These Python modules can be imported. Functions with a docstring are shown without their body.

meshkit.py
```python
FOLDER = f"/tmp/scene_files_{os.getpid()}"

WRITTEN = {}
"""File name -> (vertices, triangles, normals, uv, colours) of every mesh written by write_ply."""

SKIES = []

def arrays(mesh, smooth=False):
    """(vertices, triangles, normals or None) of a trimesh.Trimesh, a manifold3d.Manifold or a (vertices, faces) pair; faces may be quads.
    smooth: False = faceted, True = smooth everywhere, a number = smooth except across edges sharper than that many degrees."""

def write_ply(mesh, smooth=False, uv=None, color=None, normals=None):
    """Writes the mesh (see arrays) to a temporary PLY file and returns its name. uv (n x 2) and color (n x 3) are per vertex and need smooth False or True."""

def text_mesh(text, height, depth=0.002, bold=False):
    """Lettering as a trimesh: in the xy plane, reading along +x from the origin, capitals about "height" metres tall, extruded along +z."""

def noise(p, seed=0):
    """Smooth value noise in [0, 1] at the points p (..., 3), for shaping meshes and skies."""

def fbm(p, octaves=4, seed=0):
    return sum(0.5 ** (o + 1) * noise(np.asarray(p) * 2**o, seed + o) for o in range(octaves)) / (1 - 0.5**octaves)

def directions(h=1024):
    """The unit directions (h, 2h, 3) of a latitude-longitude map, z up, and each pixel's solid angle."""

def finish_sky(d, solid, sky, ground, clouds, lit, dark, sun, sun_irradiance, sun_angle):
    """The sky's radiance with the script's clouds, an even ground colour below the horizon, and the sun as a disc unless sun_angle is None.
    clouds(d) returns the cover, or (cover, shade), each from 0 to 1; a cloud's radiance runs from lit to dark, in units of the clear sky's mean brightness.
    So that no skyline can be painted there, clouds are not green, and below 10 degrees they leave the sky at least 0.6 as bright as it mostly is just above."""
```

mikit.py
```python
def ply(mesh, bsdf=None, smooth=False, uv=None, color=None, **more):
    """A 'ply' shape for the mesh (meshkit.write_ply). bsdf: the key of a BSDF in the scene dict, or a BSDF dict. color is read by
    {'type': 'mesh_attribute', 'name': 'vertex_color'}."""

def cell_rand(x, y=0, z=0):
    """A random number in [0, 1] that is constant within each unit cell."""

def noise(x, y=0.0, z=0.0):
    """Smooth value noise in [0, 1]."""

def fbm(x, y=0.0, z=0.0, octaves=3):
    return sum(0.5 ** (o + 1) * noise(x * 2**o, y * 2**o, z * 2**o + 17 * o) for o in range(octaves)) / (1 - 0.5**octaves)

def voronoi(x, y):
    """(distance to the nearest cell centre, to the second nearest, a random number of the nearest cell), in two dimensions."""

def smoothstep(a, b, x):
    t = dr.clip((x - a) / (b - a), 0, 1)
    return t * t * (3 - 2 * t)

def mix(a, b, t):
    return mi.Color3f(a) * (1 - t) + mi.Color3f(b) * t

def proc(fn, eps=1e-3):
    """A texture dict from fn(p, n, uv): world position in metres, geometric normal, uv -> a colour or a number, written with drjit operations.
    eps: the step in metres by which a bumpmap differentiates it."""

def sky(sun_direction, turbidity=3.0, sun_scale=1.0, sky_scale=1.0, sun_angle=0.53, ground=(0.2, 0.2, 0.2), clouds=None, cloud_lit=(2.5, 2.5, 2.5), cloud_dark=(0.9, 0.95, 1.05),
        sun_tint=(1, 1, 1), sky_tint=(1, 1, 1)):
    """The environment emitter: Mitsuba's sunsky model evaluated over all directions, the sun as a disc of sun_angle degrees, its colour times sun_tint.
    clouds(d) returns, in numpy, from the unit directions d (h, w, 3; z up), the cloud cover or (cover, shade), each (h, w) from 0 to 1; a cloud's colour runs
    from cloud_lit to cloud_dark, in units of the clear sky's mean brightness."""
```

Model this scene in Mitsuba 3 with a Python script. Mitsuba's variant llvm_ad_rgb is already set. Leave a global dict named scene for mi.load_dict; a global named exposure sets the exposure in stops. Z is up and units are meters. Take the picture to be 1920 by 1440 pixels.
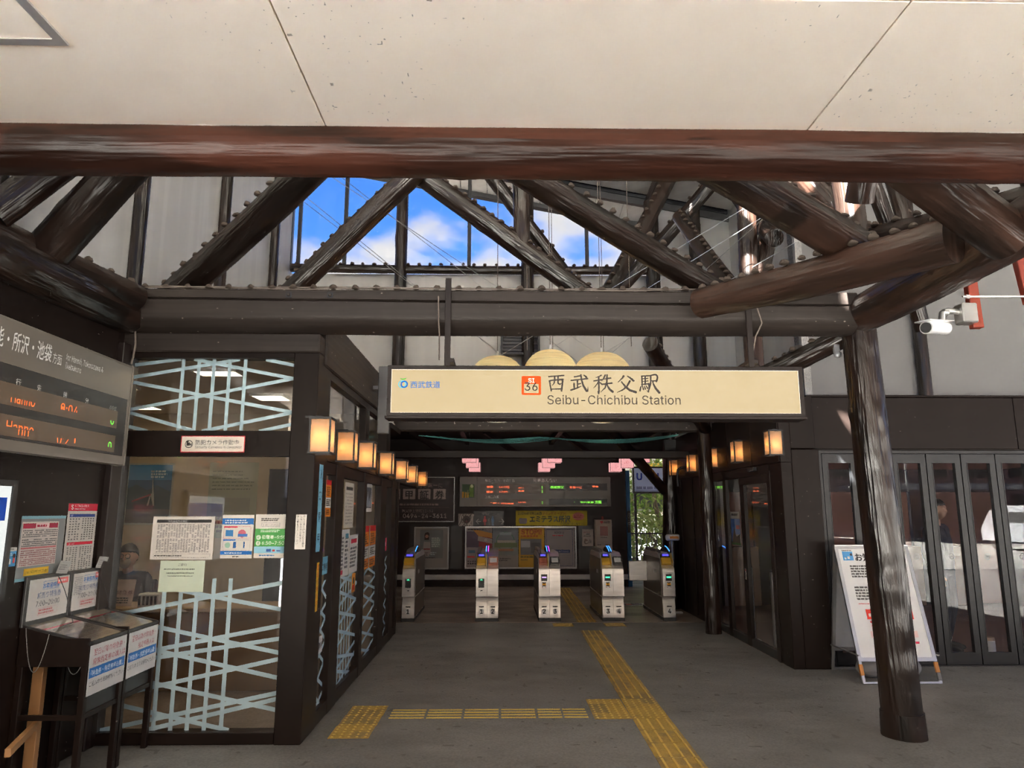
"""Timber station entrance: log truss hall, glazed ticket office, ticket gates and shop doors, seen from under the entrance canopy."""
import math, random
import numpy as np
import trimesh
import drjit as dr
import mitsuba as mi
import mikit, meshkit
from mikit import noise, fbm, smoothstep, mix, voronoi, cell_rand
from shapely.geometry import Polygon, LineString, Point, MultiPolygon, box as sbox
from shapely.ops import unary_union
from shapely import affinity

random.seed(7)
RNG = np.random.RandomState(11)
T = mi.ScalarTransform4f
scene, labels = {'type': 'scene'}, {}

# ------------------------------------------------------------------ camera, sky, sun, exposure
exposure = 0.25
SUN = (-0.40, -0.70, 0.58)
_p, _a = math.radians(10.2), math.radians(1.06)
FWD = (math.sin(_a) * math.cos(_p), math.cos(_a) * math.cos(_p), math.sin(_p))
scene['camera'] = {'type': 'perspective', 'fov': math.degrees(2 * math.atan(960 / 1331)), 'fov_axis': 'x', 'near_clip': 0.05, 'far_clip': 500.0,
                   'to_world': T().look_at(origin=[0, 0, 1.6], target=[FWD[0], FWD[1], 1.6 + FWD[2]], up=[0, 0, 1])}


def clouds(d):
    s = d / np.maximum(d[..., 2:3], 0.05) * 1.0
    q = np.stack([s[..., 0] * 1.5 + 3.7, s[..., 1] * 1.1 + 0.4, 0 * s[..., 0]], -1)
    n = meshkit.fbm(q * 1.5, 6, 5) + 0.25 * (meshkit.fbm(q * 0.6 + 9, 3, 2) - 0.5)
    cover = np.clip((n - 0.42) / 0.2, 0, 1)
    cover = cover * cover * (3 - 2 * cover)
    shade = np.clip((n - 0.55) / 0.3, 0, 1) * 0.6
    return cover, shade


scene['sky'] = mikit.sky(SUN, turbidity=2.6, sun_scale=190, sky_scale=4.5, ground=(0.16, 0.15, 0.14), clouds=clouds, cloud_lit=(1.75, 1.72, 1.7), cloud_dark=(1.1, 1.13, 1.2), sky_tint=(0.5, 0.95, 1.7), sun_tint=(0.85, 1.01, 1.32))


# ------------------------------------------------------------------ materials
def lin(r, g, b):
    return tuple(((c / 255) / 12.92 if c / 255 < 0.04045 else ((c / 255 + 0.055) / 1.055) ** 2.4) for c in (r, g, b))


def rgb(c):
    return {'type': 'rgb', 'value': [float(x) for x in c]}


def mat(key, base, rough=0.5, spec=0.5, metal=0.0, coat=0.0, bump=None, bscale=0.002):
    b = {'type': 'principled', 'base_color': base if isinstance(base, dict) else rgb(base), 'roughness': rough, 'specular': spec, 'metallic': metal}
    if coat:
        b.update(clearcoat=coat, clearcoat_gloss=0.85)
    if bump is not None:
        b = {'type': 'bumpmap', 'arbitrary': mikit.proc(bump), 'scale': bscale, 'bsdf': b}
    scene['mat_' + key] = {'type': 'twosided', 'bsdf': b}


def wood_color(p, n, uv):
    g = fbm(uv.x * 9 + fbm(uv.x * 3, uv.y * 0.9, 1.0, 2) * 3, uv.y * 1.3, 3.1, 3)
    f = noise(uv.x * 120, uv.y * 5)
    c = mix((0.0030, 0.0020, 0.0016), (0.0128, 0.0068, 0.0050), smoothstep(0.30, 0.75, g) * 0.8 + 0.2 * f)
    k = smoothstep(0.80, 0.86, noise(uv.x * 7 + 3.3, uv.y * 2.2 + 1.7))
    return mix(c, (0.002, 0.0014, 0.0011), k * 0.8)


def wood_red_color(p, n, uv):
    return wood_color(p, n, uv) * mi.Color3f(2.5, 1.6, 1.4)


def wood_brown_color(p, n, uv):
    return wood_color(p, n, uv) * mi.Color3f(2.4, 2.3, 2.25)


def wood_bump(p, n, uv):
    return fbm(uv.x * 60, uv.y * 4, 0.0, 2) * 0.8 + noise(uv.x * 12, uv.y * 7) * 1.2


def timber_color(p, n, uv):
    g = fbm(p.x * 1.3 + p.y * 1.3, (p.z + 0.013 * noise(p.x * 3, p.y * 3)) * 75, 0.0, 2)
    b = fbm(p.x * 2.1, p.y * 2.1, p.z * 9, 3)
    c = mix((0.0095, 0.0070, 0.0060), (0.025, 0.0188, 0.0162), 0.55 * g + 0.45 * b)
    s = smoothstep(0.93, 0.96, noise(p.x * 27, p.y * 27, p.z * 40))
    return mix(c, (0.35, 0.32, 0.28), s * 0.6)


def floor_color(p, n, uv):
    a = fbm(p.x * 0.8, p.y * 1.3, 0.0, 4)
    b = fbm(p.x * 2.6 + 7, p.y * 4.2, 2.0, 3)
    f = noise(p.x * 90, p.y * 90)
    c = mix((0.089, 0.088, 0.087), (0.145, 0.144, 0.143), smoothstep(0.2, 0.8, 0.6 * a + 0.4 * b))
    c = c * (0.88 + 0.24 * f)
    d = smoothstep(0.90, 0.94, noise(p.x * 16, p.y * 16, 5.0))
    return mix(c, (0.05, 0.045, 0.04), d * 0.5)


def inner_floor_color(p, n, uv):
    a = fbm(p.x * 1.4, p.y * 3, 4.0, 4)
    return mix((0.145, 0.120, 0.105), (0.235, 0.200, 0.176), smoothstep(0.3, 0.7, a)) * (0.9 + 0.2 * noise(p.x * 80, p.y * 80))


def panel_color(p, n, uv):
    a = fbm(p.x * 1.2 + p.y * 1.2, p.z * 0.7, 0.0, 3)
    st = fbm((p.x + p.y) * 9, p.z * 0.6, 2.0, 3)
    return mix((0.56, 0.55, 0.52), (0.68, 0.67, 0.635), 0.6 * a + 0.4 * smoothstep(0.3, 0.7, st))


def soffit_color(p, n, uv):
    a = fbm(p.x * 1.1, p.y * 1.1, 0.0, 3)
    c = mix((0.80, 0.685, 0.565), (0.85, 0.735, 0.615), a)
    near = smoothstep(0.45, 0.7, noise(p.x * 2.0, p.y * 2.0, 3.0))
    dots = smoothstep(0.95, 0.97, noise(p.x * 75, p.y * 75, 1.0)) * near
    return mix(c, (0.14, 0.10, 0.08), dots * 0.75)


def brown_color(p, n, uv):
    a = fbm(p.x * 2 + p.y * 2, p.z * 2, 0.0, 3)
    s = smoothstep(0.955, 0.975, noise(p.x * 38, p.y * 38, p.z * 38))
    return mix(mix((0.0055, 0.0036, 0.0031), (0.0095, 0.0064, 0.0056), a), (0.30, 0.28, 0.26), s * 0.5)


def steel_color(p, n, uv):
    a = fbm(p.x * 6 + p.y * 3, p.z * 60, 0.0, 2)
    return mix((0.66, 0.63, 0.59), (0.84, 0.81, 0.77), a)


def asphalt_color(p, n, uv):
    return mix((0.17, 0.165, 0.155), (0.25, 0.24, 0.225), fbm(p.x * 0.8, p.y * 0.8, 0.0, 4)) * (0.85 + 0.3 * noise(p.x * 40, p.y * 40))


def yellow_color(p, n, uv):
    w = fbm(p.x * 7, p.y * 7, 1.0, 4)
    return mix((0.34, 0.215, 0.050), (0.22, 0.150, 0.062), smoothstep(0.42, 0.68, w)) * (0.85 + 0.3 * noise(p.x * 120, p.y * 120))


def washi_color(p, n, uv):
    g = fbm(p.x * 9, p.y * 9, p.z * 90, 2)
    return mix((0.62, 0.50, 0.34), (0.78, 0.66, 0.48), g)


mat('wood', mikit.proc(wood_color), 0.24, 0.36, bump=wood_bump, bscale=0.010)
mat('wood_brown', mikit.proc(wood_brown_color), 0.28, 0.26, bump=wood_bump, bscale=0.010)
mat('wood_red', mikit.proc(wood_red_color), 0.34, 0.13, bump=wood_bump, bscale=0.006)
mat('timber', mikit.proc(timber_color), 0.55, 0.25)
mat('concrete', mikit.proc(floor_color), 0.55, 0.35)
mat('inner_concrete', mikit.proc(inner_floor_color), 0.42, 0.45)
mat('gray_panel', mikit.proc(panel_color), 0.5, 0.4)
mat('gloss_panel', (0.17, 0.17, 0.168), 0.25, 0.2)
mat('soffit', mikit.proc(soffit_color), 0.55, 0.4)
mat('brown_steel', mikit.proc(brown_color), 0.38, 0.11)
mat('steel', mikit.proc(steel_color), 0.35, 0.5, metal=0.55)
mat('asphalt', mikit.proc(asphalt_color), 0.8, 0.3)
mat('tactile', mikit.proc(yellow_color), 0.55, 0.4)
mat('tactile_raised', (0.54, 0.37, 0.085), 0.5, 0.4)
mat('mid_brown', (0.075, 0.055, 0.040), 0.4)
mat('dark_brown', (0.0085, 0.0052, 0.0048), 0.5, 0.25)
mat('passage_brown', (0.011, 0.0062, 0.0060), 0.5, 0.25)
mat('board_dark', (0.085, 0.077, 0.067), 0.4)
mat('bounce_roofing', (0.62, 0.60, 0.57), 0.7)
mat('black', (0.012, 0.012, 0.013), 0.4)
mat('dark_gray', (0.014, 0.015, 0.017), 0.38, 0.3)
mat('mid_gray', (0.12, 0.12, 0.125), 0.45)
mat('board_gray', (0.165, 0.150, 0.131), 0.40, 0.5, metal=0.25)
mat('silver', (0.55, 0.55, 0.54), 0.35, metal=0.7)
mat('white_paint', (0.80, 0.80, 0.78), 0.40)
mat('cream', (0.56, 0.50, 0.42), 0.5)
mat('beige_wall', (0.50, 0.42, 0.31), 0.7)
mat('film', (0.41, 0.565, 0.625), 0.6)

mat('red_steel', (0.22, 0.040, 0.024), 0.32)
mat('raw_wood', (0.42, 0.22, 0.09), 0.55)
mat('blue_steel', (0.012, 0.10, 0.24), 0.45)
mat('stud', (0.040, 0.030, 0.024), 0.8, 0.2)
mat('cable', (0.13, 0.105, 0.088), 0.6)
mat('teal_cable', (0.05, 0.20, 0.21), 0.5)
mat('bark', (0.16, 0.12, 0.09), 0.9, 0.2)
mat('stone', (0.30, 0.30, 0.29), 0.7)
mat('orange_plastic', (0.62, 0.25, 0.05), 0.45)
mat('skin', (0.52, 0.32, 0.23), 0.55)
mat('hair', (0.015, 0.012, 0.010), 0.5)
mat('dark_cloth', (0.022, 0.022, 0.027), 0.85, 0.2)
mat('tan_cloth', (0.25, 0.20, 0.15), 0.85, 0.2)
mat('white_cloth', (0.62, 0.61, 0.60), 0.8, 0.2)
mat('rubber', (0.02, 0.02, 0.02), 0.7)
mat('desk_wood', (0.17, 0.105, 0.06), 0.5)
mat('desk_top', (0.36, 0.27, 0.19), 0.45)
mat('pale_wall', (0.62, 0.56, 0.50), 0.7)
mat('rose_wall', (0.46, 0.27, 0.22), 0.7)
mat('car_white', (0.50, 0.50, 0.49), 0.25, coat=0.5)
mat('curb_stone', (0.24, 0.23, 0.21), 0.75)
mat('shelter_white', (0.45, 0.46, 0.46), 0.5)
mat('shop_floor', (0.16, 0.115, 0.10), 0.35)
scene['mat_washi'] = {'type': 'twosided', 'bsdf': {'type': 'principled', 'base_color': mikit.proc(washi_color), 'roughness': 0.8}}
scene['mat_paper'] = {'type': 'principledthin', 'base_color': mikit.proc(washi_color), 'roughness': 0.85, 'diff_trans': 1.3, 'spec_trans': 0.0, 'eta': 1.3}
scene['mat_shade_paper'] = {'type': 'principledthin', 'base_color': rgb((0.90, 0.74, 0.56)), 'roughness': 0.85, 'diff_trans': 1.3, 'spec_trans': 0.0, 'eta': 1.3}
scene['mat_leaf'] = {'type': 'principledthin', 'base_color': rgb((0.12, 0.19, 0.045)), 'roughness': 0.55, 'diff_trans': 0.7, 'eta': 1.4}
scene['mat_leaf_pale'] = {'type': 'principledthin', 'base_color': rgb((0.30, 0.34, 0.12)), 'roughness': 0.55, 'diff_trans': 0.8, 'eta': 1.4}
scene['mat_glass'] = {'type': 'thindielectric', 'int_ior': 1.52}
scene['mat_acrylic'] = {'type': 'thindielectric', 'int_ior': 1.31}
scene['mat_print'] = {'type': 'twosided', 'bsdf': {'type': 'principled', 'base_color': {'type': 'mesh_attribute', 'name': 'vertex_color'}, 'roughness': 0.5, 'specular': 0.4}}
scene['mat_lamp_white'] = {'type': 'diffuse', 'reflectance': rgb((0.10, 0.10, 0.10))}


for _n, _c in (('led_red', (0.7, 0.12, 0.05)), ('led_green', (0.2, 0.7, 0.12)), ('badge_red', (0.55, 0.06, 0.02)), ('badge_pale', (0.6, 0.5, 0.4)), ('emblem_teal', (0.1, 0.36, 0.42)), ('emblem_blue', (0.02, 0.10, 0.35)), ('emblem_green', (0.06, 0.30, 0.05)), ('pink', (0.55, 0.24, 0.25)), ('deep_pink', (0.4, 0.10, 0.10))):
    scene['mat_' + _n] = {'type': 'diffuse', 'reflectance': rgb(tuple(0.5 * v for v in _c))}


def glow(r, g, b, s=1.0):
    return {'type': 'area', 'radiance': rgb((r * s, g * s, b * s))}


# ------------------------------------------------------------------ naming
_used = {}


def numbered(base):
    k = _used.get(base, -1) + 1
    _used[base] = k
    return base if k == 0 else f'{base}_{k:03d}'


def note(key, label=None, cat=None, group=None, kind=None):
    d = labels.setdefault(key, {})
    for a, b in (('label', label), ('category', cat), ('group', group), ('kind', kind)):
        if b:
            d[a] = b


def thing(base, label, cat, group=None, kind=None):
    key = numbered(base)
    note(key, label, cat, group, kind)
    return key


def part(holder, base, mesh, material, smooth=30, label=None, kind=None, **kw):
    key = numbered(holder + '__' + base)
    scene[key] = mikit.ply(mesh, 'mat_' + material, smooth, **kw)
    if label or kind:
        note(key, label, kind=kind)
    return key


def copy_part(holder, base, first, M):
    key = numbered(holder + '__' + base)
    scene[key] = {**scene[first], 'to_world': M}
    return key


def solo(base, mesh, material, label, cat, group=None, kind=None, smooth=30, **kw):
    key = thing(base, label, cat, group, kind)
    scene[key] = mikit.ply(mesh, 'mat_' + material, smooth, **kw)
    return key


def struct(base, mesh, material, label=None, smooth=30, **kw):
    key = numbered(base)
    scene[key] = mikit.ply(mesh, 'mat_' + material, smooth, **kw)
    note(key, label, kind='structure')
    return key


# ------------------------------------------------------------------ shapes
def cat(*ms):
    flat = []
    for m in ms:
        flat += list(m) if isinstance(m, (list, tuple)) else [m]
    return trimesh.util.concatenate(flat)


def bx(x0, x1, y0, y1, z0, z1, c=0.0):
    x0, x1, y0, y1, z0, z1 = min(x0, x1), max(x0, x1), min(y0, y1), max(y0, y1), min(z0, z1), max(z0, z1)
    if c <= 0:
        m = trimesh.creation.box(extents=(x1 - x0, y1 - y0, z1 - z0))
        m.apply_translation(((x0 + x1) / 2, (y0 + y1) / 2, (z0 + z1) / 2))
        return m
    c = min(c, (x1 - x0) * 0.45, (y1 - y0) * 0.45, (z1 - z0) * 0.45)
    pts = []
    for sx, a in ((1, x0), (-1, x1)):
        for sy, b in ((1, y0), (-1, y1)):
            for sz, d in ((1, z0), (-1, z1)):
                pts += [(a + sx * c, b + sy * c, d), (a + sx * c, b, d + sz * c), (a, b + sy * c, d + sz * c)]
    return trimesh.convex.convex_hull(np.array(pts))


def frame_of(d, up=(0, 0, 1)):
    d = np.asarray(d, float) / np.linalg.norm(d)
    s = np.cross(d, up)
    if np.linalg.norm(s) < 1e-6:
        s = np.cross(d, (0, 1, 0))
    s /= np.linalg.norm(s)
    return s, np.cross(s, d), d


def bar(p, q, w, h, c=0.0, up=(0, 0, 1)):
    """A box beam from p to q, w wide and h high."""
    p, q = np.asarray(p, float), np.asarray(q, float)
    s, u, d = frame_of(q - p, up)
    m = bx(-w / 2, w / 2, -h / 2, h / 2, 0, np.linalg.norm(q - p), c)
    M = np.eye(4)
    M[:3, 0], M[:3, 1], M[:3, 2], M[:3, 3] = s, u, d, p
    m.apply_transform(M)
    return m


def rod(p, q, r, n=10):
    p, q = np.asarray(p, float), np.asarray(q, float)
    m = trimesh.creation.cylinder(radius=r, height=np.linalg.norm(q - p), sections=n)
    s, u, d = frame_of(q - p)
    M = np.eye(4)
    M[:3, 0], M[:3, 1], M[:3, 2], M[:3, 3] = s, u, d, (p + q) / 2
    m.apply_transform(M)
    return m


def tube(pts, r, n=6):
    pts = np.asarray(pts, float)
    k = len(pts)
    t = np.gradient(pts, axis=0)
    t /= np.linalg.norm(t, axis=1, keepdims=True)
    s = np.cross(t[0], (0.1, 0.2, 1.0))
    V = []
    for i in range(k):
        s = s - t[i] * (s @ t[i])
        s /= np.linalg.norm(s)
        b = np.cross(t[i], s)
        a = np.arange(n) * 2 * math.pi / n
        rr = r[i] if np.ndim(r) else r
        V.append(pts[i] + rr * (np.cos(a)[:, None] * s + np.sin(a)[:, None] * b))
    V = np.vstack(V + [pts[:1], pts[-1:]])
    F = []
    for i in range(k - 1):
        for j in range(n):
            a, b = i * n + j, i * n + (j + 1) % n
            F += [(a, b, b + n), (a, b + n, a + n)]
    for j in range(n):
        F += [(k * n, (j + 1) % n, j), (k * n + 1, (k - 1) * n + j, (k - 1) * n + (j + 1) % n)]
    return trimesh.Trimesh(V, F, process=False)


def sag(p, q, drop, n=14):
    p, q = np.asarray(p, float), np.asarray(q, float)
    t = np.linspace(0, 1, n)[:, None]
    pts = p + (q - p) * t
    pts[:, 2] -= drop * (4 * t * (1 - t))[:, 0]
    return pts


def ext(pts, axis, a0, a1):
    """Extrudes an outline. axis x: points are (y, z); y: (x, z); z: (x, y)."""
    g = pts if hasattr(pts, 'exterior') else Polygon(pts)
    if not g.exterior.is_ccw:
        g = Polygon(list(g.exterior.coords)[::-1], [list(i.coords) for i in g.interiors])
    m = trimesh.creation.extrude_polygon(g, a1 - a0, engine='earcut')
    v = m.vertices + [0, 0, a0]
    order = {'x': (2, 0, 1), 'y': (0, 2, 1), 'z': (0, 1, 2)}[axis]
    f = m.faces if axis != 'y' else m.faces[:, ::-1]
    return trimesh.Trimesh(v[:, order], f, process=False)


def hole_frame(x0, x1, z0, z1, w, axis, a0, a1):
    return ext(Polygon([(x0, z0), (x1, z0), (x1, z1), (x0, z1)], [[(x0 + w, z0 + w), (x0 + w, z1 - w), (x1 - w, z1 - w), (x1 - w, z0 + w)]]), axis, a0, a1)


def log(p0, p1, r0, r1, seed, n=26, knots=5, bow=0.02):
    """A peeled log: tapered, slightly bowed and lumpy, with knots; uv in metres around and along."""
    p0, p1 = np.asarray(p0, float), np.asarray(p1, float)
    L = np.linalg.norm(p1 - p0)
    s, u, d = frame_of(p1 - p0)
    k = max(6, int(L / 0.045))
    v = np.linspace(0, L, k)
    a = np.arange(n + 1) * 2 * math.pi / n
    A, Vv = np.meshgrid(a, v)
    R = r0 + (r1 - r0) * Vv / L
    q = np.stack([np.cos(A) * 1.1 + seed * 3.7, np.sin(A) * 1.1, Vv * 1.1], -1)
    R = R * (1 + 0.11 * (meshkit.fbm(q, 3, seed) - 0.5) + 0.04 * (meshkit.fbm(q * np.array([5, 5, 2.0]), 2, seed + 3) - 0.5))
    rs = np.random.RandomState(seed)
    for _ in range(knots):
        ka, kv, kr = rs.uniform(0, 2 * math.pi), rs.uniform(0, L), rs.uniform(0.03, 0.055)
        da = (A - ka + math.pi) % (2 * math.pi) - math.pi
        dist = np.sqrt((da * R) ** 2 + (Vv - kv) ** 2)
        R = R + 0.010 * np.exp(-(dist / kr) ** 2) - 0.009 * np.exp(-(dist / (kr * 0.4)) ** 2)
    ba = rs.uniform(0, 6.28)
    off = bow * np.sin(math.pi * v / L)
    cx, cy = off * math.cos(ba), off * math.sin(ba)
    P = p0 + d * Vv[..., None] + s * (np.cos(A) * R + cx[:, None])[..., None] + u * (np.sin(A) * R + cy[:, None])[..., None]
    m = n + 1
    F = []
    i, j = np.meshgrid(np.arange(k - 1), np.arange(n), indexing='ij')
    b = (i * m + j).ravel()
    F = np.vstack([np.stack([b, b + 1, b + m + 1], 1), np.stack([b, b + m + 1, b + m], 1)])
    verts = P.reshape(-1, 3)
    uv = np.stack([A * (r0 + r1) / 2, Vv], -1).reshape(-1, 2) + seed * 1.37
    caps_v, caps_f, caps_uv = [], [], []
    base = len(verts)
    for row, flip in ((0, True), (k - 1, False)):
        ring = P[row, :n]
        c = ring.mean(0)
        caps_v += [*ring, c]
        caps_uv += [(x * 0.2 + seed, y * 0.2) for x, y in zip(np.cos(a[:n]), np.sin(a[:n]))] + [(seed, 0)]
        for t in range(n):
            f = (base + t, base + (t + 1) % n, base + n)
            caps_f.append(f[::-1] if flip else f)
        base += n + 1
    return trimesh.Trimesh(np.vstack([verts, caps_v]), np.vstack([F, caps_f]), process=False), np.vstack([uv, caps_uv])


def lathe(prof, n=32, at=(0, 0, 0)):
    m = trimesh.creation.revolve(np.array(prof, float), sections=n)
    if m.volume < 0:
        m.invert()
    m.apply_translation(at)
    return m


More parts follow.
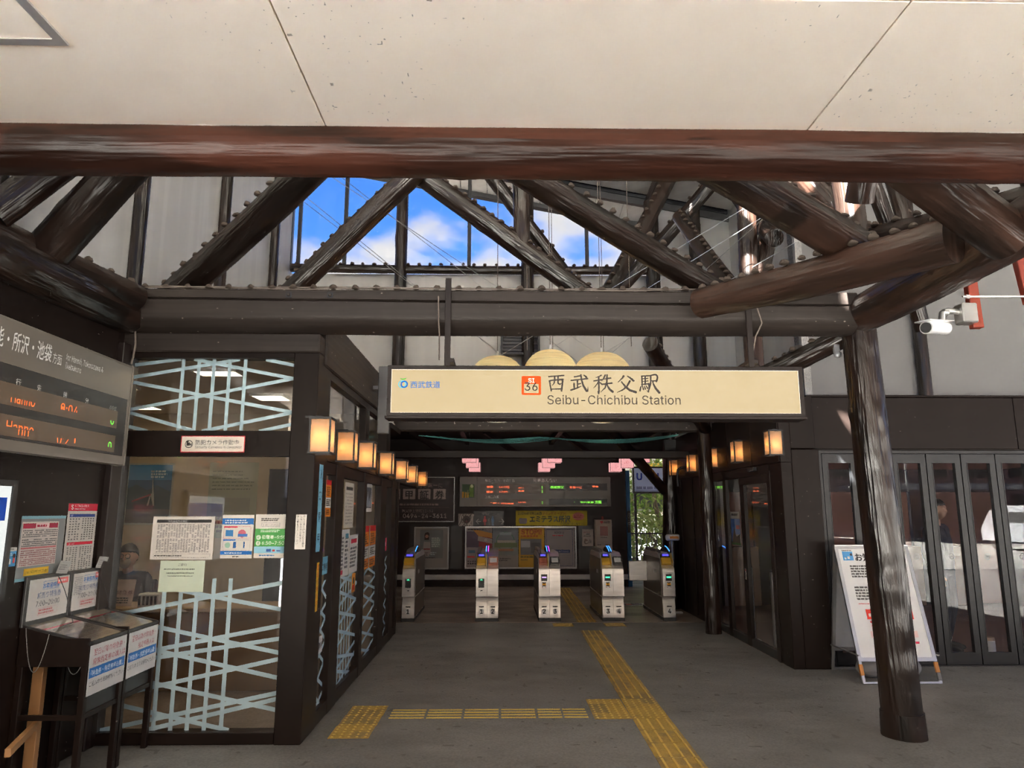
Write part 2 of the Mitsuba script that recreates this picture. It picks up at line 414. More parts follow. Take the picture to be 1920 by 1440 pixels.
# ------------------------------------------------------------------ lettering: packed outlines of the characters used below
GLYPHS = [
    (32,16),
    (33,18,16,25,23,25,26,28,27,31,27,33,24,32,21,30,20,27,20,8,26,64,32,64,31,34,26,34),
    (38,38,68,23,33,24,36,26,39,31,44,29,47,27,52,27,56,28,59,30,62,33,64,39,64,42,63,44,62,47,59,48,57,48,53,45,48,39,43,48,32,49,34,50,39,55,39,54,34,52,28,57,20,51,20,48,24,45,22,40,20,35,20,31,21,27,23,25,26,23,30,17,29,33,29,28,31,26,35,24,40,25,45,28,35,40,30,35,17,32,55,33,50,36,47,42,52,42,57,39,59,36,60,33,58),
    (44,16,8,23,10,26,26,32,26,27,10),
    (45,39,8,30,41,49,41,49,36,30,36),
    (47,22,8,22,14,35,66,40,66,26,14),
    (48,39,44,24,38,24,45,26,53,28,58,31,62,36,64,41,64,45,63,49,61,51,58,54,51,55,46,55,38,53,29,51,25,48,23,45,20,41,20,36,20,33,21,29,25,27,28,39,30,40,31,33,33,28,34,26,37,25,41,24,44,25,46,27,48,30,49,35,49,45,48,53,44,58,41,60,38,60,35,59,34,57,31,53,30,50),
    (49,39,22,27,20,27,25,38,25,38,58,28,51,28,57,37,64,43,64,44,25,53,25,53,20),
    (50,39,52,26,20,26,24,43,43,45,46,47,51,46,56,44,58,42,59,38,59,34,58,32,55,31,51,26,51,27,56,30,61,34,63,37,64,44,63,49,61,52,56,52,54,52,48,47,41,33,25,53,25,53,20),
    (51,39,64,24,28,24,31,29,31,30,28,32,26,35,25,40,24,45,27,47,28,48,31,47,36,45,39,41,41,34,41,34,46,44,59,26,59,26,64,52,64,51,59,39,45,45,44,48,43,52,39,53,34,53,31,51,25,47,22,43,20,35,20,31,21,27,24),
    (52,39,30,24,33,41,63,46,64,30,34,44,34,44,47,49,47,50,34,56,34,55,29,50,29,49,20,44,20,44,29,24,29),
    (53,39,70,27,26,25,31,30,31,31,29,34,26,37,25,40,25,43,26,46,28,48,32,48,36,47,39,45,41,43,43,37,44,31,42,26,42,29,64,51,64,51,59,33,59,32,48,32,46,37,48,43,48,47,47,50,43,53,38,53,32,52,29,50,24,47,22,43,20,35,20,29,23),
    (54,39,44,26,36,27,41,29,45,41,63,42,64,47,64,36,46,42,47,46,46,48,45,52,41,53,36,53,32,52,28,50,24,46,21,41,20,37,20,33,21,29,24,27,27,26,32,31,31,36,32,29,34,26,38,24,41,24,44,26,47,29,48,33,48,36,47,39,44,41,41,43,38,43,35,42,33,39),
    (55,39,14,25,59,25,64,53,64,53,58,34,20,28,20,47,59),
    (56,39,54,25,33,27,39,30,42,33,43,29,46,26,51,27,56,29,60,34,63,38,64,44,64,50,61,52,56,53,51,50,46,46,43,50,41,54,36,54,30,52,25,49,22,45,20,42,20,34,20,31,22,27,25,25,29,31,30,34,31,28,33,26,36,25,41,24,46,26,48,28,49,31,49,33,48,36,45,39,41,40,38,40,34,39,31,37,29,32,54,32,49,35,46,37,45,41,45,44,46,46,48,47,51,47,54,46,57,44,59,38,60,35,59,33,57),
    (57,39,42,26,48,26,54,28,58,30,61,35,64,41,64,44,64,49,61,52,57,53,52,53,48,52,43,48,36,37,20,32,20,31,20,43,38,40,37,37,37,31,39,27,43,31,31,53,32,46,34,43,38,41,41,41,44,43,47,45,48,50,48,53,46,56,44,58,41,60,38,60,35,59,33,57),
    (58,16,16,24,24,26,27,29,27,32,26,32,23,30,20,27,20,25,21,16,24,48,26,51,29,51,32,49,32,46,30,44,27,43,25,45),
    (65,42,16,22,20,37,64,44,64,60,20,54,20,50,32,32,32,27,20,9,40,58,34,37,48,37,41,58),
    (67,44,76,24,39,24,47,26,53,30,59,36,63,41,64,45,64,49,63,54,61,59,55,60,50,55,50,53,54,50,57,45,59,40,59,36,58,32,54,29,47,29,41,30,35,32,30,37,26,41,25,48,26,52,29,55,34,60,34,59,30,57,27,55,24,51,21,47,20,41,20,33,22,29,25,27,29,25,34),
    (68,43,26,25,64,42,64,46,63,52,60,57,55,59,47,59,37,57,30,55,27,51,23,47,21,41,20,25,20,23,31,25,41,25,45,26,50,29,53,33,54,41,53,49,51,54,46,58,41,59,31,59),
    (69,36,24,25,64,52,64,52,59,31,59,31,45,50,44,50,40,31,39,31,25,52,25,52,20,25,20),
    (71,44,86,24,39,24,47,25,53,29,58,35,63,41,64,45,64,50,63,55,60,59,54,60,50,55,50,52,55,49,58,46,59,41,59,37,58,34,56,30,49,29,41,30,33,32,30,35,27,40,25,45,25,50,26,53,29,55,33,55,37,44,37,44,42,61,42,61,34,59,30,57,26,54,23,50,21,45,20,41,20,36,21,32,23,27,28,25,34),
    (72,44,24,25,64,31,64,31,45,54,45,54,64,59,64,59,20,54,20,54,40,31,40,31,20,25,20),
    (73,26,24,23,20,23,25,30,25,30,59,23,59,23,64,44,64,44,59,36,59,36,25,44,25,44,20),
    (75,40,24,25,64,31,64,31,41,51,64,58,64,41,45,58,20,52,20,37,41,31,34,31,20,25,20),
    (76,34,12,25,64,31,64,31,25,51,25,51,20,25,20),
    (78,45,22,25,64,32,64,54,28,54,64,60,64,60,20,53,20,53,21,31,56,31,20,25,20),
    (79,46,40,24,39,24,48,26,55,31,61,38,64,45,64,53,62,58,57,61,50,62,45,62,39,60,31,55,24,53,22,48,20,39,20,36,21,32,23,28,27,26,31,37,29,40,30,33,32,30,35,27,41,25,45,25,48,26,53,30,56,36,57,43,55,51,53,54,48,58,45,59,38,58,35,57,31,53,29,47),
    (80,38,30,25,64,43,64,47,63,51,60,53,58,55,52,55,48,54,44,53,41,50,38,47,37,43,36,31,36,31,20,25,20,21,31,41,42,41,46,42,48,45,49,48,49,51,48,55,45,58,43,58,31,59),
    (82,38,32,25,64,44,63,49,62,53,58,55,52,54,46,53,42,50,40,47,38,47,37,57,20,50,20,41,37,31,37,31,20,25,20,21,31,42,42,42,47,44,48,46,49,49,49,52,48,55,46,57,43,58,31,59),
    (83,39,88,24,28,24,31,29,31,30,29,32,26,38,24,44,25,49,28,50,31,49,35,46,38,34,41,28,45,25,49,25,54,27,59,31,62,35,64,44,64,50,61,54,57,54,53,49,53,48,56,46,58,43,59,38,60,33,57,31,55,30,52,31,49,34,47,48,42,53,38,55,35,55,30,54,27,52,24,50,22,45,20,42,19,34,20,30,22,26,25),
    (84,38,16,23,64,56,64,56,59,42,59,42,20,37,20,36,59,23,59),
    (85,44,44,25,64,31,64,31,34,32,31,33,28,35,26,39,25,44,24,50,27,53,31,54,34,54,64,59,64,59,33,57,27,53,22,46,20,38,20,33,21,31,23,27,27,25,33),
    (89,40,18,22,64,28,64,40,43,53,64,59,64,43,38,43,20,38,20,37,38),
    (97,34,64,23,28,23,33,25,35,27,37,33,39,42,40,43,40,44,42,44,44,42,47,39,48,33,48,31,47,29,44,24,45,25,48,27,50,31,52,39,53,44,52,47,49,48,47,49,44,49,20,44,20,44,24,41,21,39,20,36,19,31,20,28,21,25,23,23,28,28,29,26,31,25,37,24,39,25,41,26,43,29,44,31,44,36,31,33,29,31),
    (98,37,40,25,64,30,64,30,48,33,51,35,52,42,53,45,52,48,51,52,45,54,40,54,33,53,29,50,24,45,20,42,19,36,20,33,22,30,25,30,20,25,20,35,30,38,31,30,33,27,35,25,38,24,41,24,45,26,47,29,48,34,48,40,46,45,44,47,41,48,38,48,34,47,32,45,31,42),
    (99,34,68,23,34,23,40,25,45,29,50,32,52,36,53,40,53,44,52,47,50,51,45,51,44,46,43,45,45,42,47,39,48,36,48,33,47,31,45,29,41,28,35,29,31,31,27,33,25,36,24,40,24,44,26,46,30,51,29,49,24,44,21,40,19,36,19,30,21,25,26),
    (100,37,38,23,34,24,43,27,49,32,52,39,53,43,51,47,48,47,64,52,64,52,20,47,20,47,25,43,21,41,20,35,19,32,20,29,22,26,26,24,29,29,28,38,29,30,33,25,36,24,42,25,45,28,47,33,47,40,45,45,43,47,40,48,36,48,33,47,30,43),
    (101,35,56,23,34,23,40,25,46,28,49,33,52,39,53,43,52,47,50,50,45,52,39,52,35,28,34,29,31,30,28,33,26,35,24,40,24,43,25,45,27,46,29,51,28,50,24,46,21,40,19,36,19,31,21,28,23,25,26,21,28,39,46,39,46,40,45,45,43,47,40,48,36,48,33,47,31,45,29,42),
    (102,22,36,21,48,21,53,27,53,27,60,30,64,35,66,41,65,40,60,35,60,33,59,32,57,32,53,40,53,40,48,32,48,32,20,27,20,27,48),
    (103,37,68,23,34,23,39,24,44,27,49,30,51,35,53,40,53,43,51,47,48,47,53,52,53,52,17,50,12,46,9,40,7,33,8,28,10,25,12,25,14,29,16,31,14,34,12,40,12,44,13,46,15,47,18,47,26,43,22,40,21,35,21,32,21,29,23,26,25,24,29,31,28,38,29,31,33,27,36,25,41,26,44,28,46,32,47,39,46,43,44,46,42,48,39,48,34,48,31,46,29,43),
    (104,36,38,25,64,30,64,30,48,33,51,38,53,45,52,47,51,49,49,51,43,51,20,46,20,45,43,43,47,40,48,34,48,31,44,30,41,30,20,25,20),
    (105,14,16,24,61,24,64,27,65,29,65,31,63,30,60,28,58,25,59,8,25,53,30,53,30,20,25,20),
    (106,14,16,24,61,24,64,27,65,29,65,31,63,30,60,28,58,25,59,18,19,12,23,13,25,16,25,53,30,53,30,14,27,10,22,8,19,8),
    (107,33,24,25,64,30,64,30,38,45,53,51,53,38,38,52,20,46,20,34,35,30,32,30,20,25,20),
    (108,17,24,25,64,30,64,30,28,31,25,32,25,35,25,36,21,35,20,31,20,28,21,26,22,25,26),
    (109,53,68,25,53,30,53,30,48,34,52,38,53,41,53,44,52,46,50,47,47,51,51,55,53,61,53,65,51,67,49,68,45,68,20,63,20,63,44,61,47,58,49,55,49,52,48,50,46,49,44,49,20,44,20,44,44,42,47,39,49,34,48,31,44,30,42,30,20,25,20),
    (110,36,38,25,53,30,53,30,48,33,51,38,53,45,52,48,50,50,47,51,43,51,20,46,20,45,43,43,47,40,48,34,48,31,44,30,41,30,20,25,20),
    (111,36,32,23,34,23,40,25,46,29,50,34,53,40,53,46,51,50,47,52,42,53,33,51,28,47,23,42,20,36,19,29,22,25,26,31,29,39,29,30,33,26,36,24,41,25,45,28,47,31,48,38,46,42,45,45,41,48,39,48,34,48,31,45,30,43),
    (112,37,40,25,53,30,53,30,48,33,51,36,53,42,53,45,52,48,51,51,47,54,40,54,33,53,29,50,24,46,21,42,19,37,20,33,22,30,25,30,8,25,8,33,30,34,32,29,35,25,38,24,41,24,44,25,47,28,48,34,48,40,46,45,44,47,41,48,38,48,34,47,32,45,31,41),
    (113,37,42,23,34,23,39,24,44,27,49,30,51,35,53,40,53,43,51,47,48,47,53,52,53,52,8,47,8,47,25,43,21,41,20,39,19,32,20,29,22,26,26,24,29,33,28,38,29,30,33,26,36,24,39,24,42,25,45,28,46,32,47,39,45,44,43,47,40,48,36,48,34,48,31,46,30,43),
    (114,23,28,25,53,30,53,30,48,32,50,35,52,37,53,41,53,41,48,35,48,31,45,31,43,30,41,30,20,25,20),
    (115,32,78,23,28,24,28,28,29,29,28,31,25,34,24,39,24,42,26,43,29,41,32,30,36,26,38,25,41,24,45,26,49,28,51,32,53,38,53,44,51,47,48,48,45,44,44,40,48,35,49,32,47,30,46,30,44,30,42,32,41,44,37,47,34,49,31,49,28,47,24,44,21,41,20,32,20,26,22,24,25),
    (116,20,38,21,48,21,53,25,53,26,61,31,61,31,53,37,53,37,48,31,48,31,28,32,25,33,25,37,24,38,20,31,20,28,21,27,23,26,26,25,48),
    (117,36,38,25,53,30,53,30,31,31,27,35,25,39,24,43,26,45,30,46,53,51,53,51,20,46,20,46,25,42,21,38,20,31,20,27,23,26,26,25,30),
    (118,34,14,22,53,27,53,37,26,46,53,52,53,40,20,34,20),
    (119,49,30,22,53,28,53,35,26,42,53,47,53,54,27,61,52,62,53,67,53,57,20,52,20,45,46,37,21,37,20,32,20),
    (120,33,24,22,20,33,37,23,53,29,53,36,40,44,53,50,53,40,36,51,20,45,20,36,33,28,20),
    (121,34,30,34,20,22,53,27,53,37,26,46,53,52,53,38,15,36,12,34,9,30,8,24,8,25,12,29,12,30,13,33,16),
    (122,33,20,24,24,42,48,25,48,25,53,49,53,49,49,31,25,49,25,49,20,24,20),
    (126,39,40,24,35,27,40,28,42,32,43,36,42,45,37,47,37,49,38,50,42,54,42,54,38,52,35,50,33,47,32,43,32,34,38,32,38,30,37,29,33,25,33),
    (333,36,32,23,34,23,40,25,46,29,50,34,53,40,53,46,51,50,47,52,42,53,33,51,28,47,23,42,20,36,19,29,22,25,26,31,29,39,29,30,33,26,36,24,41,25,45,28,47,31,48,38,46,42,45,45,41,48,39,48,34,48,31,45,30,43,8,30,64,46,64,46,60,30,60),
    (12300,60,12,59,71,78,71,78,67,64,66,63,32,59,32),
    (12301,60,12,22,19,36,19,37,54,41,54,41,15,22,15),
    (12354,60,88,27,26,27,32,30,37,35,43,41,47,42,55,29,57,29,61,43,60,43,68,48,68,47,60,68,63,68,58,47,56,46,49,58,50,59,54,63,53,63,49,68,47,71,45,74,39,74,33,72,26,68,22,63,19,55,17,52,21,62,24,67,28,69,31,70,36,68,40,65,44,61,46,55,35,48,26,49,21,45,20,44,23,38,21,32,20,29,22,11,46,44,47,31,53,39,57,46,50,46,19,31,28,33,25,35,25,39,26,43,28,41,42,38,40,33,35,32,31),
    (12356,60,16,60,58,65,60,67,56,73,43,75,30,70,29,66,46,64,52,34,28,62,33,62,34,39,36,31,38,27,41,25,43,26,46,30,49,37,53,33,48,24,43,20,40,19,37,21,34,24,31,29,29,41),
    (12358,60,42,32,44,30,49,48,53,55,53,61,52,66,48,68,44,68,37,67,32,64,28,57,22,49,19,41,17,39,21,52,25,60,31,63,37,63,43,60,47,55,48,44,47,8,37,63,38,67,63,64,63,60),
    (12360,60,48,27,21,54,48,31,46,31,51,44,52,60,53,61,53,63,50,50,37,53,36,55,34,58,25,60,23,67,22,74,23,74,18,66,18,58,18,54,22,51,31,50,33,47,33,40,27,32,18,8,38,63,39,67,62,64,62,60),
    (12362,60,8,61,58,63,61,77,52,74,49,84,26,27,27,30,28,33,33,37,39,41,39,52,27,53,27,57,39,57,39,68,45,68,44,57,56,60,56,59,56,55,44,53,44,43,53,45,63,44,67,42,70,39,72,35,72,30,70,25,65,21,58,19,52,18,50,23,60,24,66,28,67,32,67,36,65,38,61,40,52,40,44,38,44,23,43,20,41,18,37,18,32,20,28,23,15,31,27,33,25,35,24,38,23,39,24,39,36,32,31),
    (12363,60,14,63,58,66,60,68,59,74,48,77,39,73,37,70,46,58,25,49,25,54,39,54,41,67,46,67,44,55,53,55,56,54,59,52,60,48,60,41,59,30,55,21,50,18,41,19,41,24,49,23,52,25,55,34,56,47,55,49,51,51,46,51,43,50,38,34,31,18,26,20,32,33,38,50),
    (12364,60,8,70,69,73,71,78,63,75,61,12,62,58,66,60,74,46,77,38,72,36,68,48,8,64,67,67,68,72,60,69,59,64,24,53,38,54,40,67,45,67,43,55,52,55,55,54,58,52,59,48,60,41,58,29,57,24,53,19,50,18,41,19,40,22,40,24,45,23,49,23,53,27,55,36,55,46,53,50,50,51,42,50,37,34,31,20,30,18,25,20,32,34,37,50,24,48),
    (12365,60,52,30,49,39,48,54,49,52,56,31,57,31,59,31,61,50,61,49,67,53,68,55,61,67,63,68,59,56,57,59,49,71,51,72,47,61,45,67,35,65,32,64,31,52,33,52,37,61,36,56,44,30,44,30,31,27,32,31,34,37,38,36,36,31,36,28,38,24,41,23,47,22,64,23,64,18,54,17,40,18,35,21,33,23),
    (12367,60,24,32,42,33,46,37,49,51,61,58,68,62,64,40,46,38,43,63,20,59,16,50,25,35,38),
    (12371,60,30,31,28,32,38,36,38,35,30,36,28,39,25,44,24,55,23,70,25,70,21,57,18,45,19,40,20,36,21,32,24,14,34,57,34,62,44,61,66,62,66,57,65,57,43,56),
    (12372,60,8,70,69,73,70,78,62,75,61,8,64,67,67,68,71,60,68,59,28,29,28,31,38,35,37,34,29,35,27,38,25,45,23,55,23,69,25,69,20,54,18,41,18,33,21,31,24,10,33,57,33,61,42,61,65,61,64,57),
    (12373,60,34,30,53,30,58,53,57,50,67,51,67,55,68,58,58,71,60,72,56,60,53,63,45,68,38,66,35,52,36,52,40,62,39,55,53,30,31,28,31,32,34,40,38,39,36,32,36,28,38,25,47,22,58,22,65,23,65,19,57,18,41,18,35,21,33,24),
    (12374,60,8,70,70,73,72,78,64,75,62,44,29,53,29,57,39,56,52,57,49,67,54,67,57,57,68,59,63,68,66,69,71,61,70,60,71,59,71,55,59,53,62,45,68,37,66,34,51,36,52,40,61,39,54,52,30,31,28,31,34,33,39,38,38,36,34,35,29,38,24,47,22,58,22,65,23,65,18,56,17,45,17,40,18,33,22),
    (12375,60,34,34,28,35,67,40,67,39,28,41,25,43,23,47,22,56,23,64,27,70,34,74,30,68,24,60,19,50,17,43,18,39,20,35,24),
    (12377,60,56,26,55,26,59,53,60,52,67,57,67,57,60,76,60,76,56,57,56,57,46,59,40,58,30,52,22,42,17,41,17,38,21,47,24,51,28,53,31,48,30,42,32,39,37,39,43,40,46,45,49,47,50,53,50,53,55,21,43,38,45,35,48,34,51,34,54,37,54,43,51,46,47,46,44,44,43,41),
    (12379,60,64,23,45,23,50,36,51,36,64,40,64,40,52,59,53,59,66,64,66,64,54,75,54,75,50,64,49,63,37,62,35,60,33,50,34,51,38,58,38,59,38,59,49,41,47,41,28,43,25,48,24,69,25,69,20,46,19,39,21,37,23,36,27,36,46),
    (12384,60,8,69,65,72,67,77,59,74,57,22,46,29,47,34,51,33,51,28,53,24,59,22,73,23,72,19,58,18,52,19,47,23,10,50,48,71,48,72,44,65,44,51,44,8,62,63,65,64,70,56,67,55,28,25,52,24,57,38,57,39,67,45,66,43,57,54,59,54,54,42,52,37,34,30,17,25,19,31,31,37,52),
    (12385,60,70,27,55,27,59,39,58,40,67,45,67,44,59,67,61,67,57,66,57,43,54,39,40,44,43,53,45,60,45,66,43,69,39,71,35,71,30,69,25,65,21,58,19,51,18,40,18,39,23,52,22,62,26,66,30,65,36,61,40,53,41,43,38,40,36,36,31,32,32,38,54),
    (12388,60,48,25,51,46,58,54,59,62,58,68,56,72,51,74,47,74,39,71,32,63,26,54,23,42,21,40,26,49,27,58,29,63,32,67,35,69,41,69,45,68,49,64,52,58,54,45,53,27,46),
    (12390,60,44,26,55,25,60,73,64,73,59,61,58,55,54,50,49,48,41,48,35,51,30,57,25,68,23,66,18,58,19,53,22,47,26,44,31,42,38,44,47,47,52,53,58,27,55),
    (12391,60,8,68,52,71,53,75,45,73,44,44,25,54,25,59,72,63,72,59,60,57,54,53,49,46,47,40,48,34,50,30,56,25,61,24,68,23,66,18,59,19,51,22,46,26,43,31,42,40,44,46,48,53,53,58,8,61,50,64,51,69,43,66,42),
    (12392,60,46,32,30,32,33,34,38,42,46,34,65,38,67,46,49,66,60,67,59,68,56,52,47,42,41,39,36,37,30,40,26,46,23,59,23,70,25,70,20,58,18,47,18,42,19,35,23),
    (12394,60,10,60,56,62,59,73,53,76,51,73,48,38,39,25,40,29,44,33,49,34,57,34,57,49,61,49,62,33,68,29,74,25,71,21,62,28,62,24,60,20,57,18,53,17,47,17,43,19,40,22,19,44,25,46,22,48,21,55,22,57,24,57,30,53,31,47,30,44,28,28,26,31,33,42,38,53,26,54,26,58,40,58,42,68,47,68,45,59,54,60,54,56,44,54,36,37,30,29),
    (12395,60,24,44,29,45,36,50,36,49,30,51,26,56,25,63,25,74,26,74,22,64,20,51,21,46,25,12,47,56,47,60,56,60,72,60,72,56,71,56,24,28,31,28,45,31,65,36,65,32,44,32,30,36,38,38,37,38,36,34,24,33,18,30,18),
    (12398,60,62,25,37,26,45,31,54,38,60,46,63,57,63,65,59,71,53,74,45,74,34,70,28,64,22,54,18,52,18,49,22,55,23,61,26,66,30,69,37,69,44,68,48,66,52,62,56,54,59,51,47,48,36,44,28,40,24,35,23,30,25,27,31,19,31,43,31,32,34,29,37,28,40,30,45,43,48,58,41,56,35,51),
    (12399,60,52,42,28,44,31,47,34,53,36,60,35,60,51,44,51,44,55,60,55,60,66,65,66,65,56,75,57,75,52,65,51,65,34,72,30,77,26,74,22,65,29,65,24,62,20,58,18,52,18,48,19,44,22,19,47,26,48,24,50,23,57,23,60,25,60,31,56,32,50,31,47,29,22,27,42,30,66,35,66,32,44,32,30,35,38,38,36,32,18,29,18,29,20,27,31),
    (12400,60,8,72,68,75,69,78,61,75,60,52,41,25,42,30,46,33,51,35,59,35,58,50,43,50,43,55,58,54,58,65,63,65,63,55,73,56,73,51,63,50,64,33,71,29,75,25,73,21,64,28,62,21,60,19,55,17,49,18,45,19,42,22,17,46,29,46,24,49,22,56,22,58,24,59,30,55,31,50,31,8,66,66,69,67,72,59,69,58,24,26,40,29,65,34,65,30,42,30,29,34,37,36,35,32,22,32,17,28,17,27,18,26,31),
    (12414,60,76,31,24,32,30,36,33,41,35,50,35,49,43,31,44,31,46,31,48,49,47,49,55,32,57,32,61,49,60,49,68,54,68,54,60,70,61,70,57,54,56,54,48,71,49,70,45,54,43,55,34,63,30,71,25,72,24,69,20,62,26,56,29,55,29,54,22,51,19,48,17,42,17,36,18,33,21,15,36,28,36,24,38,22,46,22,50,24,50,31,40,31),
    (12417,60,88,25,30,25,35,27,41,30,47,34,51,31,62,35,64,36,64,38,54,39,54,46,57,54,58,55,67,60,66,58,58,63,56,67,54,71,50,73,46,74,35,72,28,66,22,58,18,53,17,50,21,58,23,64,27,67,30,70,36,69,41,68,46,65,50,60,53,57,53,52,40,49,34,52,29,49,26,48,26,45,29,39,24,36,22,32,22,27,25,11,40,49,46,37,52,54,44,52,40,50,19,30,31,32,27,35,27,38,28,42,33,36,46,33,44,31,39,30,35),
    (12418,60,82,26,40,26,44,39,42,40,52,27,55,27,59,40,57,41,67,46,67,45,57,57,57,57,53,45,52,43,42,57,42,57,39,56,38,43,37,42,30,44,26,46,23,50,22,57,22,63,25,67,29,67,34,66,38,61,44,65,45,67,44,71,38,72,33,72,29,69,23,64,19,57,17,47,18,43,20,39,25,38,28,38,37),
    (12424,60,46,28,26,29,31,32,34,38,36,48,36,47,67,52,67,52,55,70,56,70,52,52,50,53,35,62,31,71,25,68,20,60,27,53,30,53,25,51,21,46,17,39,17,33,18,29,21,15,33,29,33,24,36,22,44,22,48,25,48,32,38,32),
    (12425,60,56,31,32,34,57,39,56,36,40,41,42,48,45,58,46,62,45,67,43,70,39,71,36,70,28,66,23,61,20,50,18,39,18,38,23,50,22,61,25,64,29,66,32,65,37,63,40,58,42,49,42,41,38,37,34,35,31,10,39,63,40,67,41,67,63,62,62,58),
    (12426,60,64,34,33,33,50,35,67,40,67,38,52,44,60,48,63,52,64,58,64,62,61,64,58,67,49,67,37,64,29,57,22,51,19,43,17,42,17,40,21,54,26,59,30,61,35,62,40,62,49,60,56,57,59,54,60,51,60,48,58,44,54,38,44,38,34),
    (12434,60,86,26,38,33,46,39,55,28,56,27,61,41,60,43,68,47,67,46,61,64,62,64,58,44,56,39,47,45,49,50,49,53,47,56,44,71,51,73,47,72,46,56,39,55,28,51,28,51,37,45,33,42,28,42,24,47,22,57,22,69,23,69,18,47,17,42,19,38,21,37,26,39,32,43,37,51,42,50,43,48,45,43,45,38,43,30,35),
    (12435,60,58,25,20,32,37,48,67,53,64,40,43,45,45,50,45,54,42,55,40,56,27,57,25,59,23,63,23,68,27,71,31,73,37,77,34,73,26,69,21,63,18,57,18,53,20,51,24,50,39,48,41,44,41,41,39,36,33,30,18),
    (12456,60,24,25,22,25,28,47,27,47,55,29,55,29,60,72,60,72,55,52,55,52,28,75,28,75,22),
    (12458,60,48,25,28,40,38,48,45,52,51,28,51,28,56,55,56,54,67,59,67,60,56,74,56,74,52,60,51,60,22,58,19,45,19,45,20,45,23,54,23,55,24,55,46,44,36,32,27,29,25),
    (12459,60,56,27,22,35,28,39,34,43,43,44,50,44,51,28,51,28,56,45,56,45,67,50,67,50,56,68,56,71,55,69,31,68,24,66,21,62,19,51,20,51,24,61,24,63,25,65,37,66,52,49,51,46,38,40,26,31,18),
    (12463,60,44,26,43,33,48,39,55,44,63,47,68,52,67,48,59,69,60,72,57,67,44,58,31,48,23,37,17,32,21,46,27,56,36,61,43,65,55,45,55,36,45,31,41,30,40),
    (12464,60,8,70,69,72,70,77,62,74,61,8,63,67,66,68,71,60,68,59,44,24,42,31,47,36,53,41,60,44,67,50,65,46,58,66,58,70,56,65,43,58,32,48,23,34,16,30,20,43,26,53,35,58,42,63,54,43,54,34,44,28,39,27,39),
    (12473,60,42,26,22,36,28,45,35,54,44,60,56,60,57,31,57,31,62,65,62,68,60,62,48,57,40,69,28,74,22,73,21,70,18,63,26,53,36,43,26,34,21,30,19),
    (12479,60,56,26,43,32,48,39,55,44,63,47,69,52,67,49,60,69,61,72,58,68,47,62,37,68,31,65,28,65,27,58,32,49,24,36,17,31,21,44,27,54,35,42,44,45,47,58,40,63,49,65,56,45,56,40,49,30,40),
    (12486,60,28,26,44,26,49,75,49,75,44,54,44,53,35,50,28,45,21,39,17,34,20,41,25,46,30,48,37,49,44,8,33,60,33,64,68,64,68,60),
    (12489,60,8,64,64,67,66,72,57,69,56,18,38,66,44,66,44,50,69,40,67,35,57,39,43,44,44,18,38,18,8,56,61,59,63,65,54,61,53),
    (12500,60,16,63,61,64,66,68,69,73,68,76,63,75,58,71,55,66,56,17,66,61,67,59,70,58,73,60,73,63,72,65,69,66,66,64,36,32,25,31,65,37,65,37,47,54,52,65,56,66,52,55,47,37,42,37,27,39,24,45,23,60,24,69,25,69,20,44,19,38,19,33,22),
    (12501,60,26,29,57,29,62,68,62,71,60,67,45,62,35,51,25,38,19,34,23,46,28,56,35,62,45,65,57),
    (12503,60,42,28,56,28,61,66,61,66,66,69,69,71,70,76,69,79,64,79,62,77,58,73,56,70,56,65,42,59,32,50,23,38,18,33,22,44,26,55,35,61,44,64,56,17,68,62,70,60,73,59,76,61,76,64,74,67,71,67,69,66),
    (12505,60,22,23,36,41,55,45,57,48,56,56,48,76,26,72,22,55,41,45,51,42,49,28,31,8,66,62,69,64,75,54,72,53,8,58,59,61,61,67,51,64,50),
    (12511,60,14,36,61,37,65,57,62,69,58,67,54,66,54,51,58,16,30,28,31,32,33,32,55,27,65,24,67,23,65,19,52,23,14,33,45,34,49,36,49,57,45,65,42,63,38,47,42),
    (12513,60,36,27,22,40,30,50,40,34,53,36,56,37,56,54,45,60,55,63,65,68,64,64,52,58,41,72,28,69,24,54,37,44,27,33,19,31,18),
    (12521,60,26,29,46,29,51,69,51,72,49,69,39,64,31,55,23,42,18,38,22,49,25,57,31,63,38,66,46,8,34,60,34,65,68,65,68,60),
    (12524,60,28,33,22,34,24,34,64,39,64,39,25,48,28,58,33,66,39,72,45,74,42,71,38,65,32,52,25,37,19),
    (12531,60,24,29,24,42,27,54,33,65,43,73,54,75,50,74,47,68,39,58,30,46,23,33,19,32,19,8,30,60,34,64,49,51,45,48),
    (12539,60,16,44,41,45,46,49,49,53,48,56,44,55,39,52,37,47,37),
    (12540,60,8,26,46,74,46,74,40,26,40),
    (19968,60,8,23,46,77,46,77,41,23,41),
    (19977,60,8,24,24,76,24,76,20,24,20,8,28,64,73,64,73,60,28,60,8,31,45,68,45,68,41,31,41),
    (19978,60,24,23,18,23,22,45,23,46,69,50,69,50,51,73,51,73,47,50,46,50,23,77,22,77,18),
    (19979,60,28,23,62,23,66,77,66,77,62,51,61,51,51,60,47,73,39,70,35,63,40,51,47,51,15,47,15,46,61),
    (20013,60,32,26,59,47,60,48,70,52,70,52,60,74,60,74,31,70,31,69,35,52,35,52,15,48,15,47,35,30,35,30,31,26,31,9,52,39,69,39,69,55,52,55,9,30,39,47,39,47,55,30,55),
    (20197,60,28,41,19,51,25,58,32,63,46,66,68,70,68,68,49,64,34,78,18,74,16,62,30,56,23,47,16,44,15,8,43,63,46,65,55,51,51,49,16,26,25,29,29,30,66,34,66,35,30,48,36,49,32,29,21),
    (20241,60,46,36,26,45,36,53,50,38,51,38,55,55,55,55,69,60,69,60,55,77,55,77,51,63,51,70,36,79,26,75,23,67,33,60,46,60,15,55,15,55,45,49,34,42,25,40,23,18,21,46,31,57,38,70,42,69,36,56,35,15,31,15,31,49,24,42),
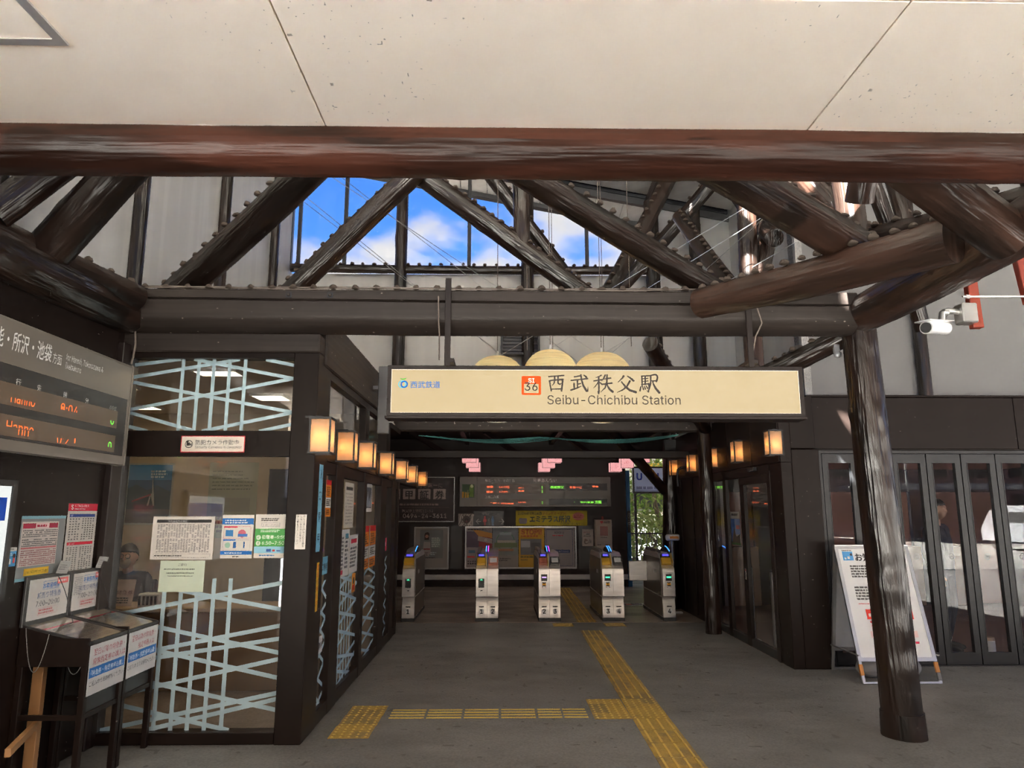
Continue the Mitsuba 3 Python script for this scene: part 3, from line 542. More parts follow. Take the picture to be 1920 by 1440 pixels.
    (20316,60,42,39,46,47,58,52,70,56,69,53,60,78,60,78,56,59,56,59,48,76,47,76,43,59,43,59,34,77,34,77,30,59,30,59,15,55,15,54,56,50,56,42,44,18,22,46,30,57,37,70,41,69,35,56,35,15,31,15,31,48,25,42),
    (20572,60,16,38,42,77,42,77,33,73,33,73,39,43,39,42,33,39,33,16,40,61,40,65,56,65,54,70,58,71,61,65,77,65,77,61,8,44,58,72,58,72,46,44,46,9,48,50,68,50,68,55,48,55,22,44,31,44,34,71,34,71,31,60,30,60,18,57,16,48,15,47,19,55,19,56,30,18,22,46,30,57,36,70,40,69,34,56,34,15,30,15,29,48,25,42),
    (20808,60,86,23,18,29,21,34,26,38,32,39,39,39,40,24,40,24,44,48,45,48,57,35,57,30,48,26,50,31,59,35,69,39,68,37,61,48,61,48,70,52,70,52,61,72,61,72,57,52,57,52,45,76,44,76,40,60,40,60,21,72,21,73,29,77,27,76,20,74,17,60,16,57,18,56,20,55,40,44,40,42,29,38,23,32,18,26,15),
    (20837,60,42,23,19,30,24,36,30,41,38,45,46,47,56,38,65,40,69,45,65,51,58,63,37,68,29,73,24,78,21,75,16,66,23,61,31,51,49,45,34,39,25,27,16),
    (20840,60,62,22,48,38,58,44,64,50,71,53,69,53,67,58,62,68,54,78,47,76,44,69,48,68,44,52,44,52,35,68,35,68,31,52,31,52,21,76,21,76,17,25,17,25,21,48,21,48,31,32,31,32,35,48,35,48,44,32,44,32,48,25,44,11,42,56,33,48,68,48,57,57,50,64),
    (20869,60,60,26,60,48,60,48,70,52,70,52,60,74,60,74,20,73,17,70,15,60,15,59,19,69,20,70,20,70,56,52,56,51,48,68,31,65,28,50,43,45,35,40,30,35,27,32,31,38,35,44,41,46,47,48,56,31,56,30,15,26,15),
    (20998,60,12,56,68,60,69,68,57,77,47,74,44,65,54,58,23,46,33,57,39,69,44,68,38,57,32,48,69,48,67,27,65,19,61,16,51,16,49,20,60,20,61,22,63,29,64,43,48,43,45,32,41,25,36,20,27,15,24,19,30,22,37,27,41,34,43,43,31,43,31,47,26,43),
    (21021,60,48,41,18,46,24,50,30,52,39,54,51,55,61,45,61,45,65,75,65,74,33,73,24,71,18,68,16,58,16,56,20,66,20,68,22,70,35,71,61,59,61,58,44,54,28,50,21,44,15,40,22,35,31,44,38,55,23,56,23,60,41,60,43,59,43,56,37,44,39,43,43,48,46,46,41,40,45,34,43,31,37,39,36,15,32,15,32,38,25,31,8,30,68,33,70,38,62,35,60),
    (21033,60,16,60,19,69,20,70,20,70,69,75,69,75,19,72,16,61,15,8,56,63,60,63,60,30,56,30,52,22,27,29,37,34,48,23,48,23,52,36,52,35,62,24,61,23,64,37,67,48,70,51,67,40,63,40,52,51,52,51,48,40,48,40,44,51,34,49,31,40,38,40,15,36,15,35,40,29,29,24,24),
    (21048,60,116,22,35,31,40,36,45,24,46,24,50,40,50,44,55,28,56,28,60,37,60,33,67,36,69,41,62,39,60,46,60,49,70,51,70,53,70,54,69,51,60,58,60,64,68,65,69,68,67,63,60,72,60,72,56,49,56,46,50,76,49,76,46,62,45,68,40,78,35,75,32,66,36,64,21,63,18,60,16,51,16,49,20,58,20,59,21,60,25,61,34,47,34,45,28,41,22,35,17,28,15,26,19,32,21,37,24,40,28,42,34,33,34,32,36,25,32,9,43,45,36,38,63,38,56,46),
    (21051,60,14,62,19,71,20,71,70,75,70,75,18,72,16,63,15,8,60,63,64,63,64,30,60,30,26,24,19,32,24,40,29,47,36,52,43,55,42,52,36,47,30,56,21,53,18,44,27,37,22,27,15,48,23,59,23,63,38,63,36,70,39,71,41,68,44,63,56,63,56,59,40,59,32,48,44,49,48,54,51,53,46,44,39,37,27,29,24,32,34,39,40,45,26,44,25,48,30,52,35,59),
    (21069,60,28,23,57,23,61,38,61,33,69,36,70,42,64,42,62,41,61,58,61,64,71,68,69,63,61,77,61,77,57,14,59,19,68,20,69,52,73,52,72,18,69,16,61,15,8,56,51,60,51,60,26,56,26,22,27,51,49,51,49,19,47,16,39,15,37,19,44,20,44,28,31,28,31,15,27,15,9,31,32,44,32,44,38,31,38,9,31,42,44,42,44,47,31,47),
    (21205,60,94,23,17,23,21,36,22,35,27,24,28,24,31,35,31,35,35,24,35,24,53,35,53,35,57,22,57,23,60,35,60,35,64,24,64,24,67,49,70,51,66,40,65,40,60,52,60,53,57,59,57,59,69,63,70,64,57,76,56,75,25,74,20,72,16,68,15,62,16,60,20,68,20,70,21,71,33,72,52,63,52,62,39,60,30,56,22,50,15,49,15,46,18,48,20,33,40,23,52,24,55,31,58,40,59,52,52,52,52,57,40,57,40,53,52,53,51,35,40,35,40,31,51,31,51,28,40,27,9,40,38,47,38,47,42,40,42,9,48,50,40,50,40,45,47,45,9,28,38,35,38,35,42,28,42,9,28,50,28,45,35,45,35,50),
    (21270,60,50,40,34,51,41,51,69,56,69,56,45,66,54,72,62,76,59,71,52,64,45,56,39,56,23,58,21,71,21,73,25,73,33,78,31,76,21,74,18,71,16,54,17,52,19,51,22,51,35,43,31,18,23,47,32,57,39,70,43,69,37,57,37,15,33,15,32,50,26,42),
    (21462,60,66,22,27,27,29,27,63,23,64,23,67,50,67,50,64,76,63,72,46,66,32,70,26,78,19,75,16,67,22,64,27,60,22,52,15,49,18,57,25,61,32,56,45,53,59,50,60,50,63,46,63,46,32,51,32,51,28,46,27,46,15,41,15,41,26,23,24,11,58,59,60,47,64,37,68,47,71,59,9,32,29,41,31,41,38,31,38,9,41,51,31,51,31,43,41,43,9,41,63,31,63,31,55,41,55),
    (21475,60,16,28,64,72,64,72,17,68,17,68,22,33,22,32,17,28,17,9,32,60,32,26,68,26,68,60),
    (21508,60,42,22,39,34,43,46,48,36,57,27,50,24,53,34,61,43,71,47,69,44,64,66,64,69,63,63,55,55,48,67,42,78,39,75,35,60,40,50,45,38,39,24,35,11,39,60,43,56,51,50,57,55,62,60,16,32,37,68,37,68,15,63,15,63,18,37,18,36,15,32,15,9,37,32,37,22,63,22,63,32),
    (22303,60,32,23,18,23,22,47,22,47,46,27,47,27,51,47,51,48,70,52,70,52,51,73,51,73,47,52,46,52,22,77,22,77,18),
    (22770,60,24,54,38,59,38,60,21,71,20,72,23,73,28,77,26,76,20,74,17,59,16,55,18,54,20,32,24,64,47,65,48,70,52,70,52,65,76,64,76,61,52,60,52,54,71,54,71,50,30,50,30,54,47,54,47,60,24,60,16,26,45,74,45,74,34,70,34,70,41,30,41,30,34,26,34,18,23,19,34,23,38,29,40,38,44,38,42,28,37,20,31,17,26,15),
    (22812,60,82,22,37,30,47,37,59,24,60,24,64,49,64,46,69,50,71,54,64,76,64,76,60,55,59,58,58,56,53,72,53,75,51,71,40,62,28,71,22,78,19,75,15,67,18,59,25,50,19,41,15,39,19,48,23,55,28,47,40,42,35,39,37,47,47,52,55,53,59,39,59,41,58,36,47,36,15,32,15,31,41,25,34,13,50,43,54,37,59,31,65,38,69,48,53,48,8,54,44,56,46,63,40,60,37),
    (23433,60,44,24,43,24,47,40,47,45,57,50,56,46,47,76,47,76,43,65,43,61,36,56,29,75,19,71,16,63,20,52,25,41,19,28,15,25,19,38,23,47,28,32,33,38,43,11,39,36,52,31,57,37,59,43,43,43,24,26,63,47,64,45,69,49,70,53,64,74,63,74,51,70,51,70,59,30,59,30,51,26,51),
    (23450,60,58,22,18,29,27,32,35,34,43,38,42,37,35,37,32,43,25,47,23,47,47,33,48,33,52,68,52,68,48,52,47,52,38,70,38,70,34,52,33,52,21,58,20,77,20,76,16,57,16,48,18,41,21,35,28,32,22,26,15,24,25,64,48,64,46,70,50,71,54,64,75,64,75,51,71,51,70,60,29,59,29,51,25,51),
    (23458,60,52,22,34,38,39,45,42,38,49,29,43,26,46,36,53,43,60,47,59,45,55,64,55,66,54,64,50,55,42,66,38,78,36,75,31,67,33,67,15,62,15,62,17,38,17,38,15,34,15,34,32,24,30,7,50,39,38,34,63,34,9,38,21,62,21,62,30,38,30,9,41,52,45,48,50,44,59,52,24,24,65,48,65,46,70,50,71,54,65,75,65,75,54,71,54,71,61,29,61,29,54,25,54),
    (23460,60,32,24,17,24,21,47,21,48,29,29,29,29,33,48,33,48,39,52,39,52,33,71,33,71,29,52,29,52,21,77,21,77,17,24,24,65,48,65,46,70,50,71,54,65,76,65,76,55,71,55,71,61,29,61,28,55,24,55,30,30,42,42,51,31,52,31,55,70,55,70,52,48,51,39,43,61,45,57,49,60,51,71,40,68,38,65,41,31,38),
    (23554,60,62,23,30,23,33,59,33,59,38,29,38,29,58,47,58,47,62,25,62,25,65,47,66,48,70,52,70,52,66,75,65,75,62,52,62,52,58,71,58,71,38,63,38,63,33,77,33,77,30,63,29,63,18,62,16,50,15,49,18,59,19,59,29,9,52,41,67,41,67,46,52,46,9,52,49,67,49,67,54,52,54,9,33,41,47,41,47,46,33,46,9,33,49,47,49,47,54,33,54,8,33,26,36,29,45,20,42,18),
    (23792,60,42,43,45,51,48,58,51,53,57,46,52,44,55,51,62,56,70,60,69,58,66,71,65,73,64,69,57,65,51,70,48,77,46,75,42,70,44,61,49,54,44,46,41,9,55,60,61,54,67,62,56,62,56,45,22,45,26,58,26,58,30,48,30,48,34,58,34,58,37,48,38,48,41,58,41,59,45,63,45,63,41,74,41,74,38,63,37,63,34,74,34,74,30,63,30,63,26,76,26,76,22,63,22,63,15,59,15,58,22,30,24,60,28,60,28,27,29,27,31,27,32,70,35,70,35,28,39,28,39,60,42,60,42,22,39,22,39,24,24,23),
    (24066,60,54,23,57,23,62,48,62,45,70,49,71,54,62,77,62,77,57,52,57,52,49,72,49,71,25,67,23,59,22,57,27,67,27,67,44,52,44,52,15,48,15,47,44,34,44,33,22,29,22,29,49,47,49,47,57),
    (24109,60,30,22,17,25,26,27,34,27,64,50,64,48,70,52,71,53,70,56,64,77,64,77,60,32,60,31,39,29,25,26,15,70,34,49,34,53,43,53,43,58,47,58,47,53,62,53,63,58,67,58,67,53,77,53,77,49,67,49,67,40,57,39,57,35,73,35,73,19,70,18,62,18,61,22,69,22,69,31,57,31,57,15,53,15,52,31,41,31,41,18,37,18,37,35,52,35,52,39,43,40,43,49,9,47,43,62,43,62,49,47,49),
    (24179,60,32,23,36,23,41,47,41,47,62,26,62,26,66,73,66,73,62,52,62,52,41,77,41,77,36,52,36,52,15,48,15,47,36,8,59,45,65,59,70,58,63,44,8,31,58,35,59,40,45,36,44),
    (24180,60,54,23,50,31,60,37,71,41,69,39,63,74,63,74,59,55,59,55,50,73,49,73,45,55,45,55,33,77,33,77,29,56,29,55,15,51,15,51,29,23,29,23,33,33,33,33,49,51,50,51,59,36,59,27,47,9,37,45,37,33,51,33,51,45),
    (24231,60,52,32,17,32,20,52,21,52,29,35,30,35,33,52,34,52,57,56,57,56,40,62,46,65,56,69,56,68,48,77,39,74,37,66,44,60,37,56,39,56,34,73,33,73,30,56,29,56,21,77,20,77,17,30,22,18,24,24,26,34,27,64,52,64,49,69,52,71,53,71,57,64,77,64,77,60,31,60,31,39,29,26,26,16,18,32,39,37,45,41,56,45,56,44,48,51,41,48,38,42,45,35,36),
    (24466,60,74,36,18,41,26,44,41,48,41,48,31,53,24,57,22,57,46,40,46,40,50,56,50,56,58,43,59,43,62,56,63,56,70,61,70,61,63,75,62,75,59,61,58,61,50,78,50,77,46,61,46,61,37,75,37,75,33,61,33,61,21,78,20,77,16,58,17,50,21,46,26,43,19,40,15,18,21,41,29,49,36,58,40,57,35,49,35,15,31,15,30,43,24,38,14,22,58,31,66,35,70,38,69,33,62,25,55,24,55),
    (24613,60,8,66,31,70,32,77,20,73,18,42,23,54,33,62,39,70,44,70,42,66,59,66,62,64,57,56,69,56,69,35,29,35,29,39,65,39,65,44,31,44,31,47,65,48,65,52,31,52,30,54,26,51,9,34,56,52,56,56,62,39,62,26,36,31,40,31,40,21,41,20,59,20,61,22,62,26,66,25,65,19,64,17,61,16,39,17,36,20,10,45,32,48,34,49,34,57,25,53,23,8,23,19,29,30,32,29,27,18),
    (25152,60,38,44,18,49,24,51,32,52,64,64,67,73,70,76,66,57,61,57,50,77,50,77,46,71,46,70,15,66,15,66,46,57,46,56,33,53,23,48,15,30,22,18,24,23,25,32,26,64,38,67,46,69,49,65,30,61,30,55,46,55,46,38,30,37,29,25,27,18,25,15,9,30,42,42,42,42,51,30,51),
    (25201,60,54,36,18,40,24,43,30,47,48,48,62,42,63,42,66,69,66,64,50,72,50,75,49,75,48,71,37,66,27,78,18,75,15,69,18,62,24,57,19,51,15,48,18,55,23,60,27,51,41,48,30,44,21,39,15,19,52,49,56,40,63,31,67,37,70,45,70,46,58,46,63,62,53,62,46,22,38,31,41,31,54,23,54,23,58,31,58,31,70,35,70,36,58,42,58,42,54,36,54,36,42,42,44,42,40,36,38,35,20,33,16,25,16,24,20,31,20,31,36,23,34),
    (25345,60,64,42,51,57,51,57,58,45,59,45,62,57,63,58,70,62,70,62,63,75,62,75,59,62,58,62,51,77,51,77,47,70,47,70,40,77,40,77,36,70,36,70,19,69,17,65,15,58,15,57,19,65,20,65,36,43,36,43,40,65,40,65,47,42,47,8,47,32,50,34,57,24,54,22,46,23,34,22,39,30,41,30,54,23,54,23,58,30,58,30,70,34,70,35,58,41,58,41,54,35,54,35,43,40,44,41,40,35,38,34,19,32,16,25,15,24,19,30,20,30,36),
    (25351,60,38,46,70,51,70,51,61,70,67,73,64,66,61,51,57,51,51,54,50,71,51,72,52,74,58,77,57,77,52,75,48,71,46,52,46,49,48,47,51,16,47,15,47,41,75,41,75,15,70,15,70,18,51,18,51,15,9,51,22,70,22,70,28,51,28,9,51,32,70,32,70,38,51,38,46,23,34,22,39,31,41,31,54,23,54,23,58,31,58,31,70,35,70,36,58,42,58,42,54,36,54,36,43,43,44,43,40,36,38,35,20,34,16,25,15,24,19,31,20,31,36),
    (26041,60,64,23,18,31,25,36,33,39,42,40,54,40,55,24,56,24,60,50,60,46,69,50,71,55,62,52,60,76,60,76,56,45,55,45,46,70,46,68,25,67,20,64,17,60,16,50,16,48,20,60,20,62,21,64,29,65,42,44,41,41,31,35,22,26,15),
    (26085,60,16,30,66,70,66,70,16,65,16,65,19,35,20,35,16,31,16,9,35,24,65,24,65,41,35,41,9,35,62,35,46,65,46,65,62),
    (26126,60,34,39,18,45,25,49,34,50,41,50,68,76,68,76,20,75,17,72,16,63,15,61,19,71,20,71,34,54,34,51,26,46,19,42,15,9,54,39,71,39,71,49,55,49,9,54,53,71,53,71,64,55,64,12,25,67,44,67,44,31,29,31,29,25,25,25,9,29,35,40,35,40,47,29,47,9,40,62,29,62,29,51,40,51),
    (26178,60,62,43,48,43,51,58,52,58,59,45,59,45,63,58,63,58,70,62,70,62,63,75,63,75,59,62,59,62,52,78,51,78,48,70,47,70,41,77,41,77,37,70,37,70,19,68,16,58,15,57,19,66,20,66,37,43,37,43,41,66,41,66,47,10,47,32,50,34,55,29,58,24,54,22,12,25,66,42,66,42,27,29,27,29,22,25,22,9,38,45,29,45,29,31,37,31,9,38,62,29,62,29,49,37,49),
    (26332,60,90,24,66,39,66,39,34,45,41,49,49,53,48,51,44,60,44,58,48,61,49,60,52,71,57,71,65,60,65,60,68,75,68,75,49,72,49,71,54,61,49,65,44,76,43,76,40,64,40,64,36,74,36,74,33,64,33,64,29,74,28,74,25,64,25,64,21,77,21,77,18,50,17,50,15,46,15,46,35,42,32,39,34,39,27,28,27,28,22,25,22,9,50,21,60,21,60,25,50,25,9,50,29,60,29,60,33,50,33,9,50,36,60,36,60,40,50,40,9,28,31,35,31,35,45,28,45,9,28,49,35,49,35,62,28,62,8,62,62,64,64,69,59,67,57,20,42,52,54,58,54,65,43,65,43,68,58,68,58,49,54,49,54,54,43,49,8,44,62,46,64,51,59,49,57),
    (26360,60,72,23,40,47,40,47,43,28,44,28,46,47,47,47,50,29,50,29,53,48,53,47,56,24,57,24,60,47,60,47,63,30,63,30,66,47,66,48,70,52,70,52,66,69,66,70,60,77,60,77,57,69,56,69,50,52,50,52,47,73,46,73,44,52,43,52,40,77,40,77,37,23,37,9,52,53,65,53,65,56,52,56,9,52,63,52,60,65,60,65,63,16,31,33,69,33,69,15,65,15,65,17,36,17,35,15,31,15,9,36,20,65,20,65,24,36,24,9,36,27,65,27,65,30,36,30),
    (26376,60,36,22,18,27,25,31,35,32,46,33,67,69,67,69,20,68,18,64,16,53,15,52,20,64,20,64,21,64,34,36,34,33,25,27,17,25,15,9,36,39,64,38,64,48,37,48,9,37,53,64,53,64,63,37,63),
    (26397,60,90,22,29,34,30,34,34,25,35,25,55,34,55,34,60,23,60,23,64,34,64,34,70,39,70,39,64,50,64,50,60,39,60,39,55,48,55,48,35,39,34,39,30,50,29,51,27,53,39,54,67,75,67,75,19,74,17,71,15,64,15,63,19,70,20,71,20,71,35,57,35,54,23,49,15,45,18,49,22,50,25,39,25,39,15,34,15,34,25,23,26,9,58,49,58,39,71,39,71,49,9,58,53,71,53,71,63,58,63,9,29,38,44,38,44,43,29,43,9,29,51,29,46,44,47,44,51),
    (26469,60,62,22,21,34,29,44,39,24,40,24,44,47,44,47,59,26,59,26,63,47,63,48,70,52,70,52,63,74,63,74,59,52,59,52,44,77,44,77,40,56,39,66,29,78,21,75,18,63,26,53,37,52,15,48,15,47,36,38,27,28,19,25,18,10,60,46,65,58,70,56,64,45,62,45,8,31,56,35,57,41,46,37,45),
    (26696,60,46,22,19,33,23,44,30,23,30,23,34,47,34,48,39,52,39,52,34,77,34,77,30,56,30,67,23,78,20,75,16,63,21,52,28,52,15,48,15,47,28,39,22,30,18,25,16,42,24,40,38,42,44,43,32,46,37,52,24,52,24,56,41,56,45,61,49,60,46,56,76,56,76,52,65,52,63,49,58,45,75,40,71,37,52,42,40,38,26,37,11,39,48,51,46,56,49,59,52,43,52,24,25,66,48,66,46,69,50,71,53,66,75,66,75,57,71,58,71,62,29,62,29,57,25,57),
    (27096,60,94,43,43,43,46,58,47,58,51,46,51,46,55,58,55,58,59,44,59,44,63,51,63,48,69,52,70,55,63,64,63,68,70,72,69,69,63,76,63,76,59,62,59,62,55,75,55,75,51,62,51,62,47,77,46,77,43,62,43,62,40,66,33,73,40,76,38,69,30,67,30,71,26,78,21,76,18,74,18,67,25,62,31,61,17,59,15,52,15,51,19,58,20,58,43,10,42,19,40,22,55,30,56,26,44,19,8,45,38,48,40,54,32,51,30,40,22,30,27,40,31,53,23,53,23,57,31,58,32,70,36,70,36,58,42,57,42,53,36,53,36,49,43,39,40,35,36,43,36,15,32,15,31,42,24,27),
    (27494,60,48,23,56,56,56,56,70,60,70,61,56,77,56,77,52,61,51,64,32,68,22,70,20,72,20,73,23,74,31,78,28,77,22,75,17,72,15,69,15,67,16,63,21,59,33,56,51,23,52,8,63,67,67,69,75,61,72,58,32,23,20,28,21,28,45,32,45,32,22,39,23,39,49,44,49,44,41,54,41,54,37,44,37,44,24,56,26,56,22,24,16,8,28,67,51,67,51,63,28,63),
    (27497,60,48,23,47,23,51,32,52,32,66,37,66,37,52,48,52,48,70,52,70,53,64,71,63,71,59,53,59,53,52,77,51,77,47,52,47,52,31,50,29,47,28,41,28,39,32,48,33,48,47,12,61,43,65,45,73,37,76,33,73,30,66,38,24,29,19,40,21,49,23,56,28,60,32,63,37,67,35,63,28,58,23,51,20,43,17,31,14,12,24,33,32,40,36,45,40,44,35,37,28,30),
    (27714,60,74,23,25,48,39,47,56,24,56,24,60,47,61,48,70,52,70,52,61,68,61,58,67,61,70,71,63,70,61,76,60,76,56,52,56,55,48,59,42,70,53,74,50,61,38,69,30,78,24,75,20,67,25,62,30,57,37,53,44,52,20,50,16,39,15,37,19,37,20,47,20,47,34,26,21,10,27,50,30,52,38,45,40,41,37,39),
    (27744,60,80,38,42,37,46,44,48,44,64,48,64,49,50,57,54,57,70,61,70,62,56,72,60,75,59,74,35,72,32,67,31,65,31,64,35,69,35,70,36,71,54,62,51,61,29,57,29,57,49,49,46,48,45,48,22,51,20,70,20,73,22,74,28,78,27,76,19,74,17,71,16,50,16,47,17,45,18,44,22,44,43,8,26,66,28,70,39,64,36,60,10,25,19,35,38,39,35,31,21,28,16,10,23,50,25,53,33,49,35,47,33,44),
    (27810,60,40,35,17,40,25,43,35,44,44,45,67,75,67,75,44,61,43,64,36,68,29,73,22,78,19,75,15,70,19,61,30,56,44,49,44,47,33,43,21,39,15,9,49,48,70,48,70,63,49,63,8,26,67,28,70,39,63,36,60,12,24,19,34,38,35,38,38,35,29,18,28,16,10,23,50,25,54,32,50,36,47,33,44),
    (29238,60,44,22,19,38,26,47,32,40,41,36,52,40,53,44,45,50,36,56,43,61,54,65,52,60,41,54,32,66,24,78,20,75,16,72,16,60,21,50,28,42,22,29,16,25,15,12,56,67,60,70,72,58,76,52,72,49,66,57,12,24,52,33,61,39,70,44,68,37,58,27,49),
    (29305,60,62,43,48,43,52,58,52,58,60,47,60,47,64,58,64,59,70,63,70,63,64,75,64,75,60,63,60,63,52,77,52,77,48,70,48,70,41,77,41,77,37,70,36,70,20,68,16,58,15,57,19,66,20,66,36,44,37,44,41,66,41,66,48,8,48,33,51,35,58,25,55,23,50,23,45,26,66,29,65,29,58,33,58,33,70,37,70,37,58,43,58,43,54,37,54,37,41,43,42,43,39,43,38,37,36,37,15,33,15,33,34,24,32,23,36,33,39,33,54,28,53,26,44),
    (29359,60,44,48,66,74,66,74,42,73,41,71,39,60,39,59,43,69,44,69,61,52,61,53,21,54,20,71,20,73,23,74,30,78,28,76,19,74,16,71,16,54,16,49,18,48,23,50,22,33,30,40,36,48,34,55,25,49,22,52,31,59,24,68,27,70,35,63,41,70,44,68,37,59,41,49,42,33,40,23,37,17,33,15,26,15,24,20,33,20,35,21,37,28,37,41,25,29),
    (29992,60,40,22,18,26,24,29,34,29,66,73,66,73,20,71,17,68,16,59,16,58,20,68,20,69,34,53,33,52,16,48,16,48,33,33,33,30,23,27,17,25,15,9,52,38,69,38,69,48,53,48,9,52,52,69,52,69,62,53,62,9,34,38,48,38,48,48,34,48,9,34,62,34,52,48,52,48,62),
    (30002,60,24,28,66,72,66,72,31,68,31,68,34,53,34,52,15,48,15,48,34,32,34,32,31,28,31,9,53,48,53,38,68,38,68,48,9,53,62,53,52,68,52,68,62,9,32,48,32,38,48,38,48,48,9,32,62,32,52,48,52,48,62),
    (30003,60,32,27,62,47,63,48,70,52,70,52,63,73,62,73,29,69,29,69,32,52,32,52,15,48,15,47,32,31,32,31,28,27,28,9,52,36,69,36,69,45,52,45,9,52,50,69,50,69,58,52,58,9,31,36,47,36,47,45,31,45,9,31,50,47,50,47,58,31,58),
    (30010,60,28,50,60,50,64,78,64,77,60,69,60,69,19,68,18,66,16,55,16,53,19,53,20,63,20,64,21,64,60,12,24,65,47,65,47,24,28,24,28,20,24,20,9,38,43,38,28,43,28,43,43,9,38,61,38,47,43,47,43,61,9,28,28,34,28,34,43,28,43,9,28,47,34,47,34,61,28,61),
    (30330,60,128,22,45,28,49,34,53,27,59,28,61,30,62,37,56,42,63,28,64,28,68,46,68,48,67,43,57,36,49,64,49,56,60,51,69,55,70,59,63,66,70,67,69,69,67,61,59,65,55,73,63,76,61,76,60,67,53,73,48,78,46,75,42,67,47,66,45,60,45,60,36,74,36,74,32,60,31,60,21,60,20,70,20,71,27,75,25,74,17,71,16,57,16,55,19,55,31,44,31,43,27,40,23,34,18,28,15,25,18,34,23,38,27,39,31,26,32,26,36,40,36,40,45,34,45,33,47,24,42,9,45,45,45,36,55,36,55,45),
    (30693,60,16,53,65,74,65,74,18,70,18,70,21,57,22,57,17,53,17,9,57,26,70,26,70,61,57,61,60,22,51,26,60,30,70,34,70,32,63,49,62,49,58,40,58,40,46,51,46,51,42,39,42,39,38,50,25,48,21,38,33,34,24,28,17,25,15,22,18,31,28,34,35,35,40,35,42,23,42,23,46,35,46,35,58,30,58,26,49),
    (30906,60,118,22,36,26,45,30,61,30,62,23,62,23,66,43,66,43,62,35,62,32,50,32,49,42,49,42,45,49,51,55,60,48,60,48,54,44,54,44,64,57,64,59,70,63,70,62,64,76,64,76,54,72,54,72,60,60,60,55,52,62,52,60,57,64,58,67,52,75,51,75,48,66,47,66,41,75,41,75,38,66,38,66,32,75,31,75,28,66,28,66,22,77,21,77,18,53,18,53,15,49,15,48,44,45,40,42,43,42,23,31,23,31,18,28,18,27,37,24,33,9,53,22,62,22,62,28,53,28,9,53,32,62,32,62,38,53,38,9,53,41,62,41,62,47,53,47,9,31,27,38,27,38,45,31,45),
    (31209,60,108,22,30,27,38,32,49,23,49,23,53,32,54,32,62,25,61,23,65,42,69,45,66,37,63,37,54,43,53,44,50,47,58,49,68,53,67,52,59,58,59,58,70,62,70,63,59,75,59,75,55,63,55,62,43,77,43,77,39,63,39,65,33,69,26,73,22,78,19,75,15,71,18,67,22,60,33,56,25,49,18,44,15,41,18,48,23,52,27,56,33,57,39,44,39,44,37,41,35,37,42,37,15,33,15,32,41,24,26,21,37,47,44,39,44,43,58,43,58,55,51,55,47,46,43,48,43,49,37,49),
    (31532,60,26,48,56,52,62,56,71,60,70,59,65,77,65,77,62,66,62,70,56,66,55,61,62,57,62,52,54,56,24,18,36,24,43,30,28,31,30,44,47,44,47,50,28,50,28,53,72,53,72,40,52,40,52,35,74,34,73,23,70,18,60,18,58,21,67,22,68,25,69,31,52,31,52,15,48,15,47,29,38,21,29,16,27,15,9,52,44,68,44,68,49,52,50,9,34,40,33,35,47,35,47,40,28,23,56,29,63,33,71,37,70,35,65,50,65,50,62,41,62,43,56,42,55,39,55,36,62,33,62,27,54),
    (31911,60,32,50,21,62,21,62,39,54,39,53,43,62,44,62,55,66,55,66,44,76,43,75,39,66,39,66,21,78,21,78,17,51,17,32,41,18,45,27,47,35,47,62,62,62,58,69,61,70,63,69,66,64,63,62,77,62,77,58,52,58,51,38,49,25,45,15,8,38,53,42,66,46,66,41,52,40,22,27,28,38,31,46,23,46,23,50,32,50,32,70,36,70,36,50,44,50,44,46,36,46,36,44,45,33,42,29,36,38,36,15,32,15,32,38,24,23,8,23,65,27,66,30,53,27,53),
    (32716,60,26,23,17,23,20,39,21,35,32,39,33,44,22,40,21,55,21,61,33,65,32,60,21,77,20,77,17,20,50,47,69,56,69,64,51,64,51,68,73,68,73,43,69,43,69,52,52,44,38,24,47,43,55,43,63,25,64,25,68,47,68,47,43,50,43,54,38,72,38,72,34,28,34,28,38,48,39,46,42,47,43,43,43,43,51,26,44,8,53,58,55,61,65,57,62,54,8,27,59,29,61,39,57,37,54),
    (33021,60,38,53,20,53,42,57,42,58,33,72,39,75,36,69,33,58,29,58,21,59,20,72,20,73,21,74,27,78,26,77,20,75,17,73,16,58,16,55,17,36,53,70,57,70,58,60,71,66,74,63,58,56,58,49,60,48,71,48,72,49,73,55,77,53,77,49,74,45,72,44,58,44,54,46,53,49,28,24,57,27,61,32,70,33,70,37,69,30,58,43,59,39,65,42,67,47,59,50,54,47,52,45,55,25,53,22,26,49,47,49,48,19,46,16,37,15,36,19,43,20,43,27,30,27,30,15,26,15,9,30,36,30,31,43,31,43,36,9,30,45,30,40,43,40,43,45),
    (34892,60,24,44,46,44,50,77,50,77,46,68,46,68,19,66,16,54,15,53,19,63,20,64,21,64,46,8,46,63,46,67,75,67,75,63,18,22,39,32,49,38,57,42,56,36,47,36,15,32,15,31,41,25,36,12,22,57,30,64,36,70,40,69,32,59,25,54),
    (34920,60,98,22,31,34,36,43,43,24,43,24,47,47,47,47,52,29,52,29,56,47,56,47,61,26,61,27,65,47,65,48,70,52,70,52,65,74,65,74,61,52,61,52,56,71,56,72,52,52,52,52,47,76,47,76,43,54,43,60,33,71,41,74,38,63,30,70,25,78,21,75,17,69,20,62,24,55,32,50,43,40,35,40,22,54,26,55,26,55,22,35,15,33,19,35,22,35,32,25,27),
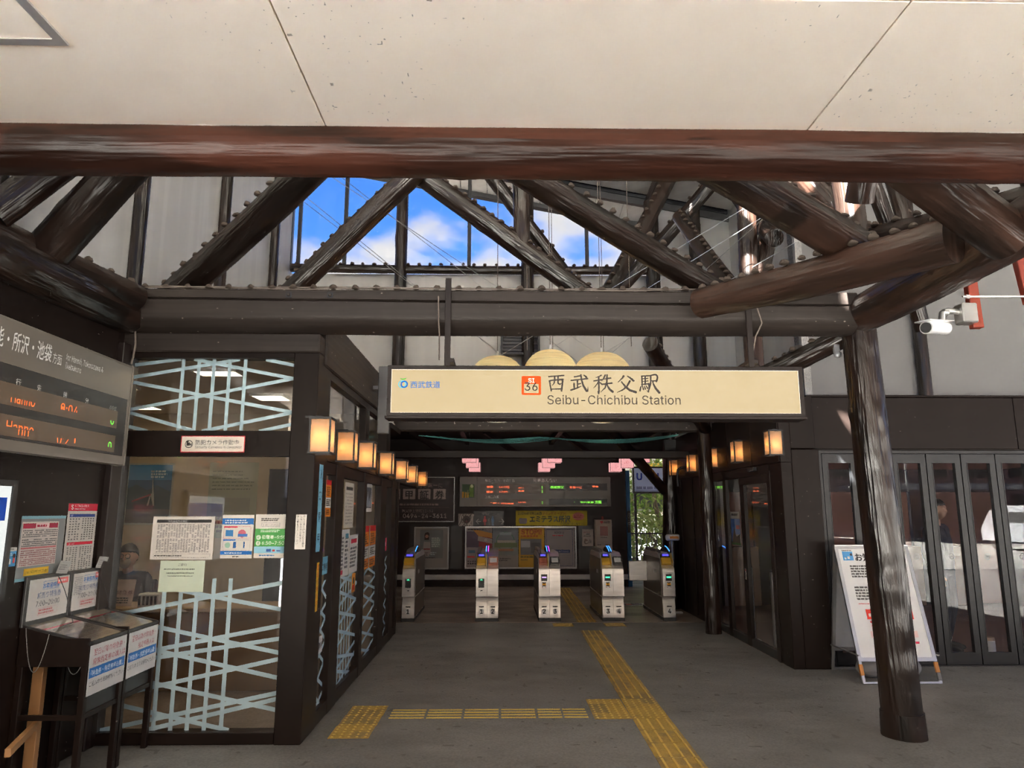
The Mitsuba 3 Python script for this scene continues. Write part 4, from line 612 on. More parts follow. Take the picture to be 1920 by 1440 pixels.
    (34955,60,68,22,27,35,32,43,36,23,37,23,41,49,41,45,47,49,49,53,43,50,41,77,41,77,37,55,37,60,30,70,36,73,34,74,33,63,27,70,23,78,21,75,17,68,19,61,23,54,30,50,37,41,30,41,22,54,25,54,21,36,16,34,19,36,21,36,28,25,24,52,39,59,52,60,50,70,54,70,57,61,69,62,68,63,61,68,64,70,72,65,70,62,76,62,76,59,59,57,59,56,64,51,69,48,73,49,74,54,77,52,76,48,73,44,66,44,59,49,53,56,40,56,18,22,54,32,64,37,70,41,69,36,61,36,44,32,44,32,56,25,51),
    (35199,60,32,24,62,24,66,76,66,76,62,58,62,59,54,74,53,74,16,69,16,69,19,31,19,31,15,27,15,27,53,41,54,41,62,23,31,23,69,23,69,33,56,34,54,38,54,49,45,49,44,42,41,36,34,31,31,34,9,59,49,59,38,69,38,69,49,9,46,54,54,54,54,62,46,62,13,31,35,35,37,39,41,41,45,41,49,31,49),
    (35352,60,42,49,63,49,67,74,67,74,40,70,40,69,43,54,43,55,21,56,20,71,21,73,23,74,30,78,29,77,21,74,17,55,16,51,19,50,21,50,47,69,48,70,63,18,22,61,34,61,30,69,33,71,38,64,35,61,46,61,46,57,23,57,8,24,44,45,44,45,41,24,41,12,25,36,44,36,44,18,29,18,29,16,25,16,9,40,32,29,32,29,22,40,22,8,26,52,43,52,43,49,26,49),
    (35388,60,40,44,17,44,21,48,22,48,52,52,52,53,22,60,22,60,62,46,63,46,67,77,67,77,63,64,62,64,46,76,46,76,42,64,42,64,22,78,21,78,17,18,22,57,22,61,32,61,29,69,32,70,36,63,33,61,44,61,44,57,8,24,44,42,44,42,40,25,40,12,25,35,42,35,42,18,29,18,29,15,25,15,9,29,22,38,22,38,32,29,32,8,25,49,25,52,42,52,42,49),
    (35469,60,12,68,35,71,37,72,36,78,23,75,21,72,28,44,46,44,54,51,57,55,59,63,59,64,47,64,47,68,76,68,75,51,74,46,72,44,68,43,63,44,62,47,69,47,70,48,72,61,71,64,63,64,61,55,57,47,49,41,24,52,36,56,36,56,20,66,20,67,21,68,27,71,26,71,19,69,16,57,16,54,16,53,18,8,56,40,59,42,65,31,62,29,12,45,53,48,58,50,62,53,62,49,52,48,51,10,43,21,47,36,50,35,49,27,46,20,8,22,60,44,60,44,57,23,57,12,25,36,42,36,42,19,29,19,28,16,25,16,9,29,23,38,23,38,32,29,32,8,25,44,42,44,42,41,25,41,8,25,52,42,52,42,49,25,49,8,28,69,32,71,37,63,33,61),
    (36023,60,8,55,22,59,24,77,17,72,15,8,27,67,73,67,73,54,27,54,9,59,58,69,58,69,64,59,64,9,45,58,55,58,55,64,45,64,9,31,58,41,58,41,64,31,64,8,31,25,31,51,70,51,70,25,9,35,28,65,28,65,32,35,32,9,35,40,35,36,65,36,65,40,9,65,43,65,47,35,47,35,43,10,23,18,41,24,45,22,39,19,26,15),
    (36092,60,102,43,25,43,28,47,29,47,44,58,44,58,47,43,48,43,51,52,51,52,55,46,55,46,58,52,58,52,62,45,62,45,65,52,65,52,70,56,70,56,65,65,65,65,70,69,70,69,65,76,65,76,62,69,62,69,58,75,58,75,55,69,55,69,51,77,51,77,48,62,47,62,44,74,44,74,29,78,28,78,25,74,25,73,17,70,15,63,16,62,19,70,19,70,25,51,25,51,15,47,15,47,25,9,62,29,70,29,70,33,62,33,9,62,36,70,36,70,40,62,40,9,56,51,65,51,65,55,56,55,9,56,58,65,58,65,62,56,62,9,51,29,58,29,58,33,51,33,9,51,36,58,36,58,40,51,40,8,36,27,39,29,44,20,40,18,8,25,68,42,68,42,30,25,30,9,29,34,38,34,38,42,29,42,9,29,57,38,57,38,64,29,64,9,38,45,38,53,29,53,29,45,12,22,17,25,22,28,29,32,28,29,21,25,15),
    (36554,60,56,23,24,23,28,48,28,47,33,30,33,30,56,47,56,47,61,25,61,25,65,47,65,48,70,52,70,52,65,75,65,75,61,52,61,52,56,71,56,71,33,52,33,52,28,77,28,77,24,52,24,52,15,48,15,47,24,9,52,37,66,37,66,43,52,43,9,52,47,66,47,66,52,52,52,9,34,37,47,37,47,43,34,43,9,34,47,47,47,47,52,34,52),
    (36796,60,36,23,20,27,25,31,28,31,43,23,43,23,47,36,47,36,27,42,23,51,21,78,22,76,18,72,18,47,18,41,19,33,24,31,23,25,17,36,39,30,47,38,52,49,54,59,48,66,50,69,55,64,58,60,68,38,71,34,77,30,74,26,66,32,62,39,58,51,54,41,49,32,42,26,8,25,67,28,70,37,60,34,57),
    (36947,60,38,23,19,27,23,32,26,31,45,23,45,23,49,36,49,36,26,40,23,45,21,51,20,78,21,76,17,71,17,47,17,42,18,34,23,30,21,25,16,46,39,59,39,62,49,63,45,69,48,70,50,69,53,65,51,63,61,63,66,70,70,69,66,63,77,62,77,59,60,59,58,55,58,54,72,54,72,25,43,25,43,54,53,54,54,59,9,47,29,67,29,67,34,47,34,9,47,37,67,37,67,42,47,42,9,47,45,67,45,67,50,47,50,10,24,66,27,68,33,62,36,58,32,56),
    (37326,60,56,52,44,52,48,67,48,55,57,58,59,64,56,70,63,52,63,52,67,74,67,77,66,73,60,67,54,72,49,71,48,75,48,78,47,73,33,70,34,73,44,66,44,66,19,63,16,54,15,53,19,60,19,61,20,61,44,40,23,17,23,22,35,23,35,32,24,32,24,36,35,36,35,43,24,43,24,67,50,67,50,43,40,43,40,36,50,36,50,32,40,32,40,24,52,26,52,22,9,39,64,39,57,46,57,46,64,9,46,53,39,53,39,47,46,47,9,28,57,35,57,35,64,28,64,9,35,53,28,53,28,47,35,47),
    (37444,60,74,44,18,50,23,54,27,57,32,59,38,59,39,48,40,48,44,60,44,60,55,54,55,50,47,47,49,50,57,52,68,56,67,55,60,60,60,60,70,64,70,64,60,75,59,75,56,64,55,64,44,77,44,77,40,64,39,69,27,78,19,75,15,71,18,66,24,62,32,58,25,52,19,47,15,60,23,56,32,64,36,71,39,69,38,67,48,59,46,55,36,63,29,55,44,55,44,51,38,51,38,45,46,45,46,41,38,41,38,24,47,26,47,22,24,18,24,21,34,24,34,41,25,41,24,45,34,45,34,51,28,51,28,54,24,51,8,40,27,42,38,45,37,42,27,8,29,26,27,37,29,37,31,26),
    (38291,60,22,53,47,53,68,75,68,75,20,74,17,70,15,62,15,61,19,69,20,70,21,70,47,9,57,51,70,51,70,56,57,56,9,57,59,70,59,70,64,57,64,12,39,42,61,42,61,21,43,21,43,18,39,18,9,43,30,43,24,57,24,57,30,9,43,39,43,34,57,34,57,39,12,26,68,47,68,47,47,30,47,30,15,26,15,9,30,64,30,59,43,59,43,64,9,43,56,30,56,30,51,43,51),
    (38450,60,64,37,18,41,21,46,27,50,35,51,42,52,56,42,56,42,60,59,60,56,69,59,70,60,70,63,62,60,60,77,60,77,56,56,56,56,47,73,47,72,25,71,18,67,15,58,15,57,19,66,20,67,20,68,28,69,43,56,43,53,31,48,22,40,15,36,25,68,41,68,43,66,37,50,42,43,43,34,41,30,37,28,33,28,32,32,36,32,38,35,37,43,33,49,38,64,29,64,29,15,25,15),
    (38477,60,40,41,46,56,52,51,58,45,54,42,56,50,64,55,70,59,70,57,65,70,65,73,64,70,59,64,52,70,49,78,47,75,43,67,46,60,49,44,43,43,43,7,54,62,60,54,67,61,44,43,24,46,35,50,34,49,28,58,28,58,36,45,37,45,40,58,41,59,45,63,45,63,41,75,40,75,37,63,36,63,28,76,28,76,24,63,24,63,15,59,15,58,24,36,25,68,39,68,42,66,36,51,39,46,41,40,41,33,37,30,32,29,30,33,35,33,37,36,36,43,32,50,37,64,29,64,29,15,25,15),
    (38651,60,38,30,41,70,41,70,24,52,23,52,21,53,19,71,19,73,21,74,26,78,25,76,18,75,17,72,16,51,16,48,18,47,24,34,23,34,20,30,20,9,52,27,66,27,66,31,52,31,9,52,34,66,34,66,38,52,38,9,34,27,47,27,47,31,34,31,9,34,38,34,34,47,34,47,38,40,24,61,47,61,47,64,28,65,28,68,72,68,72,65,52,64,52,61,75,61,75,49,71,49,71,58,52,57,52,44,48,44,47,57,29,57,29,49,25,49,8,55,48,69,48,69,45,55,45,8,55,54,68,54,68,51,55,51,8,30,48,44,48,44,45,31,45,8,32,54,44,54,44,51,32,51),
    (38754,60,34,24,62,24,66,77,66,77,62,52,62,50,55,50,54,74,54,74,15,69,15,69,18,31,18,30,15,26,15,26,54,45,55,46,62,9,60,23,69,23,69,50,60,50,9,43,23,56,23,56,29,43,29,9,43,44,56,44,56,50,43,50,9,43,40,43,33,56,33,56,40,9,30,23,39,23,39,50,31,50),
    (39151,60,56,45,17,48,24,50,34,50,65,62,66,73,69,76,66,66,63,54,62,54,54,74,54,75,53,73,40,67,28,72,22,78,19,75,15,69,20,65,24,55,15,52,18,56,21,62,28,58,37,54,49,54,34,52,23,48,15,11,58,49,62,38,65,32,68,39,71,49,20,22,57,31,66,35,71,38,69,37,68,47,59,45,56,35,64,24,54,23,54,36,24,20,26,23,26,53,34,53,33,58,36,59,38,53,45,53,45,33,30,33,30,23,39,26,37,30,40,31,45,20,42,19,40,23,26,16,9,30,36,41,36,41,41,30,41,9,30,45,41,45,41,49,30,49),
    (39365,60,38,46,17,49,24,52,34,52,68,75,68,75,43,66,43,66,42,68,34,72,26,78,18,75,15,71,19,65,30,62,43,56,43,55,29,52,20,50,15,9,56,48,71,48,71,64,56,64,56,25,68,47,68,47,64,39,64,39,59,46,59,46,55,39,55,39,50,46,50,46,46,39,46,39,41,48,40,46,21,45,17,44,16,36,15,35,19,41,19,42,20,43,27,41,26,38,34,40,34,43,28,44,37,25,37,9,29,41,35,41,35,46,29,46,9,29,50,35,50,35,55,29,55,9,29,59,35,59,35,64,29,64,8,34,33,36,33,38,24,36,23,8,30,21,29,32,31,32,32,22,12,22,20,24,25,25,33,27,33,26,21,24,18),
]


def _unpack():
    """Each row: code point, advance, then rings: twice the point count (plus 1 for a hole) and the points, 60 units per em, offset by 20."""
    out = {}
    for row in GLYPHS:
        i, polys = 2, []
        while i < len(row):
            n, hole = divmod(row[i], 2)
            pts = (np.array(row[i + 1:i + 1 + 2 * n], float).reshape(-1, 2) - 20) / 60
            i += 1 + 2 * n
            (polys[-1][1] if hole else polys).append(pts if hole else (pts, []))
        g = unary_union([Polygon(a, h).buffer(0) for a, h in polys]) if polys else Polygon()
        out[chr(row[0])] = (row[1] / 60, g)
    return out


FONT = _unpack()
_tri = {}


def tri(g, key=None):
    if key is not None and key in _tri:
        return _tri[key]
    vs, fs, at = [], [], 0
    for q in getattr(g, 'geoms', [g]):
        if q.is_empty or q.area < 1e-9 or not hasattr(q, 'exterior'):
            continue
        v, f = trimesh.creation.triangulate_polygon(q, engine='earcut')
        v, f = np.array(v), np.array(f)
        e1, e2 = v[f[:, 1]] - v[f[:, 0]], v[f[:, 2]] - v[f[:, 0]]
        f[e1[:, 0] * e2[:, 1] - e1[:, 1] * e2[:, 0] < 0] = f[e1[:, 0] * e2[:, 1] - e1[:, 1] * e2[:, 0] < 0][:, ::-1]
        vs.append(v)
        fs.append(f + at)
        at += len(v)
    r = (np.vstack(vs), np.vstack(fs)) if vs else (np.zeros((0, 2)), np.zeros((0, 3), int))
    if key is not None:
        _tri[key] = r
    return r


def text_width(s, h):
    return sum(FONT.get(c, FONT[' '])[0] for c in s) * h


def text(s, x, y, h, align='l', bold=0.0, clip=None, squeeze=1.0, vertical=False):
    """(points, triangles) of a line of lettering; h is the em height. clip = (low, high) keeps a band of each character, in ems."""
    w = text_width(s, h) * squeeze
    x = x - (w if align == 'r' else w / 2 if align == 'c' else 0)
    vs, fs, at = [], [], 0
    for c in s:
        adv, g = FONT.get(c, FONT[' '])
        k = (c, bold, clip)
        if k not in _tri:
            q = g.buffer(bold, quad_segs=2) if bold else g
            if clip:
                q = q.intersection(sbox(-1, clip[0], 3, clip[1]))
            tri(q, k)
        v, f = _tri[k]
        if len(f):
            vs.append(v * (h * squeeze, h) + (x, y))
            fs.append(f + at)
            at += len(v)
        if vertical:
            y -= h * 1.04
        else:
            x += adv * h * squeeze
    return (np.vstack(vs), np.vstack(fs)) if vs else (np.zeros((0, 2)), np.zeros((0, 3), int))


def R_(x, y, w, h, c):
    return ('m', (np.array([(x, y), (x + w, y), (x + w, y + h), (x, y + h)], float), np.array([(0, 1, 2), (0, 2, 3)])), c)


def T_(s, x, y, h, c=(20, 18, 18), **k):
    return ('m', text(s, x, y, h, **k), c)


def P_(pts, c):
    g = pts if hasattr(pts, 'geom_type') else Polygon(pts)
    return ('m', tri(g), c)


def B_(x, y, w, h, t, c):
    """A printed outline box."""
    return P_(Polygon([(x, y), (x + w, y), (x + w, y + h), (x, y + h)], [[(x + t, y + t), (x + t, y + h - t), (x + w - t, y + h - t), (x + w - t, y + t)]]), c)


def lines_(x, y, w, h, n, c=(70, 68, 66), seed=0, fill=0.62):
    """n rows of fine print too small to read: short dark runs."""
    rs, v, f, at = np.random.RandomState(seed), [], [], 0
    for i in range(n):
        yy, xx = y + h - (i + 0.8) * h / n, x
        end = x + w * rs.uniform(0.7, 1.0)
        while xx < end:
            l = rs.uniform(0.25, 1.0) * h / n * 1.6
            b = min(xx + l, end)
            v += [(xx, yy), (b, yy), (b, yy + fill * h / n), (xx, yy + fill * h / n)]
            f += [(at, at + 1, at + 2), (at, at + 2, at + 3)]
            at += 4
            xx = b + 0.28 * h / n
    return ('m', (np.array(v, float), np.array(f)), c)


def table_(x, y, w, h, nx, ny, c=(60, 58, 58), seed=0, fill=0.55):
    """A printed timetable: a grid of small entries."""
    rs, v, f, at = np.random.RandomState(seed), [], [], 0
    for i in range(nx):
        for j in range(ny):
            if rs.rand() < 0.12:
                continue
            a, b = x + (i + 0.2) * w / nx, y + (j + 0.25) * h / ny
            v += [(a, b), (a + fill * w / nx, b), (a + fill * w / nx, b + 0.5 * h / ny), (a, b + 0.5 * h / ny)]
            f += [(at, at + 1, at + 2), (at, at + 2, at + 3)]
            at += 4
    return ('m', (np.array(v, float), np.array(f)), c)


def sheet(O, U, V, items, w=None, h=None, paper=(225, 222, 214), thick=0.0012, step=0.00025):
    """A printed sheet standing at O (its lower left corner), U along its width, V along its height: (mesh, colours per vertex)."""
    O, U, V = (np.asarray(a, float) for a in (O, U, V))
    U, V = U / np.linalg.norm(U), V / np.linalg.norm(V)
    N = np.cross(U, V)
    vs, fs, cs, at = [], [], [], 0
    if w:
        b = bx(0, w, 0, h, -thick, 0)
        vs.append(np.asarray(b.vertices) @ np.stack([U, V, N]) + O)
        fs.append(np.asarray(b.faces))
        cs.append(np.tile(lin(*paper), (len(b.vertices), 1)))
        at = len(b.vertices)
    for i, (_, (v, f), c) in enumerate(items):
        if not len(f):
            continue
        vs.append(v[:, :1] * U + v[:, 1:] * V + O + N * step * (i + 1))
        fs.append(f + at)
        cs.append(np.tile(lin(*c), (len(v), 1)))
        at += len(v)
    return trimesh.Trimesh(np.vstack(vs), np.vstack(fs), process=False), np.vstack(cs)


def printed(holder, base, *a, label=None, **k):
    m, c = sheet(*a, **k)
    return part(holder, base, m, 'print', False, label=label, color=c)


def poster(base, label, category, group, *a, **k):
    m, c = sheet(*a, **k)
    return solo(base, m, 'print', label, category, group, smooth=False, color=c)


def flat(items, O, U, V, off=0.0006):
    """Lettering alone, as one mesh."""
    return sheet(O, U, V, items, step=off)[0]




def prints(holder, base, O, U, V, items):
    """One part for every printed item."""
    N = np.cross(np.asarray(U, float), np.asarray(V, float))
    for i, it in enumerate(items):
        m, c = sheet(np.asarray(O, float) + N / np.linalg.norm(N) * 0.00025 * i, U, V, [it])
        part(holder, base, m, 'print', False, color=c)


def letters(holder, base, items, O, U, V, material, off=0.0006, **k):
    """One part for every line of lettering."""
    for it in items:
        part(holder, base, flat([it], O, U, V, off), material, False, **k)


X, Y, Z = np.eye(3)

# ================================================================== the setting
# ---- floor
fl = struct('floor', bx(-12, 30, -4.6, 10.82, -0.1, 0), 'concrete', 'grey worn concrete floor of the entrance hall')
struct('platform_floor', bx(-4.5, 9, 10.824, 19, -0.1, 0.004), 'inner_concrete', 'brownish concrete floor beyond the ticket gates')

# ---- tactile paving: every tile and raised bar is a piece of the floor
dome = lathe([(0.0, 0.005), (0.006, 0.0045), (0.0105, 0.002), (0.0115, 0)], 8)


def tile_mesh(kind):
    """(slab, raised pieces) of one paving tile."""
    t = []
    if kind == 'dots':
        for i in range(5):
            for j in range(5):
                d = dome.copy()
                d.apply_translation((-0.12 + 0.06 * i, -0.12 + 0.06 * j, 0.004))
                t.append(d)
    else:
        for i in range(4):
            t.append(bx(-0.122 + 0.075 * i - 0.009 + 0.01, -0.122 + 0.075 * i + 0.009 + 0.01, -0.136, 0.136, 0.003, 0.0088, 0.003))
    return bx(-0.1475, 0.1475, -0.1475, 0.1475, 0, 0.004, 0.0012), cat(t)


tile_first = {}


def lay(kind, x, y, rz):
    M = T().translate([x, y, 0.0002]).rotate([0, 0, 1], rz)
    if kind not in tile_first:
        a, b = tile_mesh(kind)
        k = part(fl, 'tactile_tile', a, 'tactile')
        d = part(k, 'dot' if kind == 'dots' else 'raised_bar', b, 'tactile_raised')
        tile_first[kind] = (k, d)
        scene[k]['to_world'] = scene[d]['to_world'] = M
    else:
        k = copy_part(fl, 'tactile_tile', tile_first[kind][0], M)
        copy_part(k, 'dot' if kind == 'dots' else 'raised_bar', tile_first[kind][1], M)


skew = math.radians(-0.9)
for i in range(20):                       # the strip that leads to the gates
    y = 4.27 + 0.3 * i
    x = 1.185 + (y - 4.85) * math.tan(-skew)
    lay('dots' if i in (6, 7) else 'bars', x, y, math.degrees(skew))
for y in (6.07, 6.37):
    lay('dots', 0.905, y, 0)
for i in range(16):                       # it goes on behind the gates
    y = 10.98 + 0.3 * i
    lay('bars', 1.30 + (y - 10.5) * 0.016, y, math.degrees(skew))
for x in (0.93, 1.67):
    lay('bars', x, 10.62, 90)
for x in (-1.075, -0.955):
    for y in (5.62, 5.92, 6.19):
        if x == -1.075:
            lay('dots', x + (y - 5.6) * 0.02, y, 0)
for i, x0 in enumerate((-0.86, -0.565, -0.27, 0.025, 0.32, 0.525)):
    w = 0.275 if i < 4 else 0.19
    for j in range(4):
        k = part(fl, 'guide_bar', bx(x0, x0 + w, 5.965 + 0.075 * j, 5.99 + 0.075 * j, 0, 0.006, 0.002), 'tactile_raised')

# ---- left wall, with seams
wl = struct('wall_left', bx(-3.0, -2.86, 1.2, 5.33, 0, 3.0), 'brown_steel', 'dark brown steel wall beside the ticket office')
for y0, y1 in ((1.2, 3.52), (3.53, 3.66), (3.67, 5.22)):
    part(wl, 'panel', bx(-2.86, -2.845, y0, y1, 0.0, 2.98, 0.004), 'brown_steel')
part(wl, 'corner_post', bx(-2.86, -2.80, 5.22, 5.36, 0, 2.85, 0.006), 'dark_brown')

# ---- entrance canopy: soffit panels with open joints
cs = struct('ceiling_canopy', bx(-9, 5.27, -5.6, 2.74, 3.19, 3.5), 'brown_steel', 'underside of the entrance canopy')
for i in range(-4, 2):
    for y0, y1 in ((1.938, 2.70), (-0.06, 1.932), (-2.06, -0.066), (-4.06, -2.066), (-5.6, -4.066)):
        x0 = 1.277 + 1.993 * i
        part(cs, 'panel', bx(x0 + 0.003, x0 + 1.990, y0, y1, 3.16, 3.19, 0.0015), 'soffit')
part(cs, 'edge_strip', bx(-9, 5.27, 2.70, 2.722, 3.150, 3.19, 0.003), 'white_paint')
part(cs, 'edge_strip', bx(-9, 5.27, 2.722, 2.76, 3.138, 3.19, 0.003), 'mid_gray')
part(cs, 'roof_covering', bx(-9.05, 5.3, -5.65, 2.76, 3.5, 3.56, 0.01), 'bounce_roofing')  # unseen canopy top, made pale to bounce sunlight up into the hall
hb = struct('trim_1', hole_frame(-1.93, -1.46, 1.72, 2.19, 0.034, 'z', 3.152, 3.16), 'silver', 'aluminium frame of the soffit access hatch')
part(hb, 'hatch', bx(-1.893, -1.497, 1.757, 2.153, 3.155, 3.159), 'soffit')

# ---- roof over the hall; unseen deep front overhang added to block direct sun
def roof_z(x, y):
    return 6.62 - 0.19 * x + 0.10 * (10 - y)


def roof_quad(x0, x1, y0, y1, up=0.0, th=0.1):
    c = [(x0, y0), (x1, y0), (x1, y1), (x0, y1)]
    v = [(a, b, roof_z(a, b) + up) for a, b in c] + [(a, b, roof_z(a, b) + up + th) for a, b in c]
    return trimesh.convex.convex_hull(np.array(v))


ROOF_Y0 = -5.0
# unseen roof slots, added along the sun's path to light patches on logs
def slot(c, w, l):
    s, u, d = frame_of(SUN)
    m = bx(-w / 2, w / 2, -l / 2, l / 2, -1.2, 1.2)
    M = np.eye(4)
    M[:3, 0], M[:3, 1], M[:3, 2], M[:3, 3] = s, u, d, (c[0], c[1], roof_z(*c) + 0.15)
    m.apply_transform(M)
    return m


SUN_SLOTS = [slot((-0.16, 0.12), 0.16, 0.75), slot((0.335, 2.84), 0.14, 0.95), slot((1.80, 7.70), 0.16, 0.34), slot((0.22, 1.40), 0.14, 0.5)]


def pierced(m):
    for s in SUN_SLOTS:
        if (m.bounds[0] < s.bounds[1]).all() and (m.bounds[1] > s.bounds[0]).all():
            m = trimesh.boolean.difference([m, s], engine='manifold')
    return m


rf = struct('roof', pierced(roof_quad(-16, 14, ROOF_Y0, 10.05, 0.12, 0.2)), 'brown_steel', 'roof over the timber hall')
xs = [-5, -3.3, -1.44, 0.42, 2.25, 4.1, 6, 9]
ys = [1.0, 2.8, 4.6, 6.4, 8.2, 10.0]
for a, b in zip(xs[:-1], xs[1:]):
    for c, d in zip(ys[:-1], ys[1:]):
        part(rf, 'panel', pierced(roof_quad(a + 0.05, b - 0.05, c + 0.1, d - 0.1, 0.05, 0.05)), 'gray_panel')
for x in xs[1:-1]:
    part(rf, 'rafter', bar((x, 1.0, roof_z(x, 1.0) + 0.0), (x, 10.0, roof_z(x, 10)), 0.10, 0.16, 0.01), 'dark_brown')
for y in ys[1:-1]:
    part(rf, 'purlin', bar((-5, y, roof_z(-5, y) - 0.02), (9, y, roof_z(9, y) - 0.02), 0.16, 0.14, 0.01), 'black')
# the eave beyond the back windows: boards and a dark edge
for i in range(22):
    x0 = -4.4 + 0.42 * i
    part(rf, 'eave_board', roof_quad(x0 + 0.004, x0 + 0.416, 10.06, 10.62, 0.0, 0.03), 'gray_panel')
part(rf, 'eave_edge', roof_quad(-5, 9, 10.62, 10.72, -0.07, 0.2), 'dark_gray')
part(rf, 'eave_cover', roof_quad(-5, 9, 10.03, 10.7, 0.06, 0.05), 'dark_gray')

# ---- upper left wall: grey panels between dark posts
wu = struct('wall_upper_left', bx(-3.25, -3.12, 2.4, 10.1, 3.0, 8.0), 'brown_steel', 'pale grey panelled upper wall on the ticket office side')
py = [2.4, 4.05, 5.70, 7.42, 9.13, 10.1]
for a, b in zip(py[:-1], py[1:]):
    part(wu, 'panel', bx(-3.12, -3.07, a, b, 3.0, 8.0), 'gray_panel')
for y in py[1:-1]:
    m, u = log((-3.03, y, 2.9), (-3.03, y, 7.9), 0.062, 0.06, int(y * 7), knots=3, bow=0.005)
    part(wu, 'post', m, 'wood', True, uv=u)

# ---- back wall with clerestory windows
wb = struct('wall_back', bx(-3.1, 3.5, 10.06, 10.15, 2.86, 5.05), 'gray_panel', 'pale grey upper back wall under the clerestory windows')
for a, b in ((-3.1, -1.44), (-1.44, 0.42), (0.42, 2.25), (2.25, 3.5)):
    part(wb, 'panel', bx(a + 0.01, b - 0.01, 10.02, 10.06, 2.88, 5.04, 0.004), 'gray_panel')
part(wb, 'panel', ext([(2.36, 5.05), (3.5, 5.05), (3.5, roof_z(3.5, 10)), (2.36, roof_z(2.36, 10))], 'y', 10.02, 10.1), 'gray_panel')
for i, (a, b) in enumerate(((-3.06, -2.29), (-2.29, -1.44), (-1.44, -0.45), (-0.45, 0.42), (0.42, 1.3), (1.3, 2.25))):
    w = struct(f'window_{i + 1}', ext([(a + 0.02, 5.2), (b - 0.02, 5.2), (b - 0.02, roof_z(b, 10) - 0.02), (a + 0.02, roof_z(a, 10) - 0.02)], 'y', 10.05, 10.051), 'acrylic', 'clerestory pane under the roof')
for i, x in enumerate((-2.29, -0.45, 1.3)):
    struct(f'trim_{i + 2}', bx(x - 0.026, x + 0.026, 10.0, 10.06, 5.18, roof_z(x, 10), 0.004), 'dark_gray', 'thin dark window mullion of the clerestory')
struct('trim_5', bar((-3.1, 10.02, roof_z(-3.1, 10) - 0.03), (3.5, 10.02, roof_z(3.5, 10) - 0.03), 0.08, 0.10), 'dark_gray', 'dark head rail of the clerestory windows')
struct('trim_6', bx(-3.14, -3.06, 9.98, 10.06, 5.1, 7.3, 0.004), 'dark_gray', 'dark end post of the clerestory windows')
struct('trim_7', bx(-2.99, -2.94, 10.0, 10.05, 5.2, 7.2, 0.004), 'dark_gray', 'slim inner jamb of the clerestory windows')

# ---- right side: upper wall, fascia, corner
wr = struct('wall_right', bx(3.44, 9, 7.86, 8.0, 2.86, 6.6), 'brown_steel', 'pale grey upper wall above the folding doors')
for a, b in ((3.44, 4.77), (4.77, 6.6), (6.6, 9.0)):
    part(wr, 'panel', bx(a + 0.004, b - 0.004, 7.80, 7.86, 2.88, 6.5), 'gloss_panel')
m, u = log((4.78, 7.76, 2.87), (4.78, 7.76, 6.2), 0.07, 0.068, 41, knots=3, bow=0.004)
part(wr, 'post', m, 'wood', True, uv=u)
struct('wall_left_return', bx(-12, -2.87, 5.36, 5.44, 0, 3.0), 'brown_steel', 'office front wall beyond the left wall')
struct('roof_office', bx(-12, -3.0, 1.2, 10.2, 2.9, 3.0), 'brown_steel', 'low roof over the ticket office')
wc = struct('wall_right_return', bx(3.44, 3.52, 7.8, 10.1, 2.86, 6.4), 'gray_panel', 'pale grey side wall behind the log struts')
fa = struct('wall_fascia', bx(3.3, 9, 7.74, 7.9, 2.27, 2.86), 'brown_steel', 'dark brown steel fascia above the folding doors')
for a, b in ((3.45, 5.72), (5.727, 8.0), (8.007, 9.0)):
    part(fa, 'panel', bx(a, b, 7.715, 7.74, 2.28, 2.85, 0.004), 'brown_steel')
part(fa, 'cap', bx(3.40, 9, 7.70, 7.80, 2.85, 2.875, 0.006), 'brown_steel')
wk = struct('wall_corner', bx(3.17, 3.475, 7.66, 7.9, 0, 2.27, 0.008), 'brown_steel', 'dark brown steel corner panel beside the folding doors')
part(wk, 'panel', bx(3.165, 3.44, 7.655, 7.9, 2.275, 2.85, 0.008), 'brown_steel')

# ================================================================== log truss
stud_first = []


def stud_mesh(seed):
    m = trimesh.creation.icosphere(subdivisions=1, radius=1.0)
    v = m.vertices * (1 + 0.35 * (meshkit.noise(m.vertices * 2.3 + seed, seed) - 0.5)[:, None])
    v[:, 2] = np.where(v[:, 2] < 0, v[:, 2] * 0.35, v[:, 2] * 0.95)
    return trimesh.Trimesh(v * 0.030, m.faces, process=False)


def studs(holder, p, q, spacing=0.105, size=1.0, lift=0.0):
    """The row of knobbly studs along the top of a log."""
    p, q = np.asarray(p, float), np.asarray(q, float)
    n = max(2, int(np.linalg.norm(q - p) / spacing))
    for i in range(n):
        c = p + (q - p) * (i + 0.5) / n + (0, 0, lift)
        c = c + np.array([random.uniform(-0.008, 0.008), random.uniform(-0.006, 0.006), 0])
        M = T().translate(c.tolist()).rotate([0, 0, 1], random.uniform(0, 360)).scale([size * random.uniform(0.8, 1.15), size * random.uniform(0.8, 1.1), size * random.uniform(0.8, 1.1)])
        if len(stud_first) < 3:
            k = part(holder, 'stud', stud_mesh(len(stud_first) + 1), 'stud', True)
            scene[k]['to_world'] = M
            stud_first.append(k)
        else:
            copy_part(holder, 'stud', stud_first[i % 3], M)


def log_thing(base, label, p0, p1, r0, r1, seed, category='log strut', group='logs of the roof truss', stud=0, knots=5, bow=0.015, n=26, wood='wood'):
    k = thing(base, label, category, group)
    m, u = log(p0, p1, r0, r1, seed, knots=knots, bow=bow, n=n)
    part(k, 'trunk', m, wood, True, uv=u)
    if stud:
        p0, p1 = np.asarray(p0, float), np.asarray(p1, float)
        s, up, d = frame_of(p1 - p0)
        if up[2] < 0:
            up = -up
        up = up - s * math.copysign(0.5, s[1])
        up /= np.linalg.norm(up)
        studs(k, p0 + up * r0 * 0.98, p1 + up * r1 * 0.98, stud)
    return k


